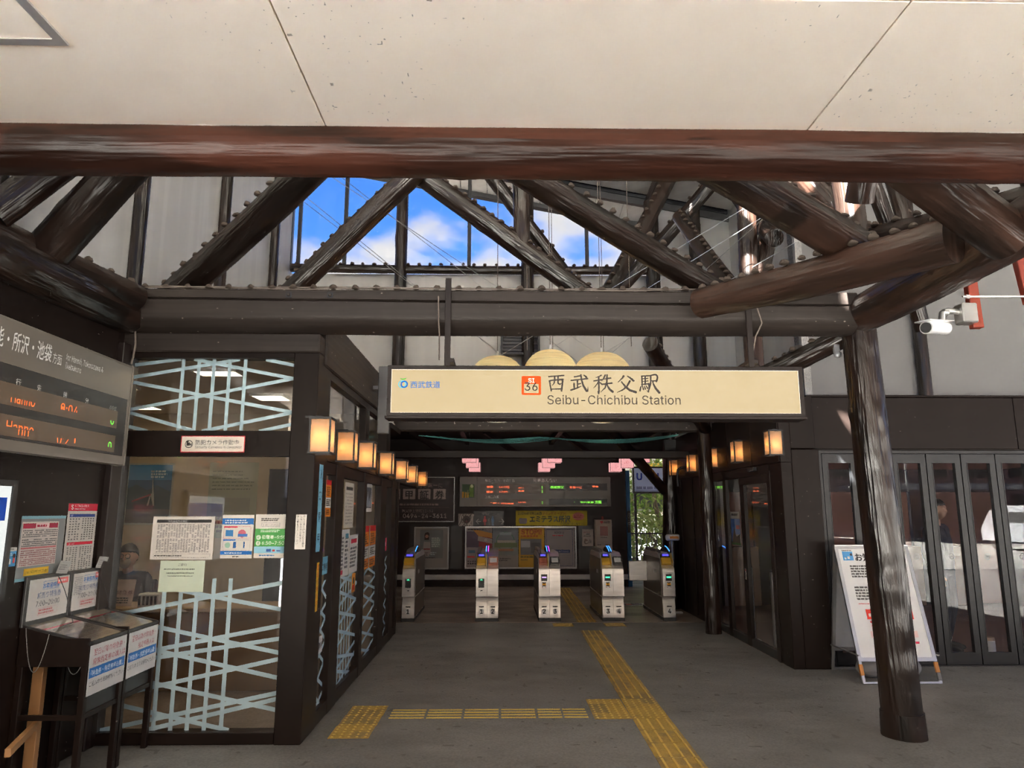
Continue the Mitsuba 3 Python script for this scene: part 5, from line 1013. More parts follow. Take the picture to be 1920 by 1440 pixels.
# ---- the log under the canopy edge
k = thing('canopy_log', 'long glossy brown log under the edge of the cream canopy', 'log beam')
m, u = log((-5.2, 2.80, 3.095), (5.4, 2.80, 3.095), 0.112, 0.112, 3, n=40, knots=26, bow=0.012)
part(k, 'trunk', m, 'wood_red', True, uv=u)

# ---- the tie beam: milled front face with a long crack, round underside
def tie_beam():
    prof0 = [(5.19, 3.255), (5.175, 3.24), (5.172, 3.180), (5.172, 3.172), (5.206, 3.164), (5.174, 3.152), (5.173, 3.05), (5.185, 3.02), (5.22, 2.985), (5.28, 2.955), (5.36, 2.945), (5.44, 2.965), (5.50, 3.02), (5.52, 3.10), (5.52, 3.22), (5.48, 3.26)]
    xs_ = np.linspace(-2.86, 2.74, 130)
    V = []
    for x in xs_:
        wob = 0.022 * (meshkit.fbm(np.array([x * 0.9, 0.3, 0.1]), 3, 4) - 0.5) - 0.006 * x
        deep = min(1.0, max(0.55, (meshkit.noise(np.array([x * 1.3, 2.0, 0.0]), 9) - 0.25) * 3))
        low = 0.02 * (meshkit.fbm(np.array([x * 1.5, 1.3, 7.1]), 3, 8) - 0.5)
        for i, (y, z) in enumerate(prof0):
            if 2 <= i <= 5:
                z += wob
            if i == 4:
                y = 5.173 + 0.035 * deep
            if 6 <= i <= 11:
                z += low
            V.append((x, y, z))
    n, kx = len(prof0), len(xs_)
    F = []
    for i in range(kx - 1):
        for j in range(n):
            a, b = i * n + j, i * n + (j + 1) % n
            F += [(a, b, b + n), (a, b + n, a + n)]
    v, f = tri(Polygon(prof0))
    # end caps as fans
    V += [(xs_[0], 5.35, 3.1), (xs_[-1], 5.35, 3.1)]
    for j in range(n):
        F += [(kx * n, (j + 1) % n, j), (kx * n + 1, (kx - 1) * n + j, (kx - 1) * n + (j + 1) % n)]
    m = trimesh.Trimesh(np.array(V), np.array(F), process=False)
    m.invert()
    m.fix_normals()
    return m


tb = thing('tie_beam', 'wide grey-brown timber beam with a long crack, spanning above the station sign', 'beam')
part(tb, 'timber', tie_beam(), 'timber', 30)
studs(tb, (-2.75, 5.20, 3.270), (2.6, 5.20, 3.270), 0.155, 1.0)
for x in (-1.585, -1.275):
    part(tb, 'bolt_plate', bx(x - 0.022, x + 0.022, 5.166, 5.176, 3.185, 3.229, 0.002), 'black')
    part(tb, 'bolt', lathe([(0, 0.016), (0.010, 0.014), (0.014, 0), (0.0, 0)], 10).apply_transform(trimesh.transformations.rotation_matrix(math.pi / 2, (1, 0, 0))).apply_translation((x, 5.166, 3.207)), 'timber')
for i, (dz, dy) in enumerate(((0.0, 0.0), (0.012, 0.03), (0.02, 0.06))):
    pts = [(x, 5.188 + dy + 0.008 * math.sin(3 * x + i), 3.266 + dz + 0.006 * math.sin(5.1 * x + 2 * i)) for x in np.linspace(-2.7, 2.6, 90)]
    solo('wire', tube(pts, 0.0055, 5), 'cable', ['thin wire clipped along the front top edge of the tie beam', 'middle one of three wires on top of the tie beam', 'rear one of three wires on top of the tie beam'][i], 'cable', 'wires on the tie beam')

# ---- posts
k = thing('log_post', 'dark glossy log post with bright worn streak standing before the sandwich board', 'log post')
m, u = log((2.945, 5.46, 0.10), (2.83, 5.38, 3.08), 0.140, 0.128, 21, n=40, knots=9, bow=0.02)
part(k, 'trunk', m, 'wood', True, uv=u)
m, u = log((2.947, 5.46, 0.0), (2.945, 5.46, 0.17), 0.150, 0.146, 22, n=40, knots=0, bow=0)
part(k, 'base_sleeve', m, 'wood', True, uv=u)
k = thing('log_post', 'tall slim log post rising beside the shop sliding door to the roof', 'log post')
m, u = log((2.88, 9.88, 0.12), (2.88, 9.88, 6.05), 0.098, 0.088, 23, n=32, knots=10, bow=0.02)
part(k, 'trunk', m, 'wood', True, uv=u)
m, u = log((2.88, 9.88, 0.0), (2.88, 9.88, 0.22), 0.104, 0.102, 24, n=32, knots=0, bow=0)
part(k, 'base_sleeve', m, 'wood', True, uv=u)
k = thing('log_post', 'thick log post with a slanting brace behind the ticket gate numbered 4', 'log post')
m, u = log((2.90, 12.35, 0.0), (2.98, 12.3, 2.95), 0.145, 0.125, 25, n=32, knots=8, bow=0.02)
part(k, 'trunk', m, 'wood', True, uv=u)
part(k, 'bracket', bx(2.83, 3.09, 12.12, 12.2, 2.62, 2.82, 0.006), 'black')
log_thing('log_brace', 'slanting log brace rising left from the post behind the gates', (2.86, 12.3, 1.95), (1.82, 11.62, 2.93), 0.082, 0.085, 26, 'log brace')

LOGS = [
    ('thick log strut rising from the left end of the tie beam, studs along its top', (-2.62, 5.47, 3.25), (-0.87, 4.42, 4.27), 0.120, 0.115, 0.125),
    ('log strut crossing the window sky, rising right to meet the middle apex', (-2.03, 6.24, 3.41), (-0.28, 5.92, 5.08), 0.100, 0.100, 0.11),
    ('log strut descending right from the middle apex across the window', (-0.92, 6.1, 4.79), (0.95, 6.1, 3.37), 0.092, 0.090, 0.105),
    ('long log strut slanting down right in front of the window to the beam', (-0.4, 4.35, 4.16), (1.76, 5.4, 3.3), 0.096, 0.100, 0.12),
    ('very thick log strut running down to the fork above the right post', (0.67, 3.29, 3.57), (2.41, 4.35, 3.22), 0.117, 0.130, 0.15),
    ('log strut rising right from the beam with its upper half sunlit', (1.21, 7.91, 4.0), (2.53, 8.77, 6.51), 0.095, 0.100, 0.14),
    ('short dark log strut just right of the sunlit one, white tape on its top', (1.64, 9.43, 4.61), (2.84, 8.86, 5.93), 0.098, 0.098, 0.2),
    ('slim dark log strut behind the hanging king post', (-0.55, 7.84, 6.14), (1.06, 8.53, 4.22), 0.085, 0.085, 0.2),
    ('short vertical king post log hanging onto the strut before the window', (0.19, 6.16, 4.72), (0.2, 6.1, 3.92), 0.075, 0.075, 0),
    ('upright log with a bright sunlit face between the two dark leaning struts', (2.48, 6.6, 5.35), (2.44, 6.6, 2.92), 0.091, 0.088, 0),
    ('dark log strut leaning just right of the sunlit upright', (3.17, 7.15, 5.73), (2.44, 6.55, 3.54), 0.096, 0.090, 0),
    ('flat-topped log strut with thick studs running down from the slim post', (2.13, 7.9, 5.05), (2.49, 6.71, 3.53), 0.085, 0.090, 0.09),
    ('massive dark log strut at the upper right corner beside the red bracket', (1.52, 2.95, 3.45), (2.62, 3.42, 2.99), 0.130, 0.126, 0),
    ('upright sunlit log at the fork above the right post', (2.45, 4.78, 4.69), (2.45, 4.59, 3.28), 0.098, 0.092, 0),
    ('short log with a sawn round lower end hanging before the sunlit fork', (2.34, 3.92, 4.24), (2.37, 4.35, 3.61), 0.085, 0.088, 0),
    ('sunlit tan log running right from the fork towards the red bracket', (2.55, 4.85, 3.52), (2.96, 3.33, 3.25), 0.079, 0.073, 0.16),
    ('sunlit log with peeling bark slanting behind the fork', (2.23, 5.53, 4.82), (2.90, 4.98, 3.38), 0.098, 0.096, 0.08),
    ('slim dark log strut at the right beyond the sawn log', (3.68, 6.35, 5.37), (3.62, 5.76, 3.5), 0.070, 0.070, 0.2),
    ('upper one of two thick logs crossing the top left corner', (-2.92, 3.9, 3.28), (-2.3, 4.3, 4.27), 0.098, 0.098, 0.16),
    ('lower and thicker one of two dark logs at the top left corner', (-2.90, 4.28, 3.10), (-1.97, 4.0, 3.99), 0.135, 0.120, 0),
    ('round log lying along the top of the wall above the departure board', (-2.76, 2.9, 3.0), (-2.81, 5.25, 3.06), 0.125, 0.135, 0.16),
    ('short log with a rounded end lying over the left end of the tie beam', (-2.95, 3.9, 3.20), (-2.70, 5.12, 3.16), 0.095, 0.100, 0.2),
    ('cracked log lying slantwise over the beam end above the right post', (1.49, 5.05, 3.12), (2.46, 3.6, 3.05), 0.112, 0.132, 0.115),
    ('heavy log running forward from the right post head to the frame edge', (2.83, 5.30, 3.12), (2.70, 2.95, 3.06), 0.150, 0.140, 0.2),
    ('dark log strut behind the fork at the right end of the tie beam', (3.1, 5.6, 4.65), (3.67, 5.9, 3.15), 0.066, 0.066, 0),
    ('upright round log column in front of the left clerestory window', (-1.44, 9.91, 2.88), (-1.44, 9.91, 6.85), 0.088, 0.085, 0),
    ('upright round log column in front of the middle clerestory window', (0.42, 9.91, 2.88), (0.42, 9.91, 6.5), 0.092, 0.088, 0),
    ('upright round log column at the right end of the clerestory window', (2.25, 9.90, 2.88), (2.25, 9.90, 6.15), 0.105, 0.100, 0),
    ('horizontal log rail with studs under the clerestory windows', (-3.04, 9.94, 5.10), (2.3, 9.94, 5.09), 0.062, 0.062, 0.16),
    ('log strut descending right behind the paper lanterns', (1.60, 7.3, 3.35), (2.88, 9.82, 2.74), 0.085, 0.085, 0.15),
    ('log strut rising from the slim post toward the right post head', (2.98, 9.3, 2.85), (3.2, 7.3, 3.25), 0.10, 0.10, 0.15),
    ('log rising behind the sign hangers to the right post head', (2.2, 6.0, 2.72), (2.80, 5.55, 3.0), 0.085, 0.085, 0.15),
    ('log rafter passing high beside the slim post', (3.3, 9.2, 5.9), (2.55, 6.2, 4.1), 0.085, 0.085, 0),
]
for i, (lab, a, b, r0, r1, st) in enumerate(LOGS):
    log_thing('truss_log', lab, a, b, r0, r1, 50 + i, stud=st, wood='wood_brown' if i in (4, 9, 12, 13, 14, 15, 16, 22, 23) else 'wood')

# ================================================================== ticket office
og = struct('wall_office_front', bx(-2.86, -1.38, 5.36, 5.46, 2.01, 2.2), 'brown_steel', 'dark brown rail between the two office panes')
part(og, 'post', bx(-1.565, -1.375, 5.335, 5.74, 0, 2.80, 0.006), 'brown_steel', label='broad dark corner post')
part(og, 'sill', bx(-2.86, -1.565, 5.345, 5.46, 0, 0.082, 0.006), 'brown_steel')
part(og, 'head', bx(-2.86, -1.565, 5.345, 5.46, 2.757, 2.80, 0.004), 'brown_steel')
part(og, 'jamb', bx(-2.86, -2.80, 5.36, 5.46, 0, 2.8, 0.004), 'dark_gray')
part(og, 'lintel', bx(-2.87, -1.375, 5.325, 5.5, 2.80, 2.95, 0.01), 'timber')
struct('window_7', bx(-2.80, -1.565, 5.40, 5.401, 2.2, 2.757), 'glass', 'upper office pane with white lattice strips')
struct('window_8', bx(-2.80, -1.565, 5.40, 5.401, 0.082, 2.01), 'glass', 'large lower office pane with white lattice strips')


def strip2(p, q, w):
    return LineString([p, q]).buffer(w / 2, cap_style='flat')


def lattice(base, label, area, segs, w, y):
    """White frosted strips stuck on a pane; every strip is a part."""
    k = thing(base, label, 'window film', 'lattice films on the office panes')
    x0, x1, z0, z1 = area
    for a, b in segs:
        g = strip2(a, b, w).intersection(sbox(x0, z0, x1, z1))
        for q in getattr(g, 'geoms', [g]):
            if not q.is_empty and q.area > 1e-4:
                part(k, 'strip', ext(q, 'y', y, y + 0.0012), 'film', False)


up = []
for x in (-2.43, -2.31, -2.195, -2.075, -1.955):
    up.append(((x, 2.2), (x, 2.757)))
for a, b in (((-2.80, 2.71), (-2.45, 2.757)), ((-2.80, 2.615), (-2.0, 2.757)), ((-2.80, 2.575), (-1.57, 2.345)), ((-2.80, 2.365), (-1.57, 2.61)), ((-2.35, 2.757), (-1.57, 2.605)), ((-1.80, 2.757), (-1.57, 2.71)),
             ((-2.80, 2.34), (-2.30, 2.2)), ((-2.25, 2.2), (-1.57, 2.345)), ((-1.82, 2.2), (-1.57, 2.255)), ((-2.80, 2.235), (-2.66, 2.2))):
    up.append((a, b))
lattice('lattice_film', 'pale lattice strips on the upper office pane', (-2.80, -1.565, 2.2, 2.757), up, 0.027, 5.397)
lo = []
for x in (-2.43, -2.31, -2.195, -2.075, -1.955):
    lo.append(((x, 0.082), (x, 1.12)))
for a, b in (((-2.80, 0.86), (-1.57, 1.09)), ((-2.45, 1.06), (-1.57, 0.90)), ((-2.80, 0.56), (-1.57, 0.79)), ((-2.80, 0.52), (-1.57, 0.70)), ((-2.50, 0.79), (-1.57, 0.60)), ((-2.45, 0.62), (-1.57, 0.43)),
             ((-2.80, 0.30), (-1.57, 0.56)), ((-2.80, 0.47), (-1.57, 0.215)), ((-2.80, 0.28), (-1.9, 0.082)), ((-2.80, 0.085), (-1.57, 0.33)), ((-2.5, 0.082), (-1.57, 0.29))):
    lo.append((a, b))
lattice('lattice_film', 'pale lattice strips on the large lower office pane', (-2.80, -1.565, 0.082, 1.12), lo, 0.030, 5.397)

# ---- the long glazed side of the office
sf = struct('wall_office_side', bx(-1.46, -1.375, 5.74, 9.95, 2.0, 2.26), 'brown_steel', 'dark brown lantern band along the glazed office side')
for y0, y1 in ((6.10, 6.40), (7.38, 7.52), (8.45, 8.85), (9.30, 9.62), (9.85, 9.97)):
    part(sf, 'stile', bx(-1.45, -1.375, y0, y1, 0, 2.0, 0.005), 'brown_steel')
part(sf, 'kick_rail', bx(-1.455, -1.38, 5.74, 9.95, 0, 0.11, 0.004), 'brown_steel')
part(sf, 'door_rail', bx(-1.45, -1.385, 5.74, 9.95, 1.90, 2.0, 0.004), 'brown_steel')
part(sf, 'upper_post', bx(-1.45, -1.38, 7.35, 7.55, 2.26, 2.72, 0.004), 'brown_steel')
part(sf, 'upper_rail', bx(-1.45, -1.38, 5.74, 9.95, 2.66, 2.73, 0.004), 'brown_steel')
part(sf, 'lintel', bx(-1.50, -1.36, 5.5, 8.6, 2.73, 3.02, 0.012), 'timber')
part(sf, 'upper_beam', bx(-1.62, -1.40, 5.5, 8.6, 2.98, 3.22, 0.03), 'timber')
part(sf, 'post', bx(-1.45, -1.34, 8.50, 8.78, 2.0, 2.78, 0.006), 'brown_steel')
part(sf, 'passage_beam', bx(-1.5, -1.38, 9.95, 12.6, 2.0, 2.32, 0.006), 'dark_brown')
for i, (y0, y1) in enumerate(((5.74, 6.10), (6.40, 7.38), (7.52, 8.45), (8.85, 9.30), (9.62, 9.85))):
    struct(f'window_{9 + i}', bx(-1.42, -1.419, y0, y1, 0.11, 1.9), 'glass', 'glazed leaf of the office side')
struct('window_14', bx(-1.42, -1.419, 5.74, 7.35, 2.26, 2.66), 'glass', 'upper side pane that mirrors the pale wall')
struct('window_15', bx(-1.42, -1.419, 7.55, 8.5, 2.26, 2.66), 'glass', 'small upper side pane')


def side_lattice(y0, y1, segs, label, n=5):
    k = thing('lattice_film', label, 'window film', 'lattice films on the office panes')
    allseg = [((a[0], a[1]), (b[0], b[1])) for a, b in segs]
    for a, b in allseg:
        g = strip2(a, b, 0.03).intersection(sbox(y0, 0.11, y1, 1.05))
        for q in getattr(g, 'geoms', [g]):
            if not q.is_empty and q.area > 1e-4:
                part(k, 'strip', ext(q, 'x', -1.4175, -1.4163), 'film', False)


def diag(y0, y1, verts, seed):
    rs = random.Random(seed)
    s = [((y, 0.0), (y, 1.1)) for y in verts]
    for z in (0.05, 0.22, 0.40, 0.58, 0.74, 0.90):
        s.append(((y0 - 0.02, z), (y1 + 0.02, z + rs.uniform(0.12, 0.2))))
        s.append(((y0 - 0.02, z + rs.uniform(0.15, 0.22)), (y1 + 0.02, z)))
    return s


side_lattice(5.76, 6.08, diag(5.76, 6.08, [], 1), 'lattice strips on the first narrow side pane by the corner post')
side_lattice(6.42, 7.36, diag(6.42, 7.36, (6.62, 6.74, 6.86, 6.98, 7.10), 2), 'lattice strips on the wide side pane under the papers')
side_lattice(7.54, 8.43, diag(7.54, 8.43, (), 3), 'lattice strips on the third side pane')
side_lattice(8.87, 9.28, diag(8.87, 9.28, (), 4), 'lattice strips on the side pane between the two far posts')
side_lattice(9.63, 9.84, diag(9.63, 9.84, (9.68, 9.73, 9.78), 5), 'lattice strips on the last side pane next to the gate')

# ---- inside the office
struct('office_floor', bx(-5, -1.5, 5.47, 10, -0.05, 0.004), 'inner_concrete', 'dark floor inside the ticket office')
struct('ceiling_office', bx(-5, -1.47, 5.47, 10, 2.77, 2.82), 'pale_wall', 'pale ceiling inside the ticket office')
wo = struct('wall_office_back', bx(-5, -1.47, 8.6, 8.7, 0, 2.77), 'beige_wall', 'beige back wall inside the ticket office')
part(wo, 'dark_doorway', bx(-2.73, -2.42, 8.56, 8.60, 0, 2.1), 'dark_gray')
part(wo, 'door_jamb', bx(-2.40, -2.28, 8.54, 8.60, 0, 2.5), 'pale_wall')
struct('wall_office_left', bx(-5.1, -5, 5.47, 10, 0, 2.77), 'beige_wall', 'beige side wall inside the ticket office')
lamp_spots = [(-2.37, 5.93, 0.34, 0.2), (-2.34, 7.25, 0.30, 0.3), (-4.0, 8.0, 0.3, 0.2), (-3.6, 6.6, 0.3, 0.3)]
for i, (x, y, a, b) in enumerate(lamp_spots):
    k = thing('ceiling_lamp', ['square glowing ceiling lamp behind the top of the office pane', 'square glowing ceiling lamp at the right of the upper office pane', 'dim glowing ceiling lamp low behind the upper pane at the left', 'ceiling lamp further inside the ticket office'][i], 'ceiling lamp', 'office ceiling lamps')
    part(k, 'frame', hole_frame(x - a / 2 - 0.02, x + a / 2 + 0.02, y - b / 2 - 0.02, y + b / 2 + 0.02, 0.02, 'z', 2.745, 2.77), 'white_paint')
    part(k, 'diffuser', bx(x - a / 2, x + a / 2, y - b / 2, y + b / 2, 2.755, 2.77), 'lamp_white', False, emitter=glow(1.0, 0.78, 0.48, 14.0))

# counter, desk things, clerk
k = thing('office_counter', 'wooden ticket counter inside the office behind the glass', 'counter')
part(k, 'top', bx(-4.4, -1.75, 6.75, 7.25, 0.70, 0.74, 0.008), 'desk_top')
part(k, 'front_panel', bx(-4.3, -1.8, 6.86, 6.90, 0.004, 0.70, 0.004), 'desk_wood')
k = thing('pen_basket', 'white wire basket on the office counter beside the upright leaflet', 'basket')
part(k, 'body', bx(-3.30, -3.10, 6.80, 6.95, 0.74, 0.86, 0.01), 'white_paint')
for i in range(5):
    part(k, 'slot', bx(-3.29 + 0.036 * i, -3.27 + 0.036 * i, 6.796, 6.801, 0.76, 0.84), 'dark_gray')
m, c = sheet((-3.55, 6.86, 0.745), X, (0, 0.25, 1), [T_('特急券', 0.085, 0.1, 0.05, (90, 40, 40), align='c'), lines_(0.02, 0.02, 0.13, 0.06, 3)], 0.17, 0.24, (200, 180, 170))
solo('leaflet', m, 'print', 'upright leaflet on the office counter in front of the clerk', 'leaflet', smooth=False, color=c)
poster('office_poster', 'blue mountain poster with a ropeway pylon on the office back wall', 'poster', 'posters inside the office', (-4.42, 8.59, 1.45), X, Z,
       [R_(0.02, 0.02, 0.51, 0.68, (40, 70, 95)), P_([(0.02, 0.42), (0.12, 0.47), (0.25, 0.40), (0.36, 0.46), (0.53, 0.38), (0.53, 0.1), (0.02, 0.1)], (42, 58, 60)), R_(0.02, 0.52, 0.51, 0.18, (60, 110, 150)),
        P_([(0.30, 0.62), (0.34, 0.36), (0.31, 0.36), (0.29, 0.36), (0.26, 0.22), (0.28, 0.22), (0.30, 0.34), (0.33, 0.22), (0.35, 0.22)], (180, 180, 175)), P_([(0.08, 0.26), (0.3, 0.34), (0.3, 0.36), (0.08, 0.28)], (150, 60, 60)), R_(0.02, 0.02, 0.51, 0.16, (85, 80, 78)), lines_(0.28, 0.54, 0.2, 0.1, 3, (200, 210, 215), 3)], 0.55, 0.72, (170, 175, 170))
poster('office_poster', 'pale line drawing map on the office back wall beside the doorway', 'poster', 'posters inside the office', (-3.45, 8.59, 1.30), X, Z,
       [lines_(0.04, 0.55, 0.5, 0.25, 6, (110, 118, 105), 9, 0.3), R_(0.05, 0.30, 0.45, 0.16, (150, 152, 140)), lines_(0.04, 0.05, 0.5, 0.2, 4, (120, 110, 120), 5)], 0.58, 0.88, (160, 165, 148))


def person(key, J, mats, face=None, shoes=None):
    """A figure as one continuous clothed body from a skeleton J of joints (point, radius); head, hair, hands and shoes as parts."""
    import manifold3d as mf

    def ball(c, r):
        return mf.Manifold.sphere(r, 20).translate([float(v) for v in c])

    def hull(chain):
        out = mf.Manifold()
        for a, b in zip(chain[:-1], chain[1:]):
            out = out + mf.Manifold.batch_hull([ball(*a), ball(*b)])
        return out

    for name, chains, material in J:
        body = mf.Manifold()
        for ch in chains:
            body = body + (hull(ch) if len(ch) > 1 else ball(*ch[0]))
        body = body.refine_to_length(0.03)
        mm = body.to_mesh()
        t = trimesh.Trimesh(mm.vert_properties[:, :3], mm.tri_verts, process=True)
        trimesh.smoothing.filter_taubin(t, iterations=12)
        part(key, name, t, material, True)


def head_mesh(c, r, yaw=0.0, pitch=0.0):
    """A head with brow, nose, mouth, chin and ears; it faces -y before yaw."""
    m = trimesh.creation.icosphere(subdivisions=4, radius=1.0)
    v = m.vertices.copy()
    x, y, z = v.T
    v[:, 0] = x * 0.80 * (1 - 0.16 * np.clip(-z, 0, 1))
    v[:, 2] = z * 1.16
    v[:, 1] = y * 0.98
    f = np.clip(-y, 0, 1)
    g = lambda a, b, s: np.exp(-(((x - a) / s) ** 2 + ((z - b) / s) ** 2)) * (y < 0)
    v[:, 1] -= 0.26 * g(0, -0.18, 0.13) + 0.12 * g(0, 0.02, 0.12) + 0.08 * g(0, -0.50, 0.14) + 0.10 * g(0, -0.80, 0.22) + 0.05 * (g(-0.3, 0.22, 0.2) + g(0.3, 0.22, 0.2))
    v[:, 1] += 0.09 * (g(-0.30, 0.03, 0.14) + g(0.30, 0.03, 0.14)) + 0.03 * g(0, -0.57, 0.05)
    ear = np.exp(-((y - 0.05) / 0.16) ** 2 - ((z + 0.08) / 0.22) ** 2) * (np.abs(x) > 0.6)
    v[:, 0] += np.sign(x) * 0.14 * ear
    m = trimesh.Trimesh(v * r, m.faces, process=False)
    m.apply_transform(trimesh.transformations.rotation_matrix(pitch, (1, 0, 0)))
    m.apply_transform(trimesh.transformations.rotation_matrix(yaw, (0, 0, 1)))
    m.apply_translation(c)
    return m


def hair_mesh(c, r, yaw=0.0, pitch=0.0):
    m = trimesh.creation.icosphere(subdivisions=3, radius=1.0)
    v = m.vertices.copy()
    x, y, z = v.T
    s = np.where((z < 0.30 - 0.55 * np.clip(y + 0.3, 0, 1)) & (y < 0.55), 0.72, 1.07)
    s = np.where(z < -0.5, 0.72, s)
    v = v * s[:, None] * [0.84, 1.02, 1.17]
    v *= 1 + 0.05 * (meshkit.noise(v * 9, 3) - 0.5)[:, None]
    m = trimesh.Trimesh(v * r, m.faces, process=False)
    m.apply_transform(trimesh.transformations.rotation_matrix(pitch, (1, 0, 0)))
    m.apply_transform(trimesh.transformations.rotation_matrix(yaw, (0, 0, 1)))
    m.apply_translation(c)
    return m


def hand_chains(w, d, side, s=1.0, curl=0.4):
    """Palm, four unequal curled fingers and a thumb from the wrist w; d points along the fingers, side towards the thumb."""
    w, d, side = np.asarray(w, float), np.asarray(d, float) / np.linalg.norm(d), np.asarray(side, float)
    side = side - d * (side @ d)
    side /= np.linalg.norm(side)
    nrm = np.cross(d, side)
    ch = [[(w, 0.024 * s), (w + d * 0.04 * s + side * 0.018 * s, 0.018 * s), (w + d * 0.085 * s + side * 0.026 * s, 0.013 * s)],
          [(w, 0.024 * s), (w + d * 0.04 * s - side * 0.018 * s, 0.018 * s), (w + d * 0.08 * s - side * 0.028 * s, 0.012 * s)],
          [(w + d * 0.03 * s + side * 0.02 * s, 0.016 * s), (w + d * 0.03 * s - side * 0.02 * s, 0.016 * s)], [(w + d * 0.08 * s + side * 0.022 * s, 0.013 * s), (w + d * 0.078 * s - side * 0.024 * s, 0.013 * s)]]
    for i, (o, l) in enumerate(((0.030, 0.070), (0.010, 0.080), (-0.010, 0.074), (-0.029, 0.058))):
        p = w + (d * 0.082 + side * o) * s
        a = d * math.cos(curl) + nrm * math.sin(curl)
        b = d * math.cos(curl * 2) + nrm * math.sin(curl * 2)
        e = d * math.cos(curl * 3) + nrm * math.sin(curl * 3)
        q = p + a * l * 0.45 * s
        r = q + b * l * 0.3 * s
        ch.append([(p, 0.0095 * s), (q, 0.009 * s), (r, 0.0082 * s), (r + e * l * 0.25 * s, 0.0075 * s)])
    t0 = w + (d * 0.02 + side * 0.024) * s
    t1 = t0 + (d * 0.6 + side * 0.75) * 0.036 * s
    ch.append([(t0, 0.014 * s), (t1, 0.0115 * s), (t1 + (d * 0.9 + side * 0.25 + nrm * 0.2) * 0.032 * s, 0.0095 * s)])
    return ch


# seated clerk behind the counter
cx, cy = -3.78, 7.55
k = thing('person', 'seated clerk in dark clothes with glasses and a face mask behind the office glass', 'person')
person(k, [('jacket', [[((cx - 0.12, cy, 0.48), 0.12), ((cx - 0.13, cy, 0.72), 0.125), ((cx - 0.15, cy, 0.92), 0.085)], [((cx + 0.12, cy, 0.48), 0.12), ((cx + 0.13, cy, 0.72), 0.125), ((cx + 0.15, cy, 0.92), 0.085)],
                       [((cx - 0.15, cy, 0.92), 0.085), ((cx + 0.15, cy, 0.92), 0.085)], [((cx - 0.13, cy, 0.70), 0.12), ((cx + 0.13, cy, 0.70), 0.12)], [((cx, cy, 0.5), 0.13), ((cx, cy, 0.92), 0.08)],
                       [((cx - 0.18, cy, 0.91), 0.068), ((cx - 0.25, cy - 0.10, 0.72), 0.052), ((cx - 0.16, cy - 0.36, 0.775), 0.038)], [((cx + 0.18, cy, 0.91), 0.068), ((cx + 0.25, cy - 0.10, 0.72), 0.052), ((cx + 0.16, cy - 0.36, 0.775), 0.038)]], 'dark_cloth'),
           ('neck', [[((cx, cy, 0.92), 0.052), ((cx, cy - 0.02, 1.04), 0.046)]], 'skin'),
           ('trousers', [[((cx - 0.1, cy, 0.46), 0.10), ((cx - 0.11, cy - 0.36, 0.46), 0.075), ((cx - 0.11, cy - 0.38, 0.1), 0.055)], [((cx + 0.1, cy, 0.46), 0.10), ((cx + 0.11, cy - 0.36, 0.46), 0.075), ((cx + 0.11, cy - 0.38, 0.1), 0.055)]], 'dark_cloth'),
           ('hand', hand_chains((cx - 0.155, cy - 0.38, 0.772), (0.15, -1, -0.05), (1, 0, 0)), 'skin'), ('hand', hand_chains((cx + 0.155, cy - 0.38, 0.772), (-0.15, -1, -0.05), (-1, 0, 0)), 'skin')], None)
part(k, 'head', head_mesh((cx, cy - 0.03, 1.15), 0.105, 0.15, 0.05), 'skin', True)
part(k, 'hair', hair_mesh((cx, cy - 0.025, 1.155), 0.105, 0.15, 0.05), 'hair', True)
part(k, 'face_mask', lathe([(0, 0.034), (0.03, 0.028), (0.055, 0.012), (0.06, 0)], 16).apply_transform(trimesh.transformations.rotation_matrix(math.pi / 2, (1, 0, 0))).apply_translation((cx + 0.012, cy - 0.112, 1.095)), 'tan_cloth', True)
for sx in (-1, 1):
    part(k, 'glasses_lens', trimesh.creation.torus(0.024, 0.003, 16, 6).apply_transform(trimesh.transformations.rotation_matrix(math.pi / 2, (1, 0, 0))).apply_translation((cx + 0.015 + sx * 0.032, cy - 0.135, 1.158)), 'black', True)
k = thing('office_chair', 'dark office chair under the seated clerk', 'chair')
part(k, 'seat', bx(cx - 0.24, cx + 0.24, cy - 0.25, cy + 0.22, 0.30, 0.36, 0.02), 'dark_cloth')
part(k, 'backrest', bx(cx - 0.2, cx + 0.2, cy + 0.2, cy + 0.26, 0.5, 0.9, 0.02), 'dark_cloth')
part(k, 'pole', rod((cx, cy, 0.03), (cx, cy, 0.3), 0.03), 'dark_gray')
part(k, 'base', lathe([(0, 0.05), (0.25, 0.03), (0.26, 0.004), (0, 0.004)], 10, (cx, cy, 0)), 'dark_gray')

# ---- papers on the front pane
yf = 5.394
poster('notice_sheet', 'wide printed timetable sheet taped on the office pane', 'notice', 'papers on the office pane', (-2.555, yf, 1.255), X, Z,
       [R_(0.03, 0.265, 0.40, 0.022, (30, 30, 32)), T_('特急券発売時刻表', 0.11, 0.268, 0.018, (230, 230, 230)), table_(0.035, 0.155, 0.39, 0.10, 20, 10, (120, 118, 116), 1, 0.72), table_(0.035, 0.05, 0.39, 0.10, 20, 10, (120, 118, 116), 2, 0.72), B_(0.025, 0.012, 0.41, 0.03, 0.0012, (90, 90, 90)), lines_(0.03, 0.02, 0.2, 0.014, 1, seed=4)], 0.455, 0.31)
poster('notice_sheet', 'small pale green notice under the wide timetable sheet', 'notice', 'papers on the office pane', (-2.475, yf, 1.025), X, Z,
       [T_('ご案内', 0.16, 0.185, 0.022, (110, 125, 110), align='c'), lines_(0.03, 0.155, 0.27, 0.012, 1, (95, 110, 95), 1), lines_(0.05, 0.128, 0.24, 0.012, 1, (95, 110, 95), 2), lines_(0.06, 0.108, 0.21, 0.009, 1, (120, 135, 120), 3)], 0.325, 0.222, (205, 220, 200))
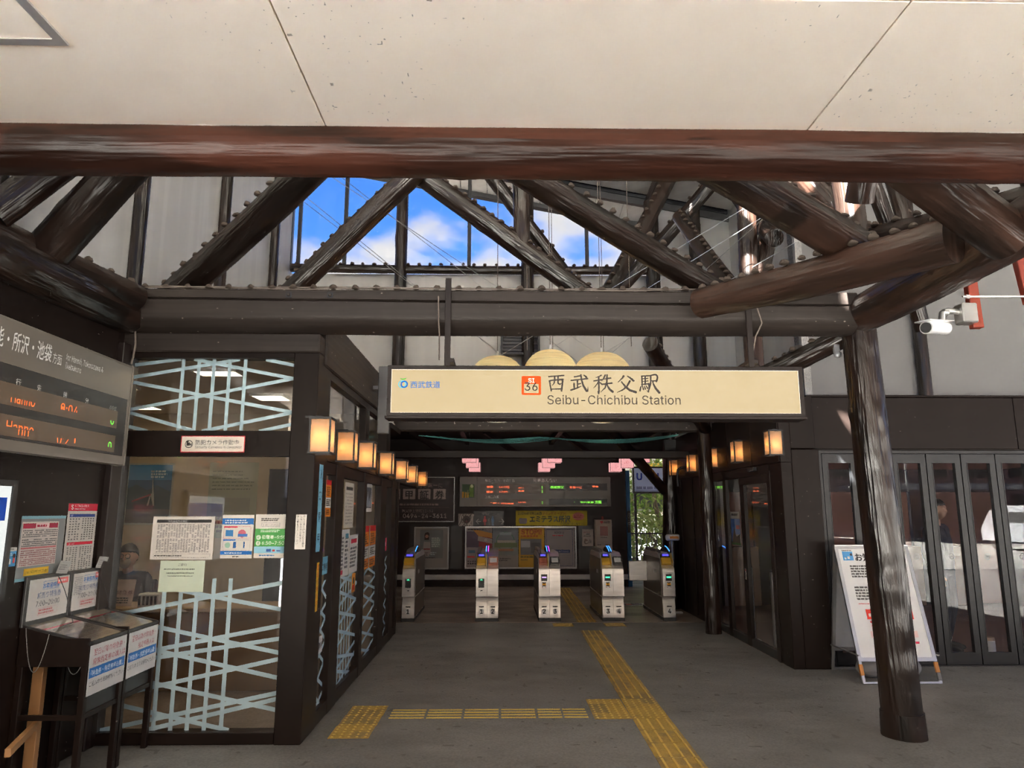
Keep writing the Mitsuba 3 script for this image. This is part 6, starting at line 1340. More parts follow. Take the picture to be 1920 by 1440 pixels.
poster('notice_sheet', 'blue and white pictogram notice on the office pane', 'notice', 'papers on the office pane', (-2.045, yf, 1.262), X, Z,
       [R_(0.0, 0.245, 0.23, 0.045, (35, 110, 185)), lines_(0.02, 0.25, 0.19, 0.032, 2, (215, 225, 235), 2), B_(0.015, 0.145, 0.2, 0.085, 0.0015, (225, 120, 130)), R_(0.015, 0.222, 0.10, 0.010, (215, 45, 85)), R_(0.03, 0.16, 0.055, 0.045, (60, 130, 190)), P_(Point(0.15, 0.18).buffer(0.028), (205, 110, 130)), R_(0.12, 0.157, 0.07, 0.02, (70, 120, 190)),
        B_(0.015, 0.058, 0.2, 0.075, 0.0012, (140, 140, 150)), R_(0.015, 0.128, 0.09, 0.009, (45, 110, 185)), P_(Point(0.05, 0.095).buffer(0.02), (160, 200, 180)), R_(0.09, 0.075, 0.022, 0.045, (40, 90, 150)), R_(0.165, 0.075, 0.01, 0.045, (40, 90, 150)), R_(0.0, 0.028, 0.23, 0.026, (30, 105, 180)), lines_(0.03, 0.033, 0.17, 0.013, 1, (220, 230, 240), 5), lines_(0.09, 0.008, 0.06, 0.010, 1, (40, 40, 40), 5)], 0.232, 0.315)
poster('notice_sheet', 'green and white notice with first train times on the office pane', 'notice', 'papers on the office pane', (-1.80, yf, 1.265), X, Z,
       [lines_(0.04, 0.265, 0.14, 0.026, 2, seed=8), T_('オフピークプラス', 0.112, 0.232, 0.015, (60, 60, 60), align='c'), B_(0.045, 0.224, 0.135, 0.032, 0.0015, (90, 110, 130)), R_(0.0, 0.083, 0.226, 0.128, (70, 160, 75)), lines_(0.04, 0.185, 0.145, 0.02, 2, (225, 240, 225), 6),
        P_(Point(0.028, 0.148).buffer(0.017), (225, 235, 220)), P_(Point(0.028, 0.106).buffer(0.017), (225, 235, 220)), T_('朝', 0.028, 0.141, 0.02, (70, 150, 75), align='c'), T_('夜', 0.028, 0.099, 0.02, (70, 150, 75), align='c'), T_('初電車~5:50', 0.052, 0.140, 0.030, (240, 245, 235), bold=0.02), T_('6:50~7:50', 0.052, 0.096, 0.033, (240, 245, 235), bold=0.02),
        R_(0.0, 0.035, 0.226, 0.048, (150, 205, 225)), R_(0.09, 0.045, 0.035, 0.02, (40, 90, 160)), R_(0.135, 0.047, 0.018, 0.014, (200, 70, 70)), R_(0.165, 0.047, 0.03, 0.01, (60, 100, 160)), lines_(0.04, 0.012, 0.13, 0.014, 1, (60, 120, 175), 3)], 0.228, 0.316)
poster('camera_notice', 'white security camera notice with red edge on the rail above the large pane', 'sign', None, (-2.375, 5.342, 2.035), X, Z,
       [R_(0.0, 0.0, 0.475, 0.125, (190, 40, 50)), R_(0.006, 0.006, 0.463, 0.113, (232, 226, 212)), P_(Point(0.06, 0.062).buffer(0.029).difference(Point(0.06, 0.062).buffer(0.024)), (25, 22, 22)), R_(0.042, 0.05, 0.026, 0.024, (25, 22, 22)), P_([(0.068, 0.06), (0.08, 0.072), (0.08, 0.05)], (25, 22, 22)), P_(Point(0.05, 0.082).buffer(0.008), (25, 22, 22)),
        T_('防犯カメラ作動中', 0.105, 0.060, 0.041, (40, 34, 34)), T_('Security Cameras in Operation', 0.105, 0.030, 0.026, (60, 54, 54), squeeze=0.93)], 0.475, 0.125, (232, 226, 212))
m, c = sheet((-1.488, 5.333, 1.33), X, Z, [T_('明日以降の前売り特急券を', 0.052, 0.228, 0.0185, (25, 22, 22), vertical=True), T_('お買い求めのお客様は', 0.029, 0.228, 0.0185, (25, 22, 22), vertical=True), T_('申込書を記入して下さい', 0.006, 0.228, 0.0185, (25, 22, 22), vertical=True)], 0.078, 0.25)
solo('post_sticker', m, 'print', 'narrow white sticker with three columns of vertical writing on the corner post', 'sticker', smooth=False, color=c)

# ---- papers on the side panes
def side_sheet(base, label, y, z, w, h, items, paper=(225, 222, 214), group='papers on the office side panes', x=-1.412, category='notice'):
    poster(base, label, category, group, (x, y, z), Y, Z, items, w, h, paper)


def orange_items(w, h, s):
    return [R_(0, h * 0.86, w, h * 0.14, (200, 40, 45)), R_(0, h * 0.52, w, h * 0.34, (225, 130, 40)), R_(0, h * 0.0, w, h * 0.24, (225, 130, 40)), lines_(w * 0.1, h * 0.56, w * 0.8, h * 0.26, 5, (90, 50, 30), s), lines_(w * 0.1, h * 0.28, w * 0.8, h * 0.2, 4, (80, 70, 60), s + 1), lines_(w * 0.1, h * 0.04, w * 0.8, h * 0.16, 3, (90, 50, 30), s + 2)]


side_sheet('orange_notice', 'red and orange notice half hidden at the first side pane', 5.76, 1.55, 0.13, 0.42, orange_items(0.13, 0.42, 1))
side_sheet('orange_notice', 'red and orange notice beside the blue entrance strip', 5.90, 1.56, 0.18, 0.30, orange_items(0.18, 0.30, 5))
m, c = sheet((-1.3745, 5.50, 1.30), Y, Z, [T_(ch, 0.06, z, 0.085, (30, 60, 85), align='c') for ch, z in (('入', 0.55), ('口', 0.39), ('専', 0.23), ('用', 0.07))], 0.12, 0.66, (120, 185, 215))
solo('entrance_strip', m, 'print', 'tall pale blue vertical strip on the corner post edge', 'sticker', smooth=False, color=c)
side_sheet('entrance_sticker', 'pale blue entrance only sticker on the first side pane', 5.80, 1.10, 0.26, 0.14, [T_('入口専用', 0.13, 0.035, 0.062, (30, 50, 70), align='c', bold=0.02)], (120, 185, 210))
m, c = sheet((-1.3745, 5.56, 0.86), Y, Z, [T_('電車が来ます', 0.012, 0.30, 0.05, (200, 60, 30), vertical=True)], 0.07, 0.36, (230, 180, 50))
solo('warning_strip', m, 'print', 'orange and yellow vertical strip below the pale blue strip', 'sticker', smooth=False, color=c)
side_sheet('entrance_sticker', 'white rounded entrance only sticker low on the first side pane', 5.76, 0.50, 0.24, 0.13, [T_('入口専用', 0.12, 0.035, 0.055, (30, 28, 28), align='c', bold=0.02)], (232, 230, 224))
side_sheet('notice_sheet', 'tall pale timetable on the wide side pane', 6.62, 1.45, 0.42, 0.42, [R_(0.06, 0.35, 0.3, 0.03, (40, 40, 40)), table_(0.05, 0.03, 0.33, 0.3, 12, 10, (150, 145, 135), 4)], (205, 200, 188))
side_sheet('notice_sheet', 'pair of white notices under the tall timetable on the wide side pane', 6.50, 1.02, 0.40, 0.42, [lines_(0.04, 0.06, 0.14, 0.3, 9, seed=3), lines_(0.22, 0.06, 0.14, 0.3, 8, seed=4), R_(0.22, 0.34, 0.14, 0.04, (70, 130, 150)), R_(0.03, 0.02, 0.12, 0.04, (190, 50, 70))])
side_sheet('notice_sheet', 'white notice with a red heading at the right of the wide side pane', 6.92, 1.02, 0.40, 0.36, [R_(0.06, 0.28, 0.28, 0.04, (190, 50, 70)), lines_(0.04, 0.05, 0.32, 0.2, 6, seed=6)])
side_sheet('sticker', 'little orange sticker below the papers of the wide side pane', 7.10, 0.83, 0.16, 0.18, [R_(0.02, 0.02, 0.12, 0.05, (190, 60, 40)), P_(Point(0.08, 0.11).buffer(0.035), (60, 40, 25))], (225, 150, 60), category='sticker')
side_sheet('notice_sheet', 'black and white photo notice high on the third side pane', 7.62, 1.60, 0.42, 0.38, [R_(0.04, 0.04, 0.34, 0.22, (55, 60, 66)), P_([(0.06, 0.05), (0.16, 0.22), (0.24, 0.1), (0.34, 0.2), (0.36, 0.05)], (130, 140, 150)), lines_(0.05, 0.29, 0.3, 0.06, 2, seed=2)])
side_sheet('orange_notice', 'left one of two red and orange notices on the third side pane', 7.56, 1.0, 0.38, 0.45, orange_items(0.38, 0.45, 9))
side_sheet('orange_notice', 'right one of two red and orange notices on the third side pane', 7.98, 1.0, 0.38, 0.45, orange_items(0.38, 0.45, 12))
side_sheet('exit_strip', 'tall red strip on the side pane between the two far posts', 8.88, 1.42, 0.12, 0.60, [lines_(0.03, 0.03, 0.06, 0.54, 8, (225, 190, 190), 3)], (205, 40, 55), category='sticker')
side_sheet('sticker', 'small pink sticker below the tall red strip', 8.98, 1.12, 0.22, 0.16, [lines_(0.03, 0.04, 0.16, 0.08, 1, (250, 240, 240), 3)], (225, 70, 110), category='sticker')

# ================================================================== left wall: departure board, posters, writing desk
BY0, BY1, BX = 3.05, 5.08, -2.65
k = thing('departure_board', 'grey departure board with red and green LED rows on the left wall', 'departure board')
part(k, 'case', ext([(-2.845, 1.96), (-2.70, 1.92), (BX - 0.004, 1.925), (BX, 1.955), (BX, 2.62), (BX - 0.006, 2.636), (-2.845, 2.636)], 'y', BY0, BY1), 'board_gray', 20)
part(k, 'end_cap', ext([(-2.845, 1.955), (-2.71, 1.915), (BX + 0.002, 1.92), (BX + 0.004, 1.95), (BX + 0.004, 2.63), (BX - 0.004, 2.642), (-2.845, 2.642)], 'y', BY1, BY1 + 0.018), 'board_gray', 20)
part(k, 'display', bx(BX, BX + 0.006, BY0 + 0.05, 5.045, 1.985, 2.385, 0.002), 'black', label='glossy black LED display window')
for z0, z1 in ((2.165, 2.285), (2.0, 2.115)):
    part(k, 'led_row', bx(BX + 0.006, BX + 0.0075, BY0 + 0.1, 4.93, z0, z1), 'mid_brown')
O = (BX + 0.0075, 0, 0)
letters(k, 'lettering', [T_('飯能・所沢・池袋', 4.158, 2.475, 0.115, align='r', squeeze=0.60, bold=0.008), T_('方面', 4.166, 2.475, 0.072, squeeze=0.64), T_('for Hannō, Tokorozawa &', 4.296, 2.515, 0.052, squeeze=0.66), T_('Ikebukuro', 4.296, 2.462, 0.052, squeeze=0.66)], (BX + 0.0006, 0, 0), Y, Z, 'white_paint')
letters(k, 'lettering', [T_('行', 3.87, 2.285, 0.042), T_('先', 4.05, 2.285, 0.042), T_('時', 4.30, 2.285, 0.04), T_('分', 4.53, 2.285, 0.04), T_('のりば', 4.82, 2.285, 0.036, squeeze=0.8)], (BX + 0.0064, 0, 0), Y, Z, 'white_paint')
letters(k, 'led_text', [T_('Hanno', 3.84, 2.185, 0.085, clip=(0.0, 0.30), squeeze=0.8), T_('9:04', 4.28, 2.185, 0.085, clip=(0.30, 0.75)), T_('9', 4.28, 2.165, 0.085, clip=(0.5, 0.75)), T_('Hanno', 3.83, 2.022, 0.085, clip=(0.36, 0.80), squeeze=0.9), T_('nn', 3.93, 2.012, 0.085, clip=(0.05, 0.4)), T_('0:2', 4.28, 2.0, 0.085, clip=(0.10, 0.42)), R_(4.46, 2.02, 0.012, 0.03, (0, 0, 0))], (BX + 0.0078, 0, 0), Y, Z, 'led_red', emitter=glow(1.0, 0.10, 0.02, 2.0))
letters(k, 'led_text', [T_('0', 4.84, 2.185, 0.085, clip=(0.0, 0.32)), T_('0', 4.84, 2.005, 0.085, clip=(0.32, 0.8))], (BX + 0.0078, 0, 0), Y, Z, 'led_green', emitter=glow(0.15, 1.0, 0.05, 1.3))

WX = -2.842
def wall_sheet(base, label, y, z, w, h, items, paper=(205, 200, 192), group='notices on the left wall', x=WX):
    poster(base, label, 'notice', group, (x, y, z), Y, Z, items, w, h, paper)

wall_sheet('timetable_board', 'framed red-headed timetable on a grey backing board', 4.36, 1.19, 0.44, 0.385,
           [R_(0, 0, 0.44, 0.018, (120, 170, 185)), R_(0, 0.367, 0.44, 0.018, (120, 170, 185)), R_(0.01, 0.085, 0.36, 0.265, (200, 190, 184)), R_(0.02, 0.31, 0.34, 0.03, (150, 30, 60)), R_(0.14, 0.31, 0.13, 0.03, (225, 190, 190)), lines_(0.15, 0.313, 0.11, 0.022, 1, (150, 30, 60), 3),
            table_(0.02, 0.255, 0.34, 0.048, 22, 4, (90, 88, 90), 1, 0.8), table_(0.02, 0.2, 0.34, 0.048, 22, 4, (90, 88, 90), 2, 0.8), R_(0.02, 0.188, 0.34, 0.010, (190, 110, 115)), table_(0.02, 0.135, 0.34, 0.048, 22, 4, (140, 90, 92), 3, 0.8), table_(0.02, 0.09, 0.34, 0.042, 22, 4, (140, 90, 92), 4, 0.8),
            R_(0.07, 0.03, 0.24, 0.042, (225, 180, 40)), T_('いつもご利用ありがとうございます', 0.19, 0.041, 0.021, (60, 40, 20), align='c', squeeze=0.65)], (125, 130, 132))
wall_sheet('timetable_sheet', 'tall white timetable with red head beside the office pane', 4.815, 1.175, 0.345, 0.48,
           [R_(0, 0.43, 0.345, 0.05, (195, 25, 55)), T_('S', 0.03, 0.44, 0.042, (235, 225, 225), bold=0.03), T_('S-TRAIN 時刻表', 0.07, 0.455, 0.022, (240, 230, 230)), lines_(0.07, 0.437, 0.15, 0.012, 1, (230, 200, 205), 2), R_(0.02, 0.39, 0.30, 0.02, (30, 50, 110)), T_('平日', 0.03, 0.393, 0.015, (220, 225, 235)), table_(0.02, 0.235, 0.13, 0.15, 4, 9, (110, 108, 105), 5), table_(0.165, 0.235, 0.155, 0.15, 5, 10, (100, 98, 95), 6),
            R_(0.02, 0.205, 0.30, 0.02, (195, 25, 55)), T_('土曜・休日', 0.03, 0.208, 0.015, (240, 225, 225)), table_(0.02, 0.04, 0.13, 0.155, 4, 12, (110, 108, 105), 7), table_(0.165, 0.04, 0.155, 0.155, 5, 12, (100, 98, 95), 8), lines_(0.03, 0.008, 0.25, 0.02, 2, seed=5)])
wall_sheet('info_sticker', 'small sky blue information sticker by the timetable board', 4.235, 1.285, 0.115, 0.11, [R_(0, 0, 0.115, 0.088, (70, 150, 200)), lines_(0.02, 0.094, 0.08, 0.01, 1, seed=1), lines_(0.02, 0.06, 0.07, 0.02, 2, (200, 220, 235), 2), R_(0.012, 0.012, 0.018, 0.02, (230, 230, 230)), R_(0.04, 0.014, 0.03, 0.03, (225, 225, 225)), P_(Point(0.095, 0.06).buffer(0.013), (40, 35, 40)), R_(0.086, 0.02, 0.018, 0.03, (190, 70, 80))])
k = thing('poster_case', 'lit white poster case with blue and red blocks at the left frame edge', 'poster case')
part(k, 'frame', hole_frame(3.30, 4.245, 1.10, 1.78, 0.035, 'x', -2.845, -2.81), 'black')
part(k, 'lightbox', bx(-2.84, -2.822, 3.33, 4.215, 1.13, 1.75), 'lamp_white', False, emitter=glow(0.72, 0.76, 0.74, 0.9))
prints(k, 'lettering', (-2.8205, 3.36, 1.15), Y, Z, [R_(0.02, 0.40, 0.80, 0.13, (20, 75, 190)), R_(0.02, 0.33, 0.75, 0.035, (215, 50, 45)), lines_(0.3, 0.08, 0.45, 0.2, 6, (60, 60, 70), 3), T_('ご案内', 0.5, 0.44, 0.06, (235, 240, 245))])

# ---- the writing desk: two units with sloping tops
DX0, DX1 = -2.835, -2.42
for u, (y0, y1, lab) in enumerate(((4.455, 4.895, 'near half of the dark writing desk, with thin chain and sloping top under plastic'), (4.905, 5.325, 'far half of the dark writing desk, standing against the office pane'))):
    k = thing('writing_desk', lab, 'writing desk', 'ticket form desks')
    part(k, 'top', ext([(DX0, 0.85), (DX0, 0.925), (DX1 + 0.0, 0.825), (DX1, 0.72), (DX1 - 0.01, 0.72)], 'y', y0, y1), 'brown_steel', 20)
    part(k, 'rim', cat(bar((DX0, y0 + 0.01, 0.93), (DX1, y0 + 0.01, 0.83), 0.016, 0.016), bar((DX0, y1 - 0.01, 0.93), (DX1, y1 - 0.01, 0.83), 0.016, 0.016), bar((DX1 - 0.006, y0, 0.83), (DX1 - 0.006, y1, 0.83), 0.014, 0.016)), 'black')
    for x, y in ((DX1 - 0.02, y0 + 0.02), (DX1 - 0.02, y1 - 0.02), (DX0 + 0.02, y0 + 0.02), (DX0 + 0.02, y1 - 0.02)):
        part(k, 'leg', bx(x - 0.018, x + 0.018, y - 0.018, y + 0.018, 0, 0.84, 0.003), 'brown_steel')
    part(k, 'apron', bx(DX0, DX1, y0, y0 + 0.012, 0.70, 0.86, 0.002), 'brown_steel')
    part(k, 'front_board', bx(DX1 - 0.034, DX1 - 0.024, y0 + 0.02, y1 - 0.02, 0.43, 0.74), 'black')
    part(k, 'rail', bx(DX1 - 0.03, DX1 - 0.01, y0, y1, 0.40, 0.43, 0.003), 'brown_steel')
    part(k, 'rail', bx(DX0, DX1, y0 + 0.01, y0 + 0.03, 0.40, 0.43, 0.003), 'brown_steel')
    part(k, 'backboard', bx(-2.84, -2.822, y0 - 0.01, y1, 0.92, 1.215, 0.004), 'black')
    s = np.array([DX1 - DX0, 0, -0.1]); s = -s
    items = [R_(0.0, 0.02, y1 - y0 - 0.05, 0.34, (150, 140, 128)), R_(0.0, 0.28, y1 - y0 - 0.05, 0.022, (150, 25, 50))]
    for j in range(5):
        items.append(table_(0.01, 0.03 + 0.048 * j, y1 - y0 - 0.07, 0.040, 18, 4, (105, 100, 96) if j > 1 else (130, 110, 104), 10 * u + j, 0.8))
    m, c = sheet((DX1 - 0.02, y0 + 0.025, 0.8335), Y, s, items, y1 - y0 - 0.05, 0.39, (160, 150, 135))
    part(k, 'form_sheet', m, 'print', False, color=c)
    sl = bx(0, y1 - y0 - 0.045, 0, 0.395, 0, 0.0006)
    U, V = np.array([0, 1.0, 0]), s / np.linalg.norm(s)
    N = np.cross(U, V)
    sl.vertices = np.asarray(sl.vertices) @ np.stack([U, V, N]) + np.array([DX1 - 0.02, y0 + 0.023, 0.837])
    part(k, 'plastic_cover', sl, 'acrylic', False)
    w = y1 - y0 - 0.05
    items = [B_(w * 0.34, 0.172, w * 0.42, 0.05, 0.002, (60, 110, 170)), T_('お取扱時間', w * 0.55, 0.182, 0.034, (50, 105, 170), align='c', bold=0.02), T_('前売り特急券', w * 0.52, 0.126, 0.040, (70, 90, 125), align='c'), T_('7:00~20:00', w * 0.5, 0.076, 0.042, (50, 48, 52), align='c'),
             R_(w * 0.70, 0.195, w * 0.29, 0.036, (225, 110, 110)), lines_(w * 0.72, 0.203, w * 0.25, 0.02, 1, (240, 220, 215), u + 3), B_(w * 0.26, 0.02, w * 0.5, 0.044, 0.0015, (205, 130, 130)), lines_(w * 0.28, 0.025, w * 0.45, 0.034, 2, (190, 120, 120), u + 5)]
    if u:
        items.append(table_(0.01, 0.10, w * 0.25, 0.12, 6, 10, (140, 140, 140), 3, 0.7))
    m, c = sheet((-2.8215, y0 + 0.02, 0.952), Y, Z, items, w + 0.012, 0.24, (205, 202, 196))
    part(k, 'hours_sheet', m, 'print', False, color=c)
    w = y1 - y0 - 0.02
    red, blue = (160, 60, 70), (40, 105, 175)
    l1, l2 = (('翌日以降の特急券・', '座席指定券の購入は') if u == 0 else ('翌日以降の特急券・', '指定券購入は'))
    items = [T_(l1, w * 0.10, 0.225, 0.042, red, squeeze=0.98 if u == 0 else 0.9), T_(l2, w * 0.10 if u == 0 else w * 0.32, 0.172, 0.042, red, squeeze=0.98 if u == 0 else 0.9), R_(0.01, 0.098, w - 0.02, 0.058, blue), T_('「特急券・指定券申込書」', w * 0.5, 0.110, 0.036, (230, 235, 240), align='c', bold=0.015, squeeze=0.94), T_('ご記入のうえお持ちください', w * 0.5, 0.052, 0.031, (50, 45, 45), align='c', squeeze=0.96)]
    m, c = sheet((DX1 + 0.004, y0 + 0.01, 0.53), Y, Z, items, w, 0.285, (215, 212, 208))
    part(k, 'front_notice', m, 'print', False, color=c)
    pts = sag((-2.815, y0 + 0.28, 1.20), (-2.70, y0 + 0.30, 0.905), -0.03, 12)
    part(k, 'pen_cord', tube(pts, 0.0022, 5), 'black')
    part(k, 'pen', rod((-2.70, y0 + 0.30, 0.908), (-2.69, y0 + 0.18, 0.905), 0.004, 8), 'black')
    m, c = sheet((-2.812, y0 + 0.25, 1.215), (0, 1, -0.1), (0.25, 0.1, 1), [B_(0.01, 0.01, 0.10, 0.06, 0.001, (150, 150, 148)), lines_(0.015, 0.02, 0.09, 0.04, 3, (150, 150, 148), 2)], 0.12, 0.08, (190, 190, 186))
    solo('form_card', m, 'print', ['white card clipped above the near desk half', 'white card clipped above the far desk half'][u], 'card', smooth=False, color=c)
for a, b, d, lab in (((-2.80, 4.452, 0.92), (-2.66, 4.452, 0.885), 0.23, 'thin steel chain looping from the near desk side'), ((-2.56, 4.50, 0.70), (-2.48, 4.50, 0.70), 0.05, 'short thin chain loop under the near desk top')):
    solo('chain', tube(sag(a, b, d, 24), 0.0022, 5), 'silver', lab, 'chain')
k = thing('wooden_rack', 'raw orange wood upright with a slanting brown rail under the desk', 'wooden rack')
part(k, 'upright', bx(-2.825, -2.76, 4.60, 4.645, 0, 0.74, 0.003), 'raw_wood')
part(k, 'rail', bar((-2.78, 4.62, 0.34), (-2.60, 4.10, 0.34), 0.03, 0.045, 0.003), 'raw_wood')
part(k, 'upright', bx(-2.825, -2.76, 4.09, 4.12, 0, 0.9, 0.003), 'raw_wood')
pts = [(-2.825, 5.33, 2.90), (-2.81, 5.34, 2.80), (-2.80, 5.335, 2.70), (-2.815, 5.335, 2.62), (-2.80, 5.335, 2.56)]
solo('conduit', tube(np.array([(-2.79, 5.30, 3.02), (-2.775, 5.31, 2.95), (-2.765, 5.31, 2.85), (-2.775, 5.315, 2.76), (-2.785, 5.315, 2.70)]), 0.008, 6), 'cable', 'thin conduit running down the corner between wall and office glass', 'conduit')
solo('hanging_cable', tube(np.vstack([sag((-3.6, 4.0, 3.86), (-1.2, 4.0, 3.92), 0.16, 30)]), 0.012, 6), 'cable', 'brown cable sagging across the top left below the canopy log', 'cable')

# ================================================================== station sign
SX0, SX1, SZ0, SZ1, SY = -0.845, 2.325, 2.305, 2.695, 5.30
k = thing('station_sign', 'long lit cream station name sign in a dark frame hanging under the tie beam', 'sign')
part(k, 'frame', cat(hole_frame(SX0, SX1, SZ0, SZ1, 0.028, 'y', SY, SY + 0.17)), 'dark_brown', 20)
part(k, 'back', bx(SX0, SX1, SY + 0.15, SY + 0.17, SZ0, SZ1), 'dark_brown')
part(k, 'drip_rail', bx(SX0 - 0.012, SX1 + 0.012, SY - 0.008, SY + 0.178, SZ0 - 0.018, SZ0 + 0.004, 0.004), 'dark_brown')
part(k, 'lit_panel', bx(SX0 + 0.028, SX1 - 0.028, SY + 0.012, SY + 0.02, SZ0 + 0.03, SZ1 - 0.028), 'lamp_white', False, label='glowing cream panel', emitter=glow(0.80, 0.575, 0.235, 0.60))
part(k, 'edge_light', hole_frame(SX0 + 0.026, SX1 - 0.026, SZ0 + 0.026, SZ1 - 0.026, 0.006, 'y', SY + 0.010, SY + 0.0125), 'lamp_white', False, emitter=glow(1.0, 0.83, 0.68, 0.95))
SO = (SX0 + 0.028, SY + 0.0118, SZ0 + 0.03)
# brush lettering of the station name: tapered strokes on a 100 x 100 square
BRUSH = [
    [[(12, 86, 5), (50, 89, 4), (88, 92, 6)], [(16, 64, 6), (19, 40, 5), (24, 12, 5)], [(16, 65, 5), (55, 69, 5), (84, 71, 7), (81, 45, 6), (77, 12, 6)], [(42, 88, 6), (40, 56, 5), (28, 40, 2)], [(60, 90, 6), (59, 52, 5), (66, 46, 5), (74, 48, 4)], [(23, 20, 4), (77, 22, 5)]],
    [[(24, 85, 5), (52, 90, 5)], [(8, 66, 5), (50, 71, 4), (92, 76, 6)], [(40, 68, 6), (40, 28, 5)], [(41, 47, 4), (56, 50, 5)], [(22, 50, 6), (23, 24, 5)], [(6, 16, 6), (30, 24, 5), (58, 36, 3)], [(58, 95, 6), (62, 66, 6), (70, 38, 7), (86, 12, 8), (92, 10, 5), (93, 32, 2)], [(74, 94, 4), (86, 84, 7)]],
    [[(44, 94, 5), (30, 86, 4), (14, 82, 2)], [(6, 64, 5), (50, 71, 5)], [(30, 86, 6), (30, 6, 6), (24, 10, 3)], [(30, 64, 5), (20, 46, 4), (4, 28, 2)], [(33, 58, 3), (48, 46, 6)], [(64, 94, 6), (56, 78, 5), (46, 64, 2)], [(58, 74, 4), (92, 79, 6)], [(46, 46, 5), (98, 53, 6)], [(74, 95, 6), (72, 58, 6), (62, 28, 5), (40, 6, 2)], [(72, 48, 4), (82, 26, 7), (100, 8, 9)]],
    [[(40, 90, 7), (30, 76, 5), (10, 58, 2)], [(60, 90, 4), (74, 80, 6), (90, 66, 8)], [(72, 64, 7), (56, 36, 6), (34, 18, 5), (4, 4, 2)], [(28, 60, 4), (46, 36, 7), (70, 16, 8), (100, 6, 9)]],
    [[(14, 90, 5), (15, 62, 5), (14, 38, 5)], [(14, 90, 4), (52, 92, 5)], [(16, 76, 3), (46, 78, 4)], [(16, 62, 3), (46, 64, 4)], [(32, 90, 5), (31, 46, 5)], [(12, 46, 4), (50, 50, 6), (50, 28, 5), (46, 8, 5), (38, 14, 2)], [(8, 34, 5), (3, 14, 6)], [(18, 34, 4), (21, 20, 5)], [(27, 36, 4), (31, 22, 5)], [(36, 38, 4), (42, 26, 5)],
     [(58, 92, 5), (92, 95, 6), (90, 62, 6)], [(60, 64, 4), (90, 66, 5)], [(60, 92, 6), (58, 46, 5), (44, 6, 2)], [(70, 62, 4), (80, 34, 7), (102, 4, 9)]],
]


def brush_char(strokes, x, y, h):
    s = h / 100.0
    gs = []
    for st in strokes:
        pts = np.array(st, float)
        t = np.linspace(0, len(pts) - 1, 8 * (len(pts) - 1) + 1)
        px, py, pw = (np.interp(t, np.arange(len(pts)), pts[:, i]) for i in range(3))
        if len(pts) > 2 and len(pts) < 4:
            co = np.polyfit([0, 1, 2], pts[:, :2], 2)
            px, py = co[0, 0] * t**2 + co[1, 0] * t + co[2, 0], co[0, 1] * t**2 + co[1, 1] * t + co[2, 1]
        c = [Point(a, b).buffer(w * 0.72, quad_segs=3) for a, b, w in zip(px, py, pw)]
        gs += [unary_union([a, b]).convex_hull for a, b in zip(c[:-1], c[1:])]
    g = unary_union(gs).simplify(0.5)
    return affinity.affine_transform(g, [s, 0, 0, s, x, y])


ink = (22, 16, 18)
cx0 = 2.90 * (1024 - 735) / 768 * 1.073
name = [('m', tri(brush_char(b, 1.178 + 0.177 * i, 0.152, 0.148)), ink) for i, b in enumerate(BRUSH)]
name.append(T_('Seibu-Chichibu Station', 1.178, 0.066, 0.094, ink, squeeze=0.985))
name.append(T_('36', 1.062, 0.170, 0.085, ink, align='c', bold=0.006))
prints(k, 'lettering', SO, X, Z, name)
ring = sbox(1.0, 0.149, 1.124, 0.271).buffer(0.012, quad_segs=4)
inner = sbox(1.010, 0.155, 1.114, 0.218)
part(k, 'number_badge', flat([P_(ring.difference(inner.buffer(0.004)), (0, 0, 0))], (SO[0], SO[1] - 0.0002, SO[2]), X, Z, 0.0002), 'badge_red', False, label='orange red station number badge', emitter=glow(0.80, 0.075, 0.012, 0.85))
part(k, 'number_badge', flat([T_('SI', 1.062, 0.232, 0.046, align='c', bold=0.03)], (SO[0], SO[1] - 0.0006, SO[2]), X, Z, 0.0002), 'badge_pale', False, emitter=glow(0.95, 0.75, 0.55, 0.9))
for (gx, gr, gw), col, mt in ((((0.082, 0.030, 0.008)), (0.10, 0.42, 0.55), 'emblem_teal'), (((0.098, 0.028, 0.010)), (0.0, 0.11, 0.40), 'emblem_blue')):
    part(k, 'emblem', flat([P_(Point(gx, 0.216).buffer(gr).difference(Point(gx, 0.216).buffer(gr - gw)), (0, 0, 0))], (SO[0], SO[1] - 0.0004 * (1 + (gx > 0.09)), SO[2]), X, Z, 0.0002), mt, False, emitter=glow(*col, 0.8))
part(k, 'emblem', flat([P_([(0.062, 0.266), (0.074, 0.262), (0.088, 0.258), (0.104, 0.263), (0.116, 0.267), (0.106, 0.255), (0.09, 0.250), (0.074, 0.254)], (0, 0, 0))], (SO[0], SO[1] - 0.0004, SO[2]), X, Z, 0.0002), 'emblem_green', False, emitter=glow(0.06, 0.30, 0.04, 0.8))
part(k, 'emblem', flat([T_('西武鉄道', 0.142, 0.192, 0.0575, bold=0.008)], (SO[0], SO[1] - 0.0004, SO[2]), X, Z, 0.0002), 'emblem_blue', False, emitter=glow(0.03, 0.15, 0.40, 0.7))
for x in (-0.385, 1.885):
    part(k, 'hanger', bx(x - 0.022, x + 0.022, 5.15, 5.166, 2.66, 3.34, 0.003), 'dark_brown')
    part(k, 'hanger', bx(x - 0.022, x + 0.05, 5.15, 5.40, 2.69, 2.72, 0.003), 'dark_brown')
solo('conduit', tube(np.array([(-0.46, 5.16, 3.2), (-0.455, 5.165, 3.0), (-0.45, 5.2, 2.92), (-0.45, 5.22, 2.72)]), 0.006, 6), 'cable', 'thin cable down the left hanger of the station sign', 'cable')
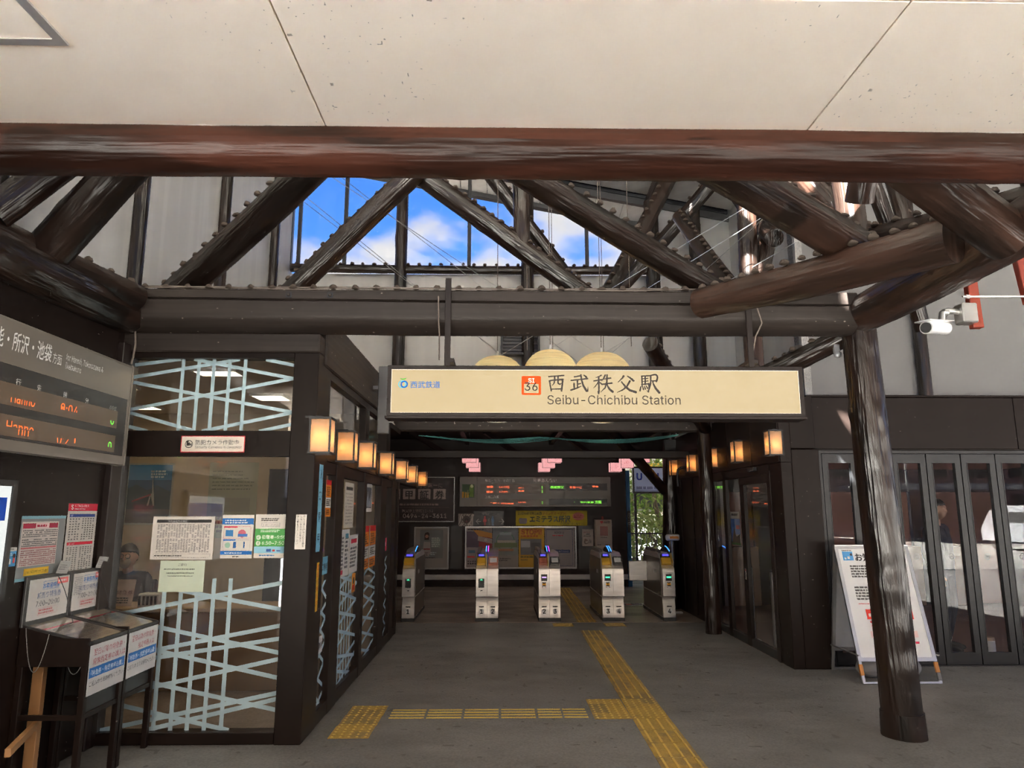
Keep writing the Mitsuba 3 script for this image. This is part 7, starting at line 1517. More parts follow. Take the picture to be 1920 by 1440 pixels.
solo('conduit', tube(np.array([(1.93, 5.15, 3.2), (1.95, 5.14, 3.1), (1.98, 5.15, 3.0), (1.93, 5.16, 2.9), (1.90, 5.2, 2.72)]), 0.006, 6), 'cable', 'thin looping cable down the right hanger of the station sign', 'cable')

# ================================================================== lamps
def paper_ball(x, y, z, r, h, label, drop):
    k = thing('paper_lantern', label, 'paper lantern', 'three round paper lanterns')
    t = np.linspace(0.10, math.pi - 0.16, 26)
    prof = [(r * math.sin(a) ** 0.82, -h * math.cos(a)) for a in t]
    m = lathe(prof, 40, (x, y, z))
    part(k, 'shade', m, 'paper', True)
    for i in range(9):
        a = 0.3 + i * 0.28
        tr = trimesh.creation.torus(r * math.sin(a) ** 0.82 + 0.001, 0.0014, 40, 5)
        tr.apply_translation((x, y, z - h * math.cos(a)))
        part(k, 'rib', tr, 'cream')
    part(k, 'bottom_ring', trimesh.creation.torus(r * 0.34, 0.007, 32, 8).apply_translation((x, y, z - h * 0.985)), 'white_paint', True)
    part(k, 'bulb', lathe([(0, 0.06), (0.035, 0.045), (0.05, 0.0), (0.035, -0.045), (0, -0.06)], 14, (x, y, z - 0.02)), 'lamp_white', True, emitter=glow(1.0, 0.66, 0.32, 88.0))
    part(k, 'cap', lathe([(0, 0.06), (0.012, 0.06), (0.012, 0), (0, 0)], 10, (x, y, z + h * 0.99)), 'white_paint')
    part(k, 'wire', rod((x, y, z + h + 0.04), (x, y, drop), 0.004, 6), 'cable')
    return k


paper_ball(-0.02, 7.62, 2.92, 0.325, 0.36, 'left one of three glowing paper lanterns behind the station sign', 6.5)
paper_ball(0.52, 7.05, 2.86, 0.300, 0.36, 'middle glowing paper lantern behind the station sign, hanging lowest', 6.4)
paper_ball(1.10, 7.45, 2.91, 0.345, 0.375, 'right and widest of three glowing paper lanterns behind the station sign', 6.3)
WIRES = [((-2.6, 5.6, 5.0), (0.0, 7.6, 3.30)), ((-2.4, 5.6, 5.05), (1.05, 7.45, 3.28)), ((-2.5, 5.7, 4.85), (0.3, 9.9, 3.6)), ((-2.2, 5.7, 5.1), (1.5, 9.9, 3.4)), ((3.2, 6.0, 4.3), (1.12, 7.45, 3.28)), ((3.0, 5.9, 4.6), (0.5, 7.05, 3.22)), ((3.1, 6.2, 4.9), (0.0, 7.62, 3.28)), ((2.6, 6.0, 4.4), (0.9, 9.9, 3.2))]
for i, (a, b) in enumerate(WIRES):
    solo('guy_wire', rod(a, b, 0.0032, 5), 'silver', 'thin steel guy wire ' + ['from the left struts to the left paper lantern', 'from the left struts to the right paper lantern', 'from the left struts to the grille on the back wall', 'from the left struts to the far right of the back wall', 'from the right struts to the right paper lantern', 'from the right struts to the middle paper lantern', 'from the right struts to the left paper lantern', 'from the right struts to the back wall behind the lanterns'][i], 'wire', 'guy wires of the paper lanterns')
for i, (x, y) in enumerate(((0.30, 7.4), (0.62, 8.0), (1.38, 7.2), (1.24, 8.2))):
    solo('drop_wire', rod((x, y, 3.3), (x, y, roof_z(x, y) + 0.07), 0.004, 5), 'cable', ['first thin vertical wire from the left before the clerestory window', 'second thin vertical wire from the left before the clerestory window', 'last thin vertical wire before the clerestory window, nearest the sunlit strut', 'thin vertical wire deep in the hall before the right clerestory pane'][i], 'wire', 'vertical wires before the window')


def box_lantern(x, y, z, side, label, group, w=0.155, d=0.17, h=0.26):
    """A wall lantern: dark frame, paper faces, a bulb inside."""
    k = thing('wall_lantern', label, 'wall lantern', group)
    t = 0.012
    x0, x1, y0, y1 = x - w / 2, x + w / 2, y - d / 2, y + d / 2
    fr = []
    for a in (x0, x1 - t):
        for b in (y0, y1 - t):
            fr.append(bx(a, a + t, b, b + t, z, z + h, 0.001))
    for zz in (z, z + h - t):
        fr += [bx(x0 - 0.004, x1 + 0.004, y0 - 0.004, y0 + t, zz, zz + t), bx(x0 - 0.004, x1 + 0.004, y1 - t, y1 + 0.004, zz, zz + t), bx(x0 - 0.004, x0 + t, y0, y1, zz, zz + t), bx(x1 - t, x1 + 0.004, y0, y1, zz, zz + t)]
    part(k, 'frame', cat(fr), 'dark_gray', False)
    part(k, 'roof_plate', bx(x0, x1, y0, y1, z + h - 0.004, z + h + 0.004), 'dark_gray')
    for f in (((x0 + t, x1 - t), (y0 + 0.006, y0 + 0.007)), ((x0 + t, x1 - t), (y1 - 0.007, y1 - 0.006)), ((x0 + 0.006, x0 + 0.007), (y0 + t, y1 - t)), ((x1 - 0.007, x1 - 0.006), (y0 + t, y1 - t))):
        (a, b), (c, d2) = f
        q = np.array([(a, c), (b, d2)])
        if abs(b - a) > abs(d2 - c):
            ym = (c + d2) / 2
            v = [(a, ym, z + t), (b, ym, z + t), (b, ym, z + h - t), (a, ym, z + h - t)]
        else:
            xm = (a + b) / 2
            v = [(xm, c, z + t), (xm, d2, z + t), (xm, d2, z + h - t), (xm, c, z + h - t)]
        part(k, 'paper_face', trimesh.Trimesh(np.array(v), [(0, 1, 2), (0, 2, 3)], process=False), 'shade_paper', False)
    part(k, 'bulb', lathe([(0, 0.028), (0.018, 0.02), (0.024, 0), (0.018, -0.02), (0, -0.028)], 10, (x, y, z + h * 0.45)), 'lamp_white', True, emitter=glow(1.0, 0.42, 0.11, 27.0))
    wx = x0 - 0.05 if side < 0 else x1 + 0.05
    part(k, 'arm', bx(min(wx, x), max(wx, x), y - 0.012, y + 0.012, z + h + 0.004, z + h + 0.02), 'dark_gray')
    return k


LL = ['wall lantern largest in view at the office corner post', 'second wall lantern from the corner along the office side', 'third wall lantern from the corner along the office side', 'fourth wall lantern on the office side, partly behind the post', 'fifth wall lantern on the office side, just past the post', 'sixth wall lantern on the office side', 'last wall lantern on the office side before the banks sign']
for i, y in enumerate((5.18, 6.05, 6.98, 8.2, 9.5, 10.6, 12.1)):
    box_lantern(-1.285, y, 2.01, -1, LL[i], 'lanterns along the office side')
LR = ['wall lantern high on the corner panel of the shop', 'second wall lantern from the shop corner', 'third wall lantern from the shop corner, right of the slim log', 'fourth wall lantern of the shop side, left of the slim log', 'last wall lantern of the shop side beside the thick log']
for i, y in enumerate((7.70, 8.86, 9.92, 11.0, 12.15)):
    box_lantern(3.0, y, 2.20, 1, LR[i], 'lanterns along the shop side', h=0.275)

# ================================================================== passage behind the gates
pb = struct('wall_passage_front', bx(-1.5, 3.05, 10.0, 10.12, 2.72, 2.88, 0.02), 'timber', 'timber beam across the mouth of the gate passage')
part(pb, 'beam', bx(-3.0, 3.1, 11.3, 11.42, 2.44, 2.56, 0.01), 'dark_brown')
part(pb, 'beam', bx(-3.0, 3.6, 13.6, 13.7, 2.62, 2.97, 0.01), 'dark_brown')
struct('ceiling_passage', bx(-4.5, 3.2, 10.12, 16, 2.98, 3.05), 'passage_brown', 'dark ceiling of the gate passage')
struct('roof_platform', bx(-4.5, 9, 10.2, 16.1, 3.06, 3.2), 'brown_steel', 'low roof over the gate passage')
for x in (-2.2, -0.6, 1.0, 2.6):
    part('ceiling_passage', 'joist', bx(x - 0.04, x + 0.04, 10.15, 15.9, 2.86, 2.98), 'dark_brown')
for i, x in enumerate((-1.2, 0.1, 1.4)):
    part('ceiling_passage', 'strut', bar((x - 0.35, 12.2, 2.96), (x + 0.25, 12.8, 2.62), 0.06, 0.08), 'dark_brown')
for i in range(4):
    a = sag((-1.2 + 0.1 * i, 10.6 + 0.05 * i, 2.72), (0.6 + 0.1 * i, 10.6 + 0.05 * i, 2.70), 0.05 + 0.012 * i, 14)
    b = sag((0.6 + 0.1 * i, 10.6 + 0.05 * i, 2.70), (2.7, 10.6 + 0.05 * i, 2.74), 0.06 + 0.01 * i, 14)
    solo('cable', tube(np.vstack([a, b[1:]]), 0.008, 5), 'teal_cable', ['teal cable sagging lowest under the passage front beam', 'second teal cable from below under the passage front beam', 'third teal cable from below under the passage front beam', 'top teal cable under the passage front beam'][i], 'cable', 'teal cables under the passage beam')
for i, x in enumerate((-1.0, 0.3, 1.6, 2.7)):
    k = thing('downlight', 'ceiling downlight ' + ['left of the gate numbered 1 and 2', 'between the gates of the green arrow and the orange reader', 'above the gate numbered 3 and 4', 'above the single gate at the right end'][i], 'downlight', 'gate downlights')
    part(k, 'rim', lathe([(0.08, 0), (0.10, 0), (0.10, -0.02), (0.08, -0.01)], 20, (x, 10.42, 2.98)), 'white_paint')
    part(k, 'lens', lathe([(0.0, -0.004), (0.08, -0.004), (0.08, 0), (0, 0)], 16, (x, 10.42, 2.978)), 'lamp_white', False, emitter=glow(1.0, 0.86, 0.66, 16.0))
for i, x in enumerate((-1.4, 0.4, 2.0)):
    k = thing('downlight', ['ceiling downlight before the phone number sign', 'ceiling downlight before the middle of the information display', 'ceiling downlight before the defibrillator cabinet'][i], 'downlight', 'end wall downlights')
    part(k, 'rim', lathe([(0.08, 0), (0.10, 0), (0.10, -0.02), (0.08, -0.01)], 20, (x, 14.4, 2.98)), 'white_paint')
    part(k, 'lens', lathe([(0.0, -0.004), (0.08, -0.004), (0.08, 0), (0, 0)], 16, (x, 14.4, 2.978)), 'lamp_white', False, emitter=glow(1.0, 0.86, 0.70, 48.0))
struct('wall_added_shade', bx(-12, 12, 16.0, 17.0, 3.2, 7.0), 'brown_steel', 'added unseen upper rear wall that shades the trees')  # added out of view so its shadow covers the trees
ws = struct('wall_passage_back', bx(-4.5, 2.82, 15.9, 16.0, 0, 3.0), 'passage_brown', 'very dark brown end wall behind the gates')
part(ws, 'base_strip', bx(-4.5, 2.82, 15.88, 15.9, 0.15, 0.26, 0.003), 'white_paint')
for x0, x1 in ((-1.05, -0.80), (1.75, 2.05), (-1.95, -1.85)):
    part(ws, 'recess_panel', bx(x0, x1, 15.885, 15.9, 0.38, 1.30), 'black')
struct('wall_passage_left', bx(-4.6, -4.5, 9.95, 16, 0, 3.0), 'passage_brown', 'dark side wall of the gate passage')
dj = struct('door_1', bx(2.82, 2.90, 15.82, 16.0, 0, 2.5, 0.004), 'blue_steel', 'blue steel jamb of the opening beside the defibrillator cabinet')
part(dj, 'sign_plate', bx(2.825, 2.895, 15.812, 15.82, 1.15, 1.62), 'black')
m, c = sheet((2.83, 15.81, 1.2), X, Z, [T_('エレベーター', 0.012, 0.34, 0.045, (200, 200, 200), vertical=True)])
part(dj, 'lettering', m, 'print', False, color=c)
struct('wall_passage_right', bx(3.9, 4.0, 12.6, 16, 0, 3.0), 'mid_gray', 'grey wall right of the platform opening')

YB = 15.872
# information display over the gates
k = thing('information_display', 'grey train information display with red and green LED lines above the gates', 'information display')
part(k, 'case', bx(-0.86, 2.46, 15.70, 15.87, 1.70, 2.36, 0.01), 'board_dark')
part(k, 'seam', bx(-0.475, -0.468, 15.697, 15.70, 1.71, 2.35), 'black')
yd = 15.696
for x0, x1, z0, z1 in ((-0.40, 1.03, 1.99, 2.20), (-0.40, 1.03, 1.735, 1.865), (1.10, 2.38, 2.06, 2.21), (1.10, 2.38, 1.745, 1.875)):
    part(k, 'led_window', bx(x0, x1, yd - 0.002, yd + 0.004, z0, z1), 'black' if x0 > 1 else 'mid_brown')
m, c = sheet((-0.80, yd - 0.001, 1.90), X, Z, [R_(0, 0, 0.27, 0.29, (30, 60, 20)), R_(0.0, 0.0, 0.04, 0.13, (200, 160, 50)), R_(0.06, 0.0, 0.04, 0.12, (205, 165, 60)), R_(0.115, 0.0, 0.03, 0.11, (200, 160, 50)), R_(0.16, 0.02, 0.09, 0.24, (90, 120, 40)), P_(Point(0.21, 0.25).buffer(0.035), (190, 200, 160)), R_(0.12, 0.05, 0.008, 0.12, (225, 220, 170)), R_(0.085, 0.10, 0.08, 0.008, (225, 220, 170))])
part(k, 'picture_tile', m, 'print', False, color=c)
letters(k, 'lettering', [T_('飯能・所沢・池袋方面', -0.30, 2.245, 0.072, squeeze=0.9), T_('三峰口方面', -0.30, 1.895, 0.068, squeeze=0.9), T_('発車あんない', 0.75, 2.245, 0.088)], (0, yd - 0.006, 0), X, Z, 'white_paint')
letters(k, 'led_text', [T_('池袋', -0.27, 2.10, 0.075, clip=(0.2, 0.8)), T_('飯能', -0.27, 2.005, 0.075, clip=(0.0, 0.6)), T_('16:25', 0.0, 2.10, 0.07, clip=(0.2, 0.7)), T_('17:05', 0.0, 2.005, 0.07, clip=(0.1, 0.6)), T_('5', 0.19, 2.10, 0.07), T_('急行', 0.42, 2.10, 0.07, clip=(0.0, 0.4)), T_('各停', 0.42, 2.01, 0.07, clip=(0.3, 0.8)), T_('三峰口', -0.2, 1.765, 0.07, clip=(0.1, 0.5)), T_('行の電車', 0.05, 1.755, 0.07, clip=(0.1, 0.5)), T_('16:30', 0.42, 1.775, 0.06, clip=(0.2, 0.7)), T_('を第一に', 1.55, 2.10, 0.07, clip=(0.0, 0.7)), T_('電車', 2.05, 2.105, 0.07, clip=(0.3, 0.8))], (0, yd - 0.0035, 0), X, Z, 'led_red', emitter=glow(1.0, 0.14, 0.05, 2.2))
letters(k, 'led_text', [T_('1', 0.93, 2.10, 0.07), T_('2', 0.93, 2.01, 0.07), T_('2', 0.93, 1.77, 0.07), T_('西武秩父', 1.13, 2.10, 0.075, clip=(0.0, 0.75)), T_('・', 1.62, 1.78, 0.07), T_('先行電車', 1.78, 1.775, 0.075, clip=(0.1, 0.65)), T_('方面', 2.1, 1.78, 0.075)], (0, yd - 0.0035, 0), X, Z, 'led_green', emitter=glow(0.30, 1.0, 0.08, 1.5))
# wall signs
k = thing('company_sign', 'dark framed sign with large characters and a phone number on the end wall', 'sign')
part(k, 'frame', hole_frame(-2.75, -0.97, 1.38, 2.36, 0.02, 'y', 15.84, 15.87), 'silver')
m, c = sheet((-2.73, 15.866, 1.40), X, Z, [R_(0, 0, 1.74, 0.94, (32, 16, 17)), T_('安全を第一に', 1.50, 0.73, 0.115, (190, 170, 165), align='r')] + [R_(0.62 + 0.335 * i, 0.47, 0.27, 0.225, (205, 190, 185)) for i in range(-1, 3)] + [T_(ch, 0.755 + 0.335 * i, 0.49, 0.205, (30, 18, 18), align='c', bold=0.02) for i, ch in ((0, '甲'), (1, '証'), (2, '券'))] + [lines_(0.55, 0.325, 1.0, 0.06, 1, (150, 130, 125), 3), lines_(0.50, 0.285, 1.15, 0.012, 1, (120, 100, 98), 4), T_('秩父市上野町11-12', 1.30, 0.19, 0.075, (170, 155, 150), align='r'), T_('0494-24-3611', 1.60, 0.065, 0.125, (205, 195, 190), align='r', bold=0.01)])
part(k, 'face', m, 'print', False, color=c)
k = thing('framed_poster', 'silver framed pale poster with a smiling woman on the end wall', 'framed poster')
part(k, 'frame', hole_frame(-1.84, -1.08, 0.375, 1.275, 0.03, 'y', 15.83, 15.87), 'silver')
hair = Point(0.25, 0.70).buffer(0.055).union(sbox(0.195, 0.59, 0.295, 0.70))
m, c = sheet((-1.81, 15.866, 0.405), X, Z, [R_(0, 0, 0.70, 0.84, (165, 160, 155)), R_(0.10, 0.20, 0.50, 0.60, (125, 130, 128)), P_([(0.18, 0.55), (0.32, 0.55), (0.34, 0.28), (0.16, 0.28)], (185, 178, 172)), P_(hair, (45, 28, 25)), P_(Point(0.245, 0.665).buffer(0.036), (205, 160, 140)), R_(0.35, 0.43, 0.19, 0.20, (150, 165, 155)), lines_(0.35, 0.43, 0.2, 0.22, 5, (215, 220, 212), 3), R_(0.18, 0.38, 0.14, 0.03, (150, 60, 60)), R_(0.15, 0.24, 0.15, 0.10, (190, 180, 176)), lines_(0.16, 0.25, 0.13, 0.08, 3, (110, 90, 90), 4), lines_(0.33, 0.26, 0.14, 0.08, 2, (200, 210, 210), 6), R_(0.14, 0.205, 0.3, 0.012, (60, 40, 40))])
part(k, 'face', m, 'print', False, color=c)
k = thing('billboard_case', 'wide silver framed case of advertising posters on the end wall', 'poster case')
part(k, 'frame', hole_frame(-0.73, 1.70, 0.385, 1.285, 0.03, 'y', 15.82, 15.87), 'silver')
O4 = (-0.70, 15.866, 0.415)
def panel4(x, items):
    m, c = sheet((O4[0] + x, O4[1], O4[2]), X, Z, items)
    part('billboard_case', 'poster', m, 'print', False, color=c)

panel4(0.0, [R_(0, 0, 0.56, 0.84, (150, 140, 140)), R_(0, 0.42, 0.27, 0.34, (80, 66, 84)), R_(0.27, 0.40, 0.29, 0.3, (150, 62, 62)), P_([(0.12, 0.82), (0.56, 0.72), (0.56, 0.62), (0.26, 0.66)], (205, 150, 75)), P_([(0.26, 0.66), (0.56, 0.6), (0.56, 0.5), (0.24, 0.56)], (190, 180, 175)), P_(Point(0.42, 0.58).buffer(0.03), (230, 225, 220)), lines_(0.03, 0.78, 0.4, 0.04, 1, (60, 60, 66), 4), R_(0.05, 0.30, 0.14, 0.06, (70, 105, 130)), R_(0.3, 0.28, 0.12, 0.09, (200, 165, 60)), R_(0.02, 0.20, 0.16, 0.04, (190, 60, 60)), table_(0.02, 0.05, 0.5, 0.10, 10, 2, (50, 45, 48), 3)])
panel4(0.57, [R_(0, 0, 0.56, 0.84, (130, 135, 130)), R_(0, 0.5, 0.56, 0.34, (120, 128, 135)), P_(Point(0.28, 0.55).buffer(0.20).difference(Point(0.28, 0.55).buffer(0.185)), (60, 120, 80)), R_(0.04, 0.42, 0.5, 0.10, (95, 110, 70)), R_(0.1, 0.52, 0.4, 0.05, (180, 175, 165)), R_(0.12, 0.34, 0.34, 0.05, (165, 120, 90)), R_(0, 0.0, 0.56, 0.25, (150, 144, 136)), lines_(0.05, 0.12, 0.4, 0.08, 2, (90, 85, 82), 3), R_(0.15, 0.68, 0.26, 0.06, (150, 165, 170))])
panel4(1.14, [R_(0, 0, 0.56, 0.84, (205, 160, 45)), T_('STOP!!', 0.28, 0.70, 0.14, (170, 80, 35), align='c', bold=0.05), lines_(0.05, 0.63, 0.46, 0.06, 1, (185, 85, 40), 2), R_(0.04, 0.26, 0.46, 0.34, (95, 95, 98)), R_(0.05, 0.42, 0.2, 0.14, (170, 172, 175)), R_(0.27, 0.3, 0.2, 0.22, (70, 70, 72)), lines_(0.04, 0.19, 0.45, 0.05, 1, (90, 70, 30), 3), lines_(0.04, 0.14, 0.2, 0.03, 1, (70, 60, 40), 5)])
panel4(1.71, [R_(0, 0, 0.65, 0.84, (150, 145, 146)), B_(0.03, 0.03, 0.58, 0.78, 0.008, (70, 80, 115)), T_('西武鉄道', 0.32, 0.71, 0.055, (60, 55, 60), align='c'), lines_(0.17, 0.65, 0.3, 0.045, 1, (170, 60, 70), 5), R_(0.09, 0.30, 0.46, 0.07, (30, 50, 100)), T_('こちらから確認できます', 0.32, 0.317, 0.036, (200, 205, 220), align='c')] + [R_(0.06, 0.06 + 0.045 * i, 0.5, 0.004, (120, 118, 120)) for i in range(5)])
m, c = sheet((0.375, YB - 0.004, 1.30), X, Z, [T_('2024年9月24日', 0.04, 0.235, 0.075, (45, 35, 30), bold=0.015, squeeze=0.95), T_('グランドオープン!', 0.58, 0.235, 0.075, (150, 60, 35), bold=0.01, squeeze=0.85), T_('エミテラス所沢', 0.30, 0.085, 0.150, (35, 38, 36), bold=0.035, squeeze=0.86), P_(Point(0.16, 0.11).buffer(0.09).intersection(sbox(0, 0.04, 0.4, 0.16)), (120, 110, 115)), P_(affinity.scale(Point(1.38, 0.20).buffer(0.1), 1.3, 0.85), (205, 130, 120)), lines_(1.28, 0.16, 0.2, 0.08, 2, (140, 40, 40), 4), T_('所沢駅西口より徒歩4分', 0.98, 0.015, 0.058, (60, 50, 30), squeeze=0.85)], 1.575, 0.322, (205, 185, 40))
solo('banner', m, 'print', 'yellow grand opening banner hung above the billboard case', 'banner', smooth=False, color=c)
k = thing('restroom_sign', 'dark restroom sign with two arrows and a red and a blue figure', 'sign')
part(k, 'plate', bx(-0.56, 0.12, 15.87, 15.885, 1.29, 1.62, 0.004), 'black')
def figure(x, z, dress):
    g = [Point(x, z + 0.155).buffer(0.020)]
    g.append(Polygon([(x - 0.025, z + 0.13), (x + 0.025, z + 0.13), (x + (0.045 if dress else 0.032), z + 0.05), (x - (0.045 if dress else 0.032), z + 0.05)]))
    g += [sbox(x - 0.018, z - 0.03, x - 0.004, z + 0.06), sbox(x + 0.004, z - 0.03, x + 0.018, z + 0.06)]
    return unary_union(g)
arrow = lambda x, s: unary_union([sbox(min(x, x + 0.11 * s), 1.385, max(x, x + 0.11 * s), 1.397), LineString([(x + 0.065 * s, 1.44), (x + 0.115 * s, 1.391), (x + 0.065 * s, 1.342)]).buffer(0.007)])
prints(k, 'lettering', (0, 15.869, 0), X, Z, [P_(arrow(-0.38, -1), (200, 198, 194)), P_(arrow(0.0, 1), (200, 198, 194)), P_(figure(-0.30, 1.33, True), (200, 90, 90)), R_(-0.215, 1.30, 0.012, 0.16, (170, 168, 165)), P_(figure(-0.13, 1.33, False), (90, 125, 160)), T_('化粧室', -0.37, 1.535, 0.058, (190, 188, 184)), T_('Restrooms', -0.18, 1.545, 0.036, (150, 148, 145))])

rs = np.random.RandomState(5)
m, c = sheet((-0.885, YB, 1.29), X, Z, [P_(LineString([(rs.uniform(0, .35), 0), (rs.uniform(0, .35), 0.26)]).buffer(0.010).intersection(sbox(0, 0, 0.35, 0.26)), (225, 220, 212) if i % 2 else (110, 104, 100)) for i in range(22)] + [P_(Point(0.18, 0.14).buffer(0.085), (70, 62, 58)), P_(Point(0.18, 0.12).buffer(0.05), (35, 25, 25)), P_(Point(0.18, 0.105).buffer(0.022), (110, 55, 55))], 0.355, 0.265, (175, 168, 160))
solo('picture_panel', m, 'print', 'small grey picture panel with a dark round motif left of the restroom sign', 'picture', smooth=False, color=c)
k = thing('defibrillator_cabinet', 'tall beige defibrillator cabinet with a red window and red lamp on top', 'cabinet')
part(k, 'body', bx(2.10, 2.45, 15.62, 15.87, 0.004, 1.43, 0.008), 'cream')
part(k, 'door', bx(2.125, 2.425, 15.61, 15.62, 0.96, 1.34, 0.004), 'cream')
part(k, 'window', bx(2.19, 2.36, 15.606, 15.61, 1.09, 1.29), 'red_steel')
part(k, 'lower_door', bx(2.125, 2.425, 15.612, 15.62, 0.1, 0.88, 0.004), 'cream')
part(k, 'lamp', lathe([(0, 0.075), (0.025, 0.06), (0.03, 0.0), (0, 0)], 12, (2.27, 15.75, 1.43)), 'red_steel', True)
prints(k, 'lettering', (2.10, 15.6085, 0.9), X, Z, [T_('AED', 0.175, 0.455, 0.066, (50, 35, 32), bold=0.02), P_(Point(0.115, 0.485).buffer(0.020).union(Point(0.143, 0.485).buffer(0.020)).union(Polygon([(0.097, 0.478), (0.161, 0.478), (0.129, 0.438)])), (180, 50, 55)), lines_(0.10, 0.145, 0.16, 0.02, 1, (60, 50, 45), 3), lines_(0.03, -0.01, 0.12, 0.02, 1, (80, 70, 66), 5), lines_(0.19, -0.01, 0.12, 0.025, 1, (60, 50, 45), 6)])

poster('small_notice', 'small white notice on the wall left of the defibrillator cabinet', 'notice', None, (1.83, YB, 0.86), X, Z, [lines_(0.04, 0.28, 0.16, 0.03, 1, (150, 90, 85), 1), R_(0.09, 0.245, 0.08, 0.022, (40, 38, 38)), lines_(0.03, 0.20, 0.19, 0.03, 1, seed=3), P_(Point(0.09, 0.09).buffer(0.05).difference(Point(0.10, 0.09).buffer(0.03)), (95, 80, 72)), P_(Point(0.075, 0.13).buffer(0.028), (120, 100, 90)), lines_(0.15, 0.06, 0.07, 0.08, 3, seed=7)], 0.245, 0.36, (190, 182, 176))

# pink paper cube lamps
pink_first = []
PK = [('front', 'middle', 'rear'), ('left row', 'middle row', 'right row')]
rsP = np.random.RandomState(3)
for r, x in enumerate((-0.645, 0.855, 2.40)):
    for j, y in enumerate((12.45, 13.95, 15.3)):
        zt = 2.64
        k = thing('cube_lamp', f'pink patterned cube lamp, {PK[0][j]} one of the {PK[1][r]} over the gates', 'cube lamp', 'pink cube lamps')
        part(k, 'shade', bx(x, x + 0.25, y, y + 0.25, zt - 0.19, zt, 0.003), 'pink', emitter=glow(1.0, 0.48, 0.48, 0.72))
        part(k, 'edge', cat(hole_frame(x - 0.004, x + 0.254, zt - 0.196, zt + 0.004, 0.007, 'y', y - 0.004, y), bx(x - 0.004, x + 0.254, y, y + 0.25, zt, zt + 0.006)), 'dark_gray', False)
        pts = [(x + 0.012 + rsP.uniform(0, 0.22), zt - 0.185 + rsP.uniform(0, 0.175)) for _ in range(70)]
        part(k, 'pattern', flat([P_(unary_union([Point(a, b).buffer(rsP.uniform(0.003, 0.007), quad_segs=1) for a, b in pts] + [Point(x + 0.125, zt - 0.085).buffer(0.03, quad_segs=3).difference(Point(x + 0.125, zt - 0.085).buffer(0.023, quad_segs=3))]), (0, 0, 0))], (0, y - 0.001, 0), X, Z), 'deep_pink', False, emitter=glow(0.85, 0.20, 0.20, 0.60))
        part(k, 'cord', rod((x + 0.125, y + 0.12, zt), (x + 0.125, y + 0.12, 2.98), 0.004, 5), 'black')

# ================================================================== ticket gates
GATE_SIDE = [(0.0, 0.05), (0.0, 0.10), (0.012, 0.20), (0.045, 0.30), (0.06, 0.345), (-0.015, 0.352), (-0.03, 0.365), (-0.03, 0.70), (-0.015, 0.76), (0.05, 0.80), (0.17, 0.93), (0.30, 0.98), (1.20, 0.98), (1.36, 0.93), (1.45, 0.80), (1.47, 0.70), (1.47, 0.365), (1.42, 0.345), (1.46, 0.20), (1.47, 0.05)]


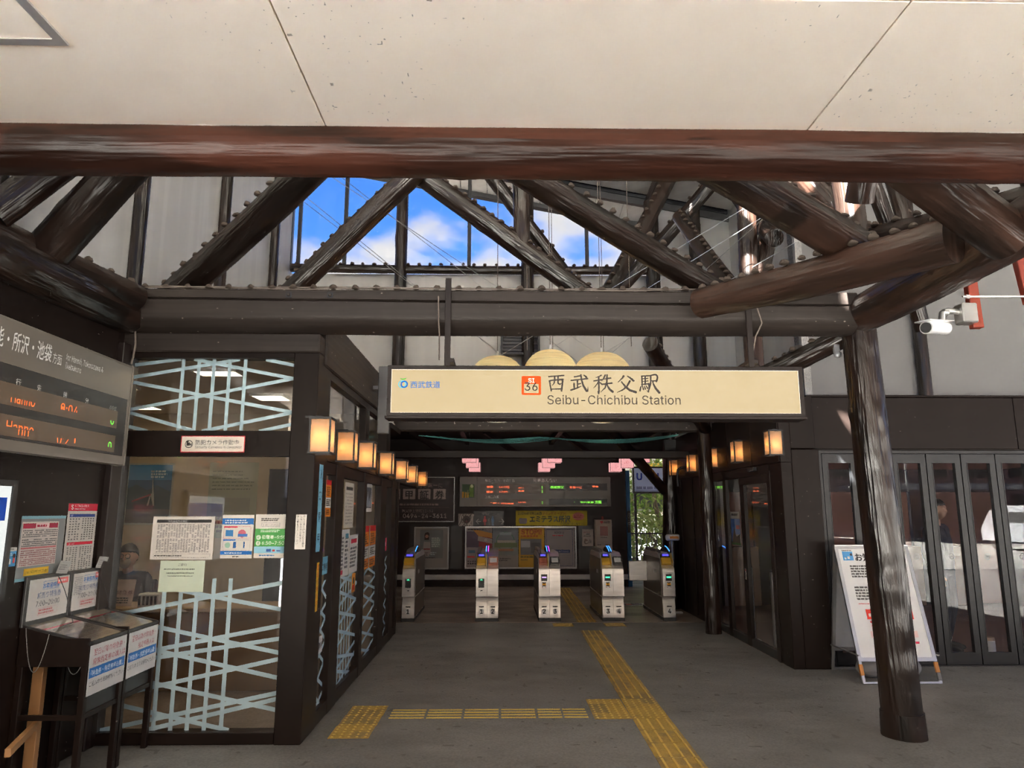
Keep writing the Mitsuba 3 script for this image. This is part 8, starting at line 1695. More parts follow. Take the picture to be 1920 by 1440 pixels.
def gate(x0, x1, label, left, right, variant):
    y0 = 10.95
    k = thing('ticket_gate', label, 'ticket gate', 'ticket gates across the passage')
    part(k, 'plinth', bx(x0 - 0.004, x1 + 0.004, y0 - 0.006, y0 + 1.49, 0.004, 0.052, 0.004), 'dark_gray')
    halves = [h for h in ((x0, (x0 + x1) / 2, left), ((x0 + x1) / 2, x1, right)) if h[2] is not None]
    if len(halves) == 1:
        halves = [(x0, x1, halves[0][2])]
    for a, b, num in halves:
        part(k, 'body', ext([(y + y0, z) for y, z in GATE_SIDE], 'x', a + 0.0015, b - 0.0015), 'steel', 25)
        part(k, 'number', flat([T_(str(num), (a + b) / 2, 0.115, 0.085, align='c', bold=0.03)], (0, y0 - 0.0045, 0), X, Z), 'black', False)
        part(k, 'number_plate', ext(affinity.scale(Point((a + b) / 2, 0.145).buffer(0.045, quad_segs=2), 0.95, 1.0), 'y', y0 - 0.003, y0 + 0.02), 'white_paint')
        part(k, 'slot', bx((a + b) / 2 - 0.035, (a + b) / 2 + 0.035, y0 - 0.003, y0 + 0.01, 0.205, 0.22), 'black')
        part(k, 'seam', bx(a, b, y0 - 0.033, y0 - 0.02, 0.362, 0.372), 'white_paint')
    # side covers
    for x, s in ((x0, -1), (x1, 1)):
        part(k, 'side_cover', bx(min(x, x + 0.006 * s), max(x, x + 0.006 * s), y0 + 0.10, y0 + 1.38, 0.36, 0.90, 0.004), 'dark_steel')
        part(k, 'side_skirt', bx(min(x, x + 0.004 * s), max(x, x + 0.004 * s), y0 + 0.06, y0 + 1.40, 0.06, 0.34, 0.003), 'dark_steel')
        part(k, 'sensor_eye', bx(min(x, x + 0.008 * s), max(x, x + 0.008 * s), y0 + 0.35, y0 + 0.55, 0.66, 0.72, 0.003), 'silver')
    # reader heads on the sloping front
    U = np.array([1.0, 0, 0])
    V = np.array([0, 0.12, 0.13])
    V = V / np.linalg.norm(V)
    mid = (x0 + x1) / 2 if len(halves) == 2 else None
    a, b, _ = halves[0]
    entry = variant in ('yellow', 'red')
    def slab(xa, xb, t0, t1, up, material, name, emitter=None, lab=None):
        s = bx(xa, xb, t0, t1, 0, up, 0.002)
        N = np.cross(U, V)
        s.vertices = np.asarray(s.vertices) @ np.stack([U, V, N]) + np.array([0, y0 + 0.05, 0.805])
        kw = {'emitter': emitter} if emitter else {}
        part(k, name, s, material, label=lab, **kw)
    face = 'tactile_yellow' if variant != 'red' else 'orange_red'
    slab(a + 0.012, b - 0.030, 0.0, 0.11, 0.05, face, 'reader', lab='yellow card reader' if variant != 'red' else 'orange card reader')
    slab(a + 0.016, b - 0.035, 0.115, 0.175, 0.058, 'black', 'display_bezel')
    slab(a + 0.035, b - 0.05, 0.125, 0.165, 0.0595, 'lamp_white', 'screen', glow(0.06, 0.05, 0.75, 1.2), 'small blue screen')
    slab(b - 0.024, b - 0.004, -0.02, 0.17, 0.075, 'cream', 'guard_post', None, 'pale vertical divider')
    slab(b - 0.024, b - 0.014, -0.02, 0.17, 0.0765, 'tactile_yellow', 'guard_stripe')
    if mid:
        a2, b2, _ = halves[1]
        slab(a2 + 0.02, b2 - 0.008, 0.0, 0.13, 0.045, 'orange_red' if variant == 'arrow' else 'black', 'reader')
        slab(a2 + 0.035, b2 - 0.024, 0.02, 0.11, 0.0465, 'white_paint', 'touch_pad', None, 'white touch pad')
    # arched light bar on top
    t = np.linspace(0, 1, 14)
    for xo, col in ((b - 0.020, (0.03, 0.22, 0.9)), (b + 0.012, (0.35, 0.03, 0.85) if variant in ('arrow', 'red') else (0.03, 0.22, 0.9))):
        if xo > b and not mid:
            continue
        pts = np.stack([np.full(14, xo), y0 + 0.17 + 0.62 * t, 0.985 + 0.085 * np.sin(math.pi * (0.08 + 0.84 * t))], -1)
        part(k, 'light_bar', tube(pts[:7], 0.0085, 6), 'lamp_white', True, emitter=glow(*col, 2.2))
        part(k, 'arch', ext(Polygon(list(zip(y0 + 0.17 + 0.62 * t, 0.98 + 0.082 * np.sin(math.pi * (0.06 + 0.88 * t)))) + [(y0 + 0.79, 0.97), (y0 + 0.17, 0.97)]), 'x', xo - 0.006, xo + 0.006), 'dark_gray')
    part(k, 'top_cover', ext([(y0 + 0.26, 0.975), (y0 + 0.36, 1.02), (y0 + 0.60, 1.03), (y0 + 1.2, 1.03), (y0 + 1.32, 0.96)], 'x', x0 + 0.01, x0 + 0.06), 'board_gray', 25)
    # entry indicator on the front
    xm = (a + b) / 2
    if variant == 'arrow':
        part(k, 'indicator', bx(xm - 0.045, xm + 0.04, y0 - 0.034, y0 - 0.03, 0.49, 0.62), 'dark_gray')
        part(k, 'indicator_light', flat([P_([(xm - 0.026, 0.595), (xm + 0.022, 0.595), (xm - 0.002, 0.622)], (0, 0, 0))], (0, y0 - 0.0352, 0), X, Z), 'lamp_white', False, emitter=glow(0.03, 0.8, 0.35, 1.2))
        part(k, 'coin_slot', bx(xm - 0.015, xm + 0.015, y0 - 0.032, y0 - 0.028, 0.44, 0.455), 'black')
    else:
        part(k, 'indicator', bx(xm - 0.045, xm + 0.045, y0 - 0.034, y0 - 0.03, 0.585, 0.68), 'dark_gray')
        part(k, 'indicator_light', bx(xm - 0.034, xm + 0.034, y0 - 0.0352, y0 - 0.034, 0.625, 0.648), 'lamp_white', False, emitter=glow(0.03, 0.8, 0.35, 1.6) if variant != 'red' else glow(0.55, 0.35, 0.8, 1.0))
        part(k, 'no_entry_plate', bx(xm - 0.045, xm + 0.045, y0 - 0.034, y0 - 0.03, 0.475, 0.575), 'white_paint')
        m, c = sheet((xm, y0 - 0.0343, 0.535), X, Z, [P_(Point(0, 0).buffer(0.028), (235, 170, 40)), P_([(-0.03, 0.024), (0, 0.006), (0.03, 0.024), (0.03, 0.03), (-0.03, 0.03)], (60, 40, 20)), P_([(-0.03, -0.022), (0, -0.004), (0.03, -0.022), (0.03, -0.028), (-0.03, -0.028)], (60, 40, 20)), R_(-0.03, -0.05, 0.012, 0.008, (190, 50, 60)), R_(0.018, -0.05, 0.012, 0.008, (190, 50, 60))])
        part(k, 'no_entry_mark', m, 'print', False, color=c)
    return k


mat('dark_steel', (0.10, 0.085, 0.072), 0.30, 0.5, metal=0.6)
mat('tactile_yellow', (0.78, 0.45, 0.03), 0.45)
mat('orange_red', (0.40, 0.12, 0.07), 0.45)
gate(-1.43, -1.245, 'ticket gate half hidden by the office side, numbered 1', 1, None, 'arrow')
gate(-0.335, 0.0, 'ticket gate with green arrow, numbered 1 and 2', 1, 2, 'arrow')
gate(0.60, 0.925, 'ticket gate with orange reader, numbered 2 and 3', 2, 3, 'red')
gate(1.55, 1.875, 'ticket gate with yellow reader, numbered 3 and 4', 3, 4, 'yellow')
g4 = gate(2.455, 2.64, 'single ticket gate at the right end, numbered 4', None, 4, 'yellow')
part(g4, 'flap', bx(2.15, 2.46, 12.05, 12.075, 0.48, 0.80, 0.01), 'steel', label='closed grey flap')
k = thing('floor_mop', 'white flat mop leaning upright against the thick log post', 'mop')
part(k, 'handle', tube(np.array([(2.74, 11.45, 1.17), (2.78, 11.6, 0.6), (2.82, 11.75, 0.03)]), 0.011, 8), 'white_paint', True)
part(k, 'head', bx(2.70, 2.94, 11.70, 11.80, 0.004, 0.03, 0.008), 'white_paint')
k = thing('gate_reader_box', 'white card machine on a thin pole beside the right gate', 'card machine')
part(k, 'case', bx(2.64, 2.86, 11.40, 11.46, 1.15, 1.25, 0.02), 'white_paint')
part(k, 'buttons', bx(2.70, 2.84, 11.395, 11.40, 1.18, 1.22), 'orange_plastic')
m, c = sheet((2.15, 12.7, 0.0048), X, Y, [R_(0.03, 0.05, 0.34, 0.25, (90, 80, 95)), R_(0.08, 0.1, 0.1, 0.15, (190, 120, 110))], 0.42, 0.35, (200, 200, 205))
solo('floor_sticker', m, 'print', 'white edged floor sticker in the light beyond the right gate', 'floor sticker', smooth=False, color=c)

# ---- beyond the platform opening: railing, hoarding, trees, building
k = thing('railing', 'black iron railing beyond the platform opening', 'railing')
for z in (0.14, 1.08):
    part(k, 'rail', bar((2.6, 17.5, z), (6.5, 17.5, z), 0.03, 0.03), 'black')
for i in range(30):
    part(k, 'baluster', rod((2.66 + 0.13 * i, 17.5, 0.14), (2.66 + 0.13 * i, 17.5, 1.08), 0.009, 6), 'black')
for x in (2.62, 6.48):
    part(k, 'post', bx(x - 0.02, x + 0.02, 17.48, 17.52, 0, 1.1), 'black')
k = thing('hoarding', 'pale blue advertisement board with blue letters behind the slanting brace', 'advertisement board')
part(k, 'frame', hole_frame(3.36, 4.9, 2.05, 2.72, 0.04, 'y', 17.9, 18.0), 'black')
m, c = sheet((3.40, 17.96, 2.09), X, Z, [R_(0, 0, 1.46, 0.59, (170, 185, 220)), T_('U', 0.06, 0.30, 0.22, (30, 50, 140), bold=0.05), T_('N', 0.48, 0.30, 0.22, (30, 50, 140), bold=0.05), lines_(0.06, 0.05, 1.2, 0.1, 1, (110, 120, 160), 5)])
part(k, 'face', m, 'print', False, color=c)
for x in (3.42, 4.84):
    part(k, 'post', bx(x - 0.03, x + 0.03, 17.94, 18.0, 0, 2.06), 'black')


def tree(x, y, hgt, label, seed, leaf='leaf', n=2600, spread=1.5, low=0.6):
    k = thing('tree', label, 'tree', 'trees behind the railing')
    rs = np.random.RandomState(seed)
    for s in range(2):
        pts = [np.array([x + 0.25 * s, y, -0.1])]
        for i in range(9):
            pts.append(pts[-1] + (rs.uniform(-0.12, 0.12) - 0.03 + 0.05 * s, rs.uniform(-0.08, 0.08), hgt / 10))
        part(k, 'trunk', tube(np.array(pts), np.linspace(0.085, 0.03, 10), 8), 'bark', True)
    c = np.stack([rs.normal(x, spread * 0.55, n), rs.normal(y, spread * 0.5, n), low + (hgt * 1.15 - low) * rs.rand(n) ** 0.8], 1)
    clump = meshkit.noise(c * 1.9 + seed, seed)
    c = c[clump > 0.42]
    n = len(c)
    u = rs.normal(size=(n, 3)); u /= np.linalg.norm(u, axis=1, keepdims=True)
    w = np.cross(u, rs.normal(size=(n, 3))); w /= np.linalg.norm(w, axis=1, keepdims=True)
    L, W = rs.uniform(0.07, 0.12, (n, 1)), rs.uniform(0.025, 0.04, (n, 1))
    v = np.stack([c - u * L, c + w * W, c + u * L, c - w * W], 1).reshape(-1, 3)
    b = np.arange(n)[:, None] * 4
    f = np.vstack([b + [0, 1, 2], b + [0, 2, 3]])
    part(k, 'foliage', trimesh.Trimesh(v, f, process=False), leaf, False, kind='stuff')


tree(4.6, 20.0, 4.2, 'tall tree with pale twin trunks behind the black railing', 2, 'leaf_pale')
tree(3.7, 21.5, 2.4, 'low dark green bush like tree behind the black railing', 5, 'leaf', 2400, 1.5, 0.1)
tree(5.6, 20.5, 4.6, 'leafy tree right behind the thick log post', 8, 'leaf')
tree(4.4, 19.2, 1.3, 'short bright green shrub just behind the railing', 12, 'leaf_pale', 1500, 1.5, 0.0)
k = thing('platform_building', 'pale building with a dark band beyond the trees', 'building')
part(k, 'wall', bx(-4, 14, 27, 28, -0.1, 5.5), 'white_paint')
part(k, 'dark_band', bx(-4, 14, 26.9, 27, 1.7, 2.3), 'dark_gray')
part(k, 'ledge', bx(-4, 14, 26.7, 27, 1.5, 1.62), 'cream')
part(k, 'yellow_board', bx(5.6, 6.2, 26.85, 26.9, 2.7, 3.4), 'tactile_yellow')
struct('roof_added_shade', bx(-12, 12, 21.5, 29, 5.0, 5.2), 'brown_steel', 'added unseen roof that shades the building beyond the trees')  # added out of view to keep sun off the pale building
struct('platform_ground', bx(-30, 30, 19, 60, -0.2, -0.05), 'asphalt', 'sunlit ground beyond the platform')

# ================================================================== shop side along the passage
ss = struct('wall_shop_side', bx(3.05, 3.17, 7.66, 12.6, 2.13, 2.85), 'brown_steel', 'dark brown lantern band of the shop side')
for y0, y1 in ((7.67, 8.5), (8.507, 9.4), (9.407, 10.6), (10.607, 12.6)):
    part(ss, 'panel', bx(3.035, 3.05, y0, y1, 2.14, 2.84, 0.003), 'brown_steel')
part(ss, 'post', bx(3.05, 3.17, 7.66, 7.98, 0, 2.13, 0.005), 'brown_steel')
part(ss, 'jamb', bx(3.04, 3.17, 7.98, 8.08, 0, 2.06, 0.004), 'dark_brown')
part(ss, 'stile', bx(3.05, 3.10, 8.90, 9.04, 0, 2.06, 0.004), 'brown_steel')
part(ss, 'stile', bx(3.05, 3.10, 9.60, 9.72, 0, 2.06, 0.004), 'brown_steel')
part(ss, 'kick_rail', bx(3.055, 3.11, 8.08, 10.2, 0, 0.10, 0.004), 'black')
part(ss, 'head_rail', bx(3.04, 3.12, 8.0, 10.2, 2.02, 2.13, 0.004), 'brown_steel')
part(ss, 'door_head', bx(3.045, 3.10, 8.08, 9.04, 1.93, 2.03, 0.004), 'dark_brown')
part(ss, 'solid_panel', bx(3.05, 3.12, 10.2, 12.6, 0, 2.13, 0.005), 'dark_brown')
for y in (10.5, 11.2, 11.9):
    part(ss, 'batten', bx(3.03, 3.05, y, y + 0.05, 0.05, 2.12, 0.004), 'brown_steel')
struct('window_16', bx(3.075, 3.076, 8.08, 8.90, 0.10, 1.93), 'glass', 'glass leaf of the shop sliding door')
struct('window_17', bx(3.075, 3.076, 9.04, 9.60, 0.10, 2.02), 'glass', 'fixed shop pane beside the sliding door')
struct('window_18', bx(3.075, 3.076, 9.72, 10.2, 0.10, 2.02), 'glass', 'narrow shop pane behind the slim log')
solo('door_sensor', bx(2.99, 3.04, 8.35, 8.55, 2.07, 2.12, 0.008), 'dark_gray', 'small black door sensor above the shop sliding door', 'sensor')
for i, y in enumerate((8.55, 9.30)):
    k = thing('door_bollard', ['tall steel guard post just inside the shop sliding door', 'tall steel guard post behind the fixed shop pane'][i], 'guard post', 'steel guard posts')
    part(k, 'post', rod((3.22, y, 0.004), (3.22, y, 0.90), 0.030, 16), 'silver')
    part(k, 'cap', lathe([(0, 0.03), (0.025, 0.02), (0.033, 0), (0, 0)], 14, (3.22, y, 0.90)), 'dark_gray')
    part(k, 'foot', bx(3.14, 3.30, y - 0.05, y + 0.05, 0.004, 0.02, 0.004), 'silver')
poster('shop_notice', 'blue and white travel notice on the fixed shop pane', 'notice', None, (3.068, 9.50, 1.18), -Y, Z, [R_(0.0, 0.34, 0.36, 0.08, (200, 198, 190)), lines_(0.03, 0.355, 0.3, 0.05, 1, seed=2), R_(0.0, 0.03, 0.16, 0.30, (60, 100, 160)), R_(0.17, 0.13, 0.19, 0.20, (130, 150, 190)), P_([(0.02, 0.03), (0.12, 0.22), (0.2, 0.1), (0.34, 0.14), (0.34, 0.03)], (70, 60, 55)), R_(0.20, 0.2, 0.14, 0.05, (215, 150, 150)), R_(0.0, 0.0, 0.36, 0.03, (70, 100, 50))], 0.36, 0.42, (185, 182, 175))
poster('shop_sticker', 'tiny white sticker on the shop door stile', 'sticker', None, (3.047, 8.99, 0.78), -Y, Z, [R_(0.004, 0.10, 0.03, 0.02, (200, 60, 60)), lines_(0.004, 0.01, 0.03, 0.08, 4, seed=3)], 0.04, 0.13)
solo('door_pipe', tube(np.array([(3.05, 11.5, 2.30), (2.95, 11.5, 2.30), (2.90, 11.5, 2.27), (2.89, 11.5, 2.2), (2.89, 11.5, 2.0)]), 0.022, 10), 'dark_gray', 'bent dark pipe beside the far shop lanterns', 'pipe')

# shop interior
struct('shop_floor', bx(3.05, 9, 7.9, 13, -0.04, 0.004), 'shop_floor', 'reddish brown shop floor')
struct('ceiling_shop', bx(3.17, 9, 7.9, 13, 2.35, 2.4), 'rose_wall', 'shop ceiling')
wsb = struct('wall_shop_back', bx(3.17, 9, 12.9, 13.0, 0, 2.4), 'rose_wall', 'shop back wall')
for x in (3.6, 4.55, 5.5, 6.45, 7.4):
    part(wsb, 'dark_column', bx(x, x + 0.35, 12.8, 12.9, 0, 2.4), 'dark_brown')
    part(wsb, 'shelf_unit', bx(x + 0.37, x + 0.92, 12.55, 12.9, 0.01, 1.0, 0.01), 'desk_wood')
part(wsb, 'lintel', bx(3.17, 9, 12.78, 12.9, 1.95, 2.4), 'dark_brown')
struct('wall_shop_end', bx(9, 9.1, 7.7, 13, 0, 2.9), 'dark_brown', 'shop end wall')
for i, (x, y) in enumerate(((4.0, 9.0), (4.9, 10.2), (5.8, 9.2), (6.8, 10.5))):
    k = thing('downlight', ['small shop downlight nearest the corner', 'small shop downlight second from the corner, further back', 'small shop downlight third from the corner', 'small shop downlight deepest in the shop'][i], 'downlight', 'shop downlights')
    part(k, 'rim', lathe([(0.05, 0), (0.07, 0), (0.07, -0.012), (0.05, -0.006)], 20, (x, y, 2.35)), 'white_paint')
    part(k, 'lens', lathe([(0.0, -0.003), (0.05, -0.003), (0.05, 0), (0, 0)], 16, (x, y, 2.348)), 'lamp_white', False, emitter=glow(1.0, 0.82, 0.6, 1.2))

# ---- folding doors: each leaf one thing
fd = struct('door_2', cat(bx(3.475, 3.56, 7.79, 7.87, 0, 2.27, 0.004), bx(3.475, 9.0, 7.79, 7.87, 2.232, 2.27, 0.003), bx(3.475, 9.0, 7.78, 7.88, 0.0, 0.012)), 'dark_gray', 'dark frame around the folding glass doors')
x0 = 3.562
LF = ['first leaf from the corner', 'second leaf from the corner, half behind the log post', 'third leaf from the corner, right of the log post', 'fourth leaf from the corner', 'fifth leaf from the corner', 'sixth leaf from the corner at the frame edge', 'seventh leaf from the corner', 'eighth leaf from the corner']
for i in range(8):
    w = 0.384
    k = thing('folding_door', 'grey framed folding glass door, ' + LF[i], 'door', 'folding glass doors')
    part(k, 'frame', ext(Polygon([(x0 + 0.004, 0.015), (x0 + w - 0.004, 0.015), (x0 + w - 0.004, 2.228), (x0 + 0.004, 2.228)], [[(x0 + 0.062, 0.13), (x0 + 0.062, 2.135), (x0 + w - 0.062, 2.135), (x0 + w - 0.062, 0.13)]]), 'y', 7.795, 7.85), 'dark_gray', False)
    part(k, 'bead', ext(Polygon([(x0 + 0.060, 0.128), (x0 + w - 0.060, 0.128), (x0 + w - 0.060, 2.137), (x0 + 0.060, 2.137)], [[(x0 + 0.068, 0.136), (x0 + 0.068, 2.129), (x0 + w - 0.068, 2.129), (x0 + w - 0.068, 0.136)]]), 'y', 7.790, 7.83), 'dark_gray', False)
    part(k, 'pane', bx(x0 + 0.066, x0 + w - 0.066, 7.82, 7.821, 0.134, 2.131), 'acrylic', False)
    mk = Point(x0 + w / 2, 1.12).buffer(0.032, quad_segs=4).difference(Point(x0 + w / 2, 1.12).buffer(0.028, quad_segs=4)).union(Point(x0 + w / 2, 1.12).buffer(0.015, quad_segs=3).difference(Point(x0 + w / 2, 1.12).buffer(0.009, quad_segs=3)))
    part(k, 'seal_mark', ext(mk, 'y', 7.817, 7.8185) if not hasattr(mk, 'geoms') else cat([ext(q, 'y', 7.817, 7.8185) for q in mk.geoms]), 'stone', False, label='faint round mark on the glass')
    x0 += w + 0.004

# ---- people inside the shop
def walker(x, y, label, yaw=0.0, top='dark_cloth', low='dark_cloth', shoe='rubber', s=1.0, stride=0.14, sock=None, bag=None, grp=None, seated=False):
    """A standing, walking or seated adult; faces -y before yaw."""
    k = thing('person', label, 'person', grp)
    M = trimesh.transformations.rotation_matrix(yaw, (0, 0, 1))
    def w(p):
        p = np.asarray(p, float) * s
        return (M[:3, :3] @ p) + (x, y, 0)
    hz = 0.92 if not seated else 0.50
    kn = [(-0.10, -stride * 0.45 - 0.03, 0.50), (0.10, stride * 0.25 - 0.04, 0.49)] if not seated else [(-0.11, -0.42, 0.50), (0.11, -0.42, 0.50)]
    an = [(-0.10, -stride, 0.10), (0.10, stride, 0.10)] if not seated else [(-0.12, -0.40, 0.10), (0.12, -0.44, 0.10)]
    sh = hz + 0.50
    legs = [[(w((sx * 0.09, 0, hz)), 0.105 * s), (w(kn[i]), 0.070 * s), (w((an[i][0], an[i][1], an[i][2] + 0.05)), 0.050 * s)] for i, sx in enumerate((-1, 1))]
    legs.append([(w((-0.09, 0, hz)), 0.11 * s), (w((0.09, 0, hz)), 0.11 * s)])
    torso = [[(w((-0.08, 0, hz + 0.06)), 0.115 * s), (w((-0.10, 0.01, sh - 0.16)), 0.115 * s), (w((-0.13, 0.01, sh)), 0.07 * s)], [(w((0.08, 0, hz + 0.06)), 0.115 * s), (w((0.10, 0.01, sh - 0.16)), 0.115 * s), (w((0.13, 0.01, sh)), 0.07 * s)], [(w((-0.13, 0.01, sh)), 0.07 * s), (w((0.13, 0.01, sh)), 0.07 * s)], [(w((0, -0.01, hz + 0.08)), 0.12 * s), (w((0, 0, sh - 0.05)), 0.10 * s)]]
    wr = [(-0.24, -0.10 if not seated else -0.30, hz + (-0.02 if not seated else 0.12)), (0.24, 0.06 if not seated else -0.30, hz + (-0.02 if not seated else 0.12))]
    el = [(-0.235, 0.03, sh - 0.27), (0.235, 0.05, sh - 0.27)]
    arms = [[(w((sx * 0.17, 0.01, sh - 0.01)), 0.062 * s), (w(el[i]), 0.050 * s), (w(wr[i]), 0.036 * s)] for i, sx in enumerate((-1, 1))]
    J = [('top', torso + arms, top), ('trousers', legs, low), ('neck', [[(w((0, 0.01, sh)), 0.055 * s), (w((0, 0, sh + 0.13)), 0.050 * s)]], 'skin')]
    for i, sx in enumerate((-1, 1)):
        a = an[i]
        J.append(('shoe', [[(w((a[0], a[1] + 0.04, 0.045)), 0.043 * s), (w((a[0] + sx * 0.01, a[1] - 0.10, 0.036)), 0.036 * s), (w((a[0] + sx * 0.015, a[1] - 0.16, 0.028)), 0.027 * s)], [(w((a[0], a[1] + 0.03, 0.05)), 0.043 * s), (w((a[0], a[1] + 0.01, 0.10)), 0.042 * s)]], shoe))
        if sock:
            J.append(('sock', [[(w((a[0], a[1] + 0.01, 0.11)), 0.047 * s), (w((a[0], a[1] + 0.0, 0.17)), 0.050 * s)]], sock))
        d = M[:3, :3] @ np.array([0, -0.25 if not seated else -1.0, -1.0 if not seated else -0.2])
        J.append(('hand', hand_chains(w(wr[i]) + d * 0.02, d, M[:3, :3] @ np.array([-sx * 0.5, -1.0, 0]), s), 'skin'))
    person(k, J, None)
    part(k, 'head', head_mesh(w((0, -0.03, sh + 0.235)), 0.105 * s, yaw), 'skin', True)
    part(k, 'hair', hair_mesh(w((0, -0.02, sh + 0.245)), 0.106 * s, yaw), 'hair', True)
    return k


walker(5.35, 8.75, 'shopper in dark clothes with white socks standing behind the folding doors', 0.5, 'dark_cloth', 'dark_cloth', 'rubber', 0.98, 0.05, 'white_cloth')
walker(3.62, 8.75, 'shopper in dark clothes with black sneakers just inside the sliding door', 1.2, 'dark_cloth', 'dark_cloth', 'rubber', 1.0, 0.10)
k = thing('paint_tin', 'white tin with a brown lid on the shop floor beside the sneakers', 'tin')
part(k, 'body', lathe([(0, 0.15), (0.072, 0.15), (0.075, 0.145), (0.075, 0.004), (0, 0.004)], 20, (5.62, 8.45, 0)), 'white_paint')
part(k, 'lid', lathe([(0, 0.19), (0.07, 0.185), (0.077, 0.15), (0, 0.15)], 20, (5.62, 8.45, 0)), 'desk_top')

# ================================================================== sandwich board
def aboard():
    k = thing('sandwich_board', 'white sandwich board in an aluminium frame behind the dark log post', 'sandwich board')
    y_top, y_f, y_b, z_t = 7.40, 7.02, 7.66, 1.26
    def side(yb, name, face):
        V = np.array([0, y_top - yb, z_t]); L = np.linalg.norm(V); V /= L
        U = X.copy()
        N = np.cross(U, V)
        B = np.stack([U, V, N])
        def put(m):
            m = m.copy(); m.vertices = np.asarray(m.vertices) @ B + np.array([3.435, yb, 0]); return m
        parts_ = [('frame', put(ext(Polygon([(0, 0.20), (0.76, 0.20), (0.76, L), (0, L)], [[(0.034, 0.236), (0.034, L - 0.036), (0.726, L - 0.036), (0.726, 0.236)]]), 'z', -0.012, 0.012)), 'silver'),
                  ('panel', put(bx(0.03, 0.73, 0.232, L - 0.03, -0.006, 0.004)), 'white_paint'),
                  ('leg', put(bx(0.0, 0.03, 0.0, 0.20, -0.010, 0.010, 0.003)), 'silver'), ('leg', put(bx(0.73, 0.76, 0.0, 0.20, -0.010, 0.010, 0.003)), 'silver'),
                  ('foot_bar', put(bx(0.0, 0.76, 0.0, 0.022, -0.012, 0.012, 0.004)), 'silver')]
        for n, m_, mt in parts_:
            part(k, n, m_, mt)
        if face:
            part(k, 'tape', put(bx(-0.003, 0.033, 0.075, 0.175, -0.013, 0.013, 0.003)), 'orange_plastic', label='orange tape wrap')
            part(k, 'tape', put(bx(0.727, 0.763, 0.10, 0.195, -0.013, 0.013, 0.003)), 'orange_plastic')
            part(k, 'tape', put(bx(0.727, 0.763, 0.03, 0.10, -0.013, 0.013, 0.003)), 'mid_gray')
            O = np.array([3.435, yb, 0]) + N * 0.005
            items = [R_(0.07, L - 0.155, 0.105, 0.09, (75, 150, 205)), lines_(0.07, L - 0.06, 0.10, 0.012, 1, seed=4), R_(0.085, L - 0.145, 0.018, 0.018, (230, 230, 230)), R_(0.115, L - 0.14, 0.025, 0.025, (235, 235, 235)), P_(Point(0.158, L - 0.095).buffer(0.012), (40, 35, 40)),
                     T_('お知らせ', 0.185, L - 0.155, 0.085, (25, 22, 22), bold=0.02), lines_(0.12, L - 0.33, 0.55, 0.13, 5, seed=6), lines_(0.12, L - 0.55, 0.55, 0.14, 5, seed=8), R_(0.12, L - 0.585, 0.5, 0.006, (200, 90, 90)),
                     R_(0.18, L - 0.73, 0.46, 0.095, (215, 55, 40)), lines_(0.2, L - 0.715, 0.40, 0.05, 1, (240, 215, 205), 3), T_('12/1', 0.2, L - 0.82, 0.05, (205, 50, 60), bold=0.03), R_(0.18, L - 0.90, 0.46, 0.06, (235, 205, 200)), lines_(0.2, L - 0.77, 0.3, 0.03, 1, (205, 60, 70), 6), lines_(0.2, L - 0.99, 0.46, 0.08, 3, (205, 50, 80), 7, 0.75), lines_(0.2, L - 1.05, 0.46, 0.05, 2, seed=9)]
            prints(k, 'lettering', O, U, V, items)
    side(y_f, 'front', True)
    side(y_b, 'rear', False)
    part(k, 'hinge', bx(3.435, 4.195, y_top - 0.02, y_top + 0.02, z_t - 0.012, z_t + 0.008, 0.004), 'silver')
    for x in (3.435, 4.205):
        part(k, 'stay', bar((x, y_f + 0.03, 0.25), (x, y_b - 0.03, 0.25), 0.012, 0.012), 'silver')
    for i, (x, w) in enumerate(((3.66, 0.10), (4.02, 0.10))):
        m = trimesh.creation.icosphere(subdivisions=2, radius=1.0)
        v = m.vertices * [0.14, 0.10, 0.10]
        v[:, 2] = np.where(v[:, 2] < 0, v[:, 2] * 0.9, v[:, 2])
        solo('weight_bag', trimesh.Trimesh(v + (x, 7.30, 0.092), m.faces, process=False), 'stone', ['grey rounded weight under the left of the sandwich board', 'grey rounded weight under the right of the sandwich board'][i], 'weight', smooth=True)


aboard()

# ================================================================== security cameras and red brackets
k = thing('steel_bracket', 'red steel bracket bar carrying the security camera', 'bracket')
part(k, 'bar', bar((3.10, 4.45, 3.62), (3.125, 4.45, 2.78), 0.07, 0.05, 0.004, up=(0, 1, 0)), 'red_steel')
part(k, 'tie_rod', rod((3.02, 4.40, 2.98), (3.55, 4.40, 2.985), 0.008, 8), 'silver')
part(k, 'nut', rod((3.04, 4.40, 2.98), (3.065, 4.40, 2.98), 0.014, 6), 'silver')
k = thing('steel_bracket', 'red steel bracket bar at the frame edge right of the camera', 'bracket')
part(k, 'bar', bar((3.46, 4.45, 3.30), (3.50, 4.45, 2.95), 0.07, 0.05, 0.004, up=(0, 1, 0)), 'red_steel')
k = thing('security_camera', 'white security camera on an arm under the red bracket', 'security camera')
part(k, 'junction_box', bx(2.985, 3.085, 4.36, 4.46, 2.80, 2.93, 0.008), 'silver')
part(k, 'arm', tube(np.array([(2.985, 4.41, 2.88), (2.92, 4.41, 2.885), (2.88, 4.41, 2.87), (2.872, 4.41, 2.83), (2.86, 4.41, 2.80)]), 0.020, 10), 'silver', True)
part(k, 'joint', trimesh.creation.icosphere(subdivisions=2, radius=0.027).apply_translation((2.90, 4.41, 2.875)), 'silver', True)
def camdir(a, b, r, n=16):
    return rod(a, b, r, n)
part(k, 'housing', cat(camdir((2.93, 4.47, 2.785), (2.72, 4.34, 2.755), 0.042)), 'white_paint', 30)
part(k, 'sun_hood', cat([bar((2.95, 4.48, 2.828), (2.685, 4.318, 2.792), 0.10, 0.008, 0.002)]), 'white_paint')
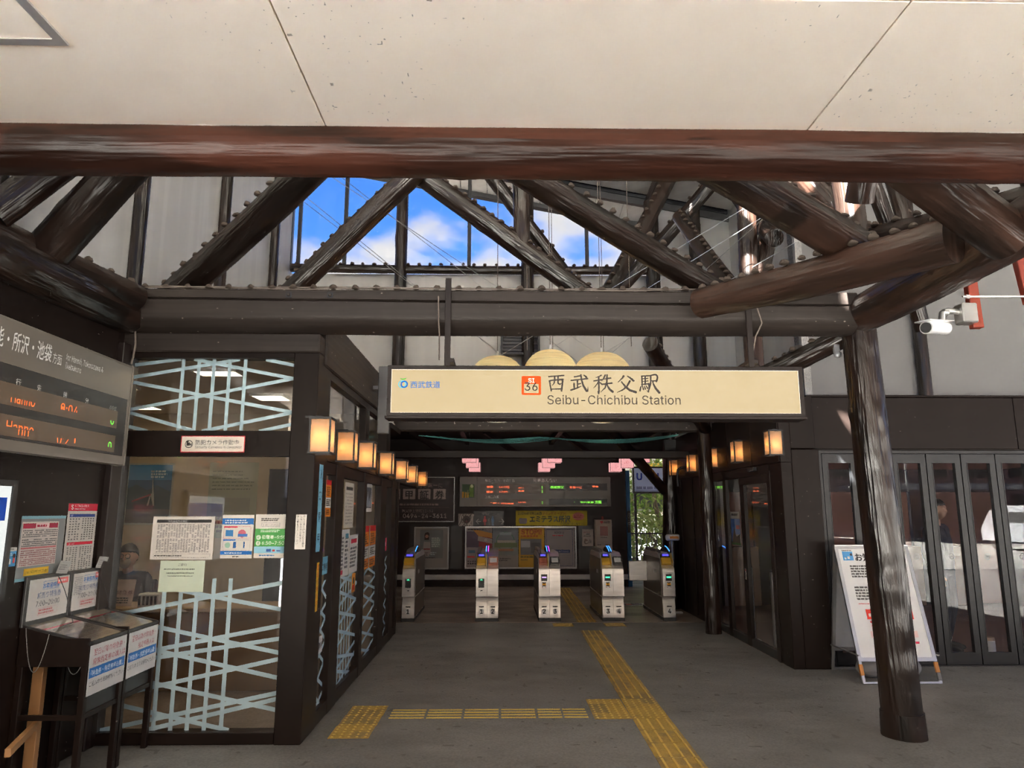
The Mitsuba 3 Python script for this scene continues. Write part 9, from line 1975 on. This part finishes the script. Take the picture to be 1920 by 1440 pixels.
part(k, 'lens', rod((2.722, 4.341, 2.7553), (2.716, 4.337, 2.7545), 0.034, 16), 'black')
k = thing('security_camera', 'small white camera under the right post head', 'security camera')
part(k, 'mount', bx(2.70, 2.74, 5.52, 5.56, 2.86, 2.93, 0.004), 'white_paint')
part(k, 'housing', trimesh.creation.icosphere(subdivisions=2, radius=0.03).apply_translation((2.725, 5.53, 2.845)), 'white_paint', True)
k = thing('ventilation_unit', 'dark ventilation grille box on the grey back wall above the lanterns', 'ventilation unit')
part(k, 'case', hole_frame(0.02, 0.58, 3.80, 4.16, 0.03, 'y', 9.84, 10.02), 'dark_gray')
part(k, 'back', bx(0.03, 0.57, 9.98, 10.0, 3.82, 4.14), 'mid_gray')
for i in range(6):
    part(k, 'louvre', bar((0.05, 9.9, 3.86 + 0.05 * i), (0.55, 9.9, 3.86 + 0.05 * i), 0.06, 0.006), 'mid_gray')
k = thing('projecting_sign', 'narrow grey projecting sign seen edge on beside the station sign', 'sign')
part(k, 'case', bx(-1.30, -1.18, 7.55, 7.63, 2.42, 3.15, 0.006), 'mid_gray')
part(k, 'tube_lamp', rod((-1.15, 7.58, 2.55), (-1.15, 7.58, 2.95), 0.018, 10), 'silver')
part(k, 'clip', bx(-1.18, -1.13, 7.57, 7.59, 2.94, 2.96), 'silver')
part(k, 'clip', bx(-1.18, -1.13, 7.57, 7.59, 2.54, 2.56), 'silver')
part(k, 'arm', bx(-1.40, -1.28, 7.57, 7.61, 2.9, 2.94), 'mid_gray')
pts = [(-2.3, 6.0, 3.45), (-1.9, 6.0, 3.34), (-1.6, 6.0, 3.28)]
k = thing('bird_spikes', 'strip of dark bird spikes slanting from the second strut to the beam', 'bird spikes')
part(k, 'strip', bar((-1.95, 5.9, 3.42), (-1.45, 5.7, 3.27), 0.03, 0.012), 'black')
for i in range(26):
    t = i / 25
    b = np.array([-1.95 + 0.5 * t, 5.9 - 0.2 * t, 3.42 - 0.15 * t])
    part(k, 'spike', rod(b, b + (random.uniform(-0.02, 0.02), -0.02 + random.uniform(-0.03, 0.03), 0.06), 0.0022, 4), 'black')

# ================================================================== the square in front, seen in the glass
pg = struct('plaza_ground', bx(-60, 60, -45, -4.6, -0.3, -0.02), 'asphalt', 'sunlit road of the station square')
part(pg, 'kerb', bx(-40, 40, -5.0, -4.6, -0.02, 0.02), 'curb_stone')
for i in range(12):
    part(pg, 'road_line', bx(-30 + 5 * i, -27 + 5 * i, -12.1, -11.95, -0.02, -0.015), 'white_paint')
part(pg, 'road_line', bx(-40, 40, -8.2, -8.05, -0.02, -0.015), 'white_paint')
sw = struct('sidewalk', bx(-40, 40, -40, -24, -0.02, 0.12), 'curb_stone', 'raised pavement on the far side of the square')
k = thing('bus_shelter', 'white roofed bus shelter mirrored in the folding doors', 'bus shelter')
part(k, 'roof', bx(21.5, 42, -29.5, -25.2, 2.95, 3.15, 0.03), 'shelter_white')
part(k, 'fascia', bx(21.4, 42.1, -25.2, -25.1, 2.85, 3.2), 'shelter_white')
for x in (22.0, 24.7, 28.6, 33.0, 38.0, 41.5):
    part(k, 'post', rod((x, -25.6, 0.12), (x, -25.6, 2.95), 0.06, 10), 'shelter_white')
part(k, 'bench', bx(25.5, 28, -28.4, -28.0, 0.45, 0.52, 0.02), 'desk_top')
part(k, 'bench_leg', bx(25.7, 25.8, -28.3, -28.1, 0.12, 0.45), 'dark_gray')
part(k, 'bench_leg', bx(27.7, 27.8, -28.3, -28.1, 0.12, 0.45), 'dark_gray')
part(k, 'back_screen', bx(24.9, 26.4, -29.2, -29.1, 0.3, 2.6), 'rose_wall')
k = thing('street_building', 'reddish town building mirrored behind the bus shelter', 'building')
part(k, 'wall', bx(14, 80, -44, -38, 0, 11), 'rose_wall')
for i in range(18):
    part(k, 'window', bx(15 + 3.4 * i, 17 + 3.4 * i, -38.0, -37.9, 0.9, 2.9), 'dark_gray')
    part(k, 'window', bx(15 + 3.4 * i, 17 + 3.4 * i, -38.0, -37.9, 4.2, 5.8), 'dark_gray')
part(k, 'cornice', bx(13.8, 80.2, -38.2, -37.7, 10.7, 11.1), 'cream')
k = thing('street_building', 'pale town building across the square with a dark roof', 'building')
part(k, 'wall', bx(-40, 12, -42, -36, 0, 10), 'pale_wall')
part(k, 'roof', bx(-40.5, 12.5, -42.3, -35.6, 10, 10.4), 'dark_brown')
part(k, 'door', bx(-15, -12, -36, -35.9, 0.1, 2.5), 'dark_gray')
part(k, 'vending_machine_front', bx(-9, -8, -35.9, -35.3, 0.12, 2.0, 0.03), 'red_steel')
for i, (x, y) in enumerate(((22.9, -24.9), (23.9, -24.9), (26.0, -24.5))):
    k = thing('bollard', ['orange traffic bollard left of the white lamp pole, mirrored in the doors', 'orange traffic bollard right of the white lamp pole, mirrored in the doors', 'orange traffic bollard at the kerb before the seated man, mirrored'][i], 'bollard', 'orange kerb bollards')
    part(k, 'post', lathe([(0, 0.8), (0.05, 0.78), (0.06, 0.05), (0.12, 0.03), (0.12, 0), (0, 0)], 14, (x, y, 0.12)), 'orange_red', 40)
    part(k, 'band', lathe([(0.058, 0.62), (0.064, 0.62), (0.064, 0.5), (0.058, 0.5)], 14, (x, y, 0.12)), 'white_paint', 40)
k = thing('lamp_pole', 'white street lamp pole mirrored in the folding doors', 'lamp pole')
part(k, 'pole', rod((23.4, -25.0, 0.12), (23.4, -25.0, 4.6), 0.06, 10), 'shelter_white')
part(k, 'arm', rod((23.4, -25.0, 4.5), (24.2, -24.8, 4.7), 0.03, 8), 'shelter_white')
part(k, 'head', bx(24.0, 24.6, -24.9, -24.7, 4.66, 4.76, 0.03), 'shelter_white')
walker(26.3, -28.2, 'man seated on the shelter bench, mirrored in the folding doors', math.pi, 'dark_cloth', 'tan_cloth', 'rubber', 1.0, 0.05, grp='people at the bus shelter', seated=True)
walker(28.0, -26.6, 'woman in a white jacket standing by the shelter, mirrored in the doors', 2.6, 'white_cloth', 'dark_cloth', 'rubber', 0.97, 0.08, grp='people at the bus shelter')
walker(28.8, -26.9, 'person in dark clothes beside the white jacket, mirrored in the doors', 3.4, 'dark_cloth', 'dark_cloth', 'rubber', 1.0, 0.10, grp='people at the bus shelter')


def van(x, y):
    k = thing('van', 'white van parked in the square, mirrored in the last folding door', 'van')
    prof = [(y - 2.1, 0.35), (y - 2.15, 0.75), (y - 2.0, 1.05), (y - 1.45, 1.65), (y - 1.1, 1.86), (y + 1.9, 1.86), (y + 2.1, 1.6), (y + 2.15, 0.8), (y + 2.1, 0.35)]
    part(k, 'body', ext(prof, 'x', x - 0.85, x + 0.85), 'car_white', 30)
    part(k, 'window_band', bx(x - 0.856, x + 0.856, y - 1.2, y + 1.9, 1.12, 1.6, 0.02), 'black')
    part(k, 'rear_window', bx(x - 0.7, x + 0.7, y + 2.0, y + 2.14, 1.15, 1.6, 0.02), 'black')
    part(k, 'bumper', bx(x - 0.86, x + 0.86, y + 2.05, y + 2.22, 0.32, 0.55, 0.03), 'mid_gray')
    for sx in (-1, 1):
        for dy in (-1.35, 1.35):
            t = trimesh.creation.torus(0.22, 0.1, 24, 10)
            t.apply_transform(trimesh.transformations.rotation_matrix(math.pi / 2, (0, 1, 0)))
            t.apply_translation((x + sx * 0.74, y + dy, 0.30))
            part(k, 'tyre', t, 'rubber', True)
        part(k, 'tail_lamp', bx(x + sx * 0.84 - 0.06, x + sx * 0.84 + 0.02, y + 2.08, y + 2.16, 0.8, 1.1, 0.01), 'red_steel')


van(22.6, -14.5)
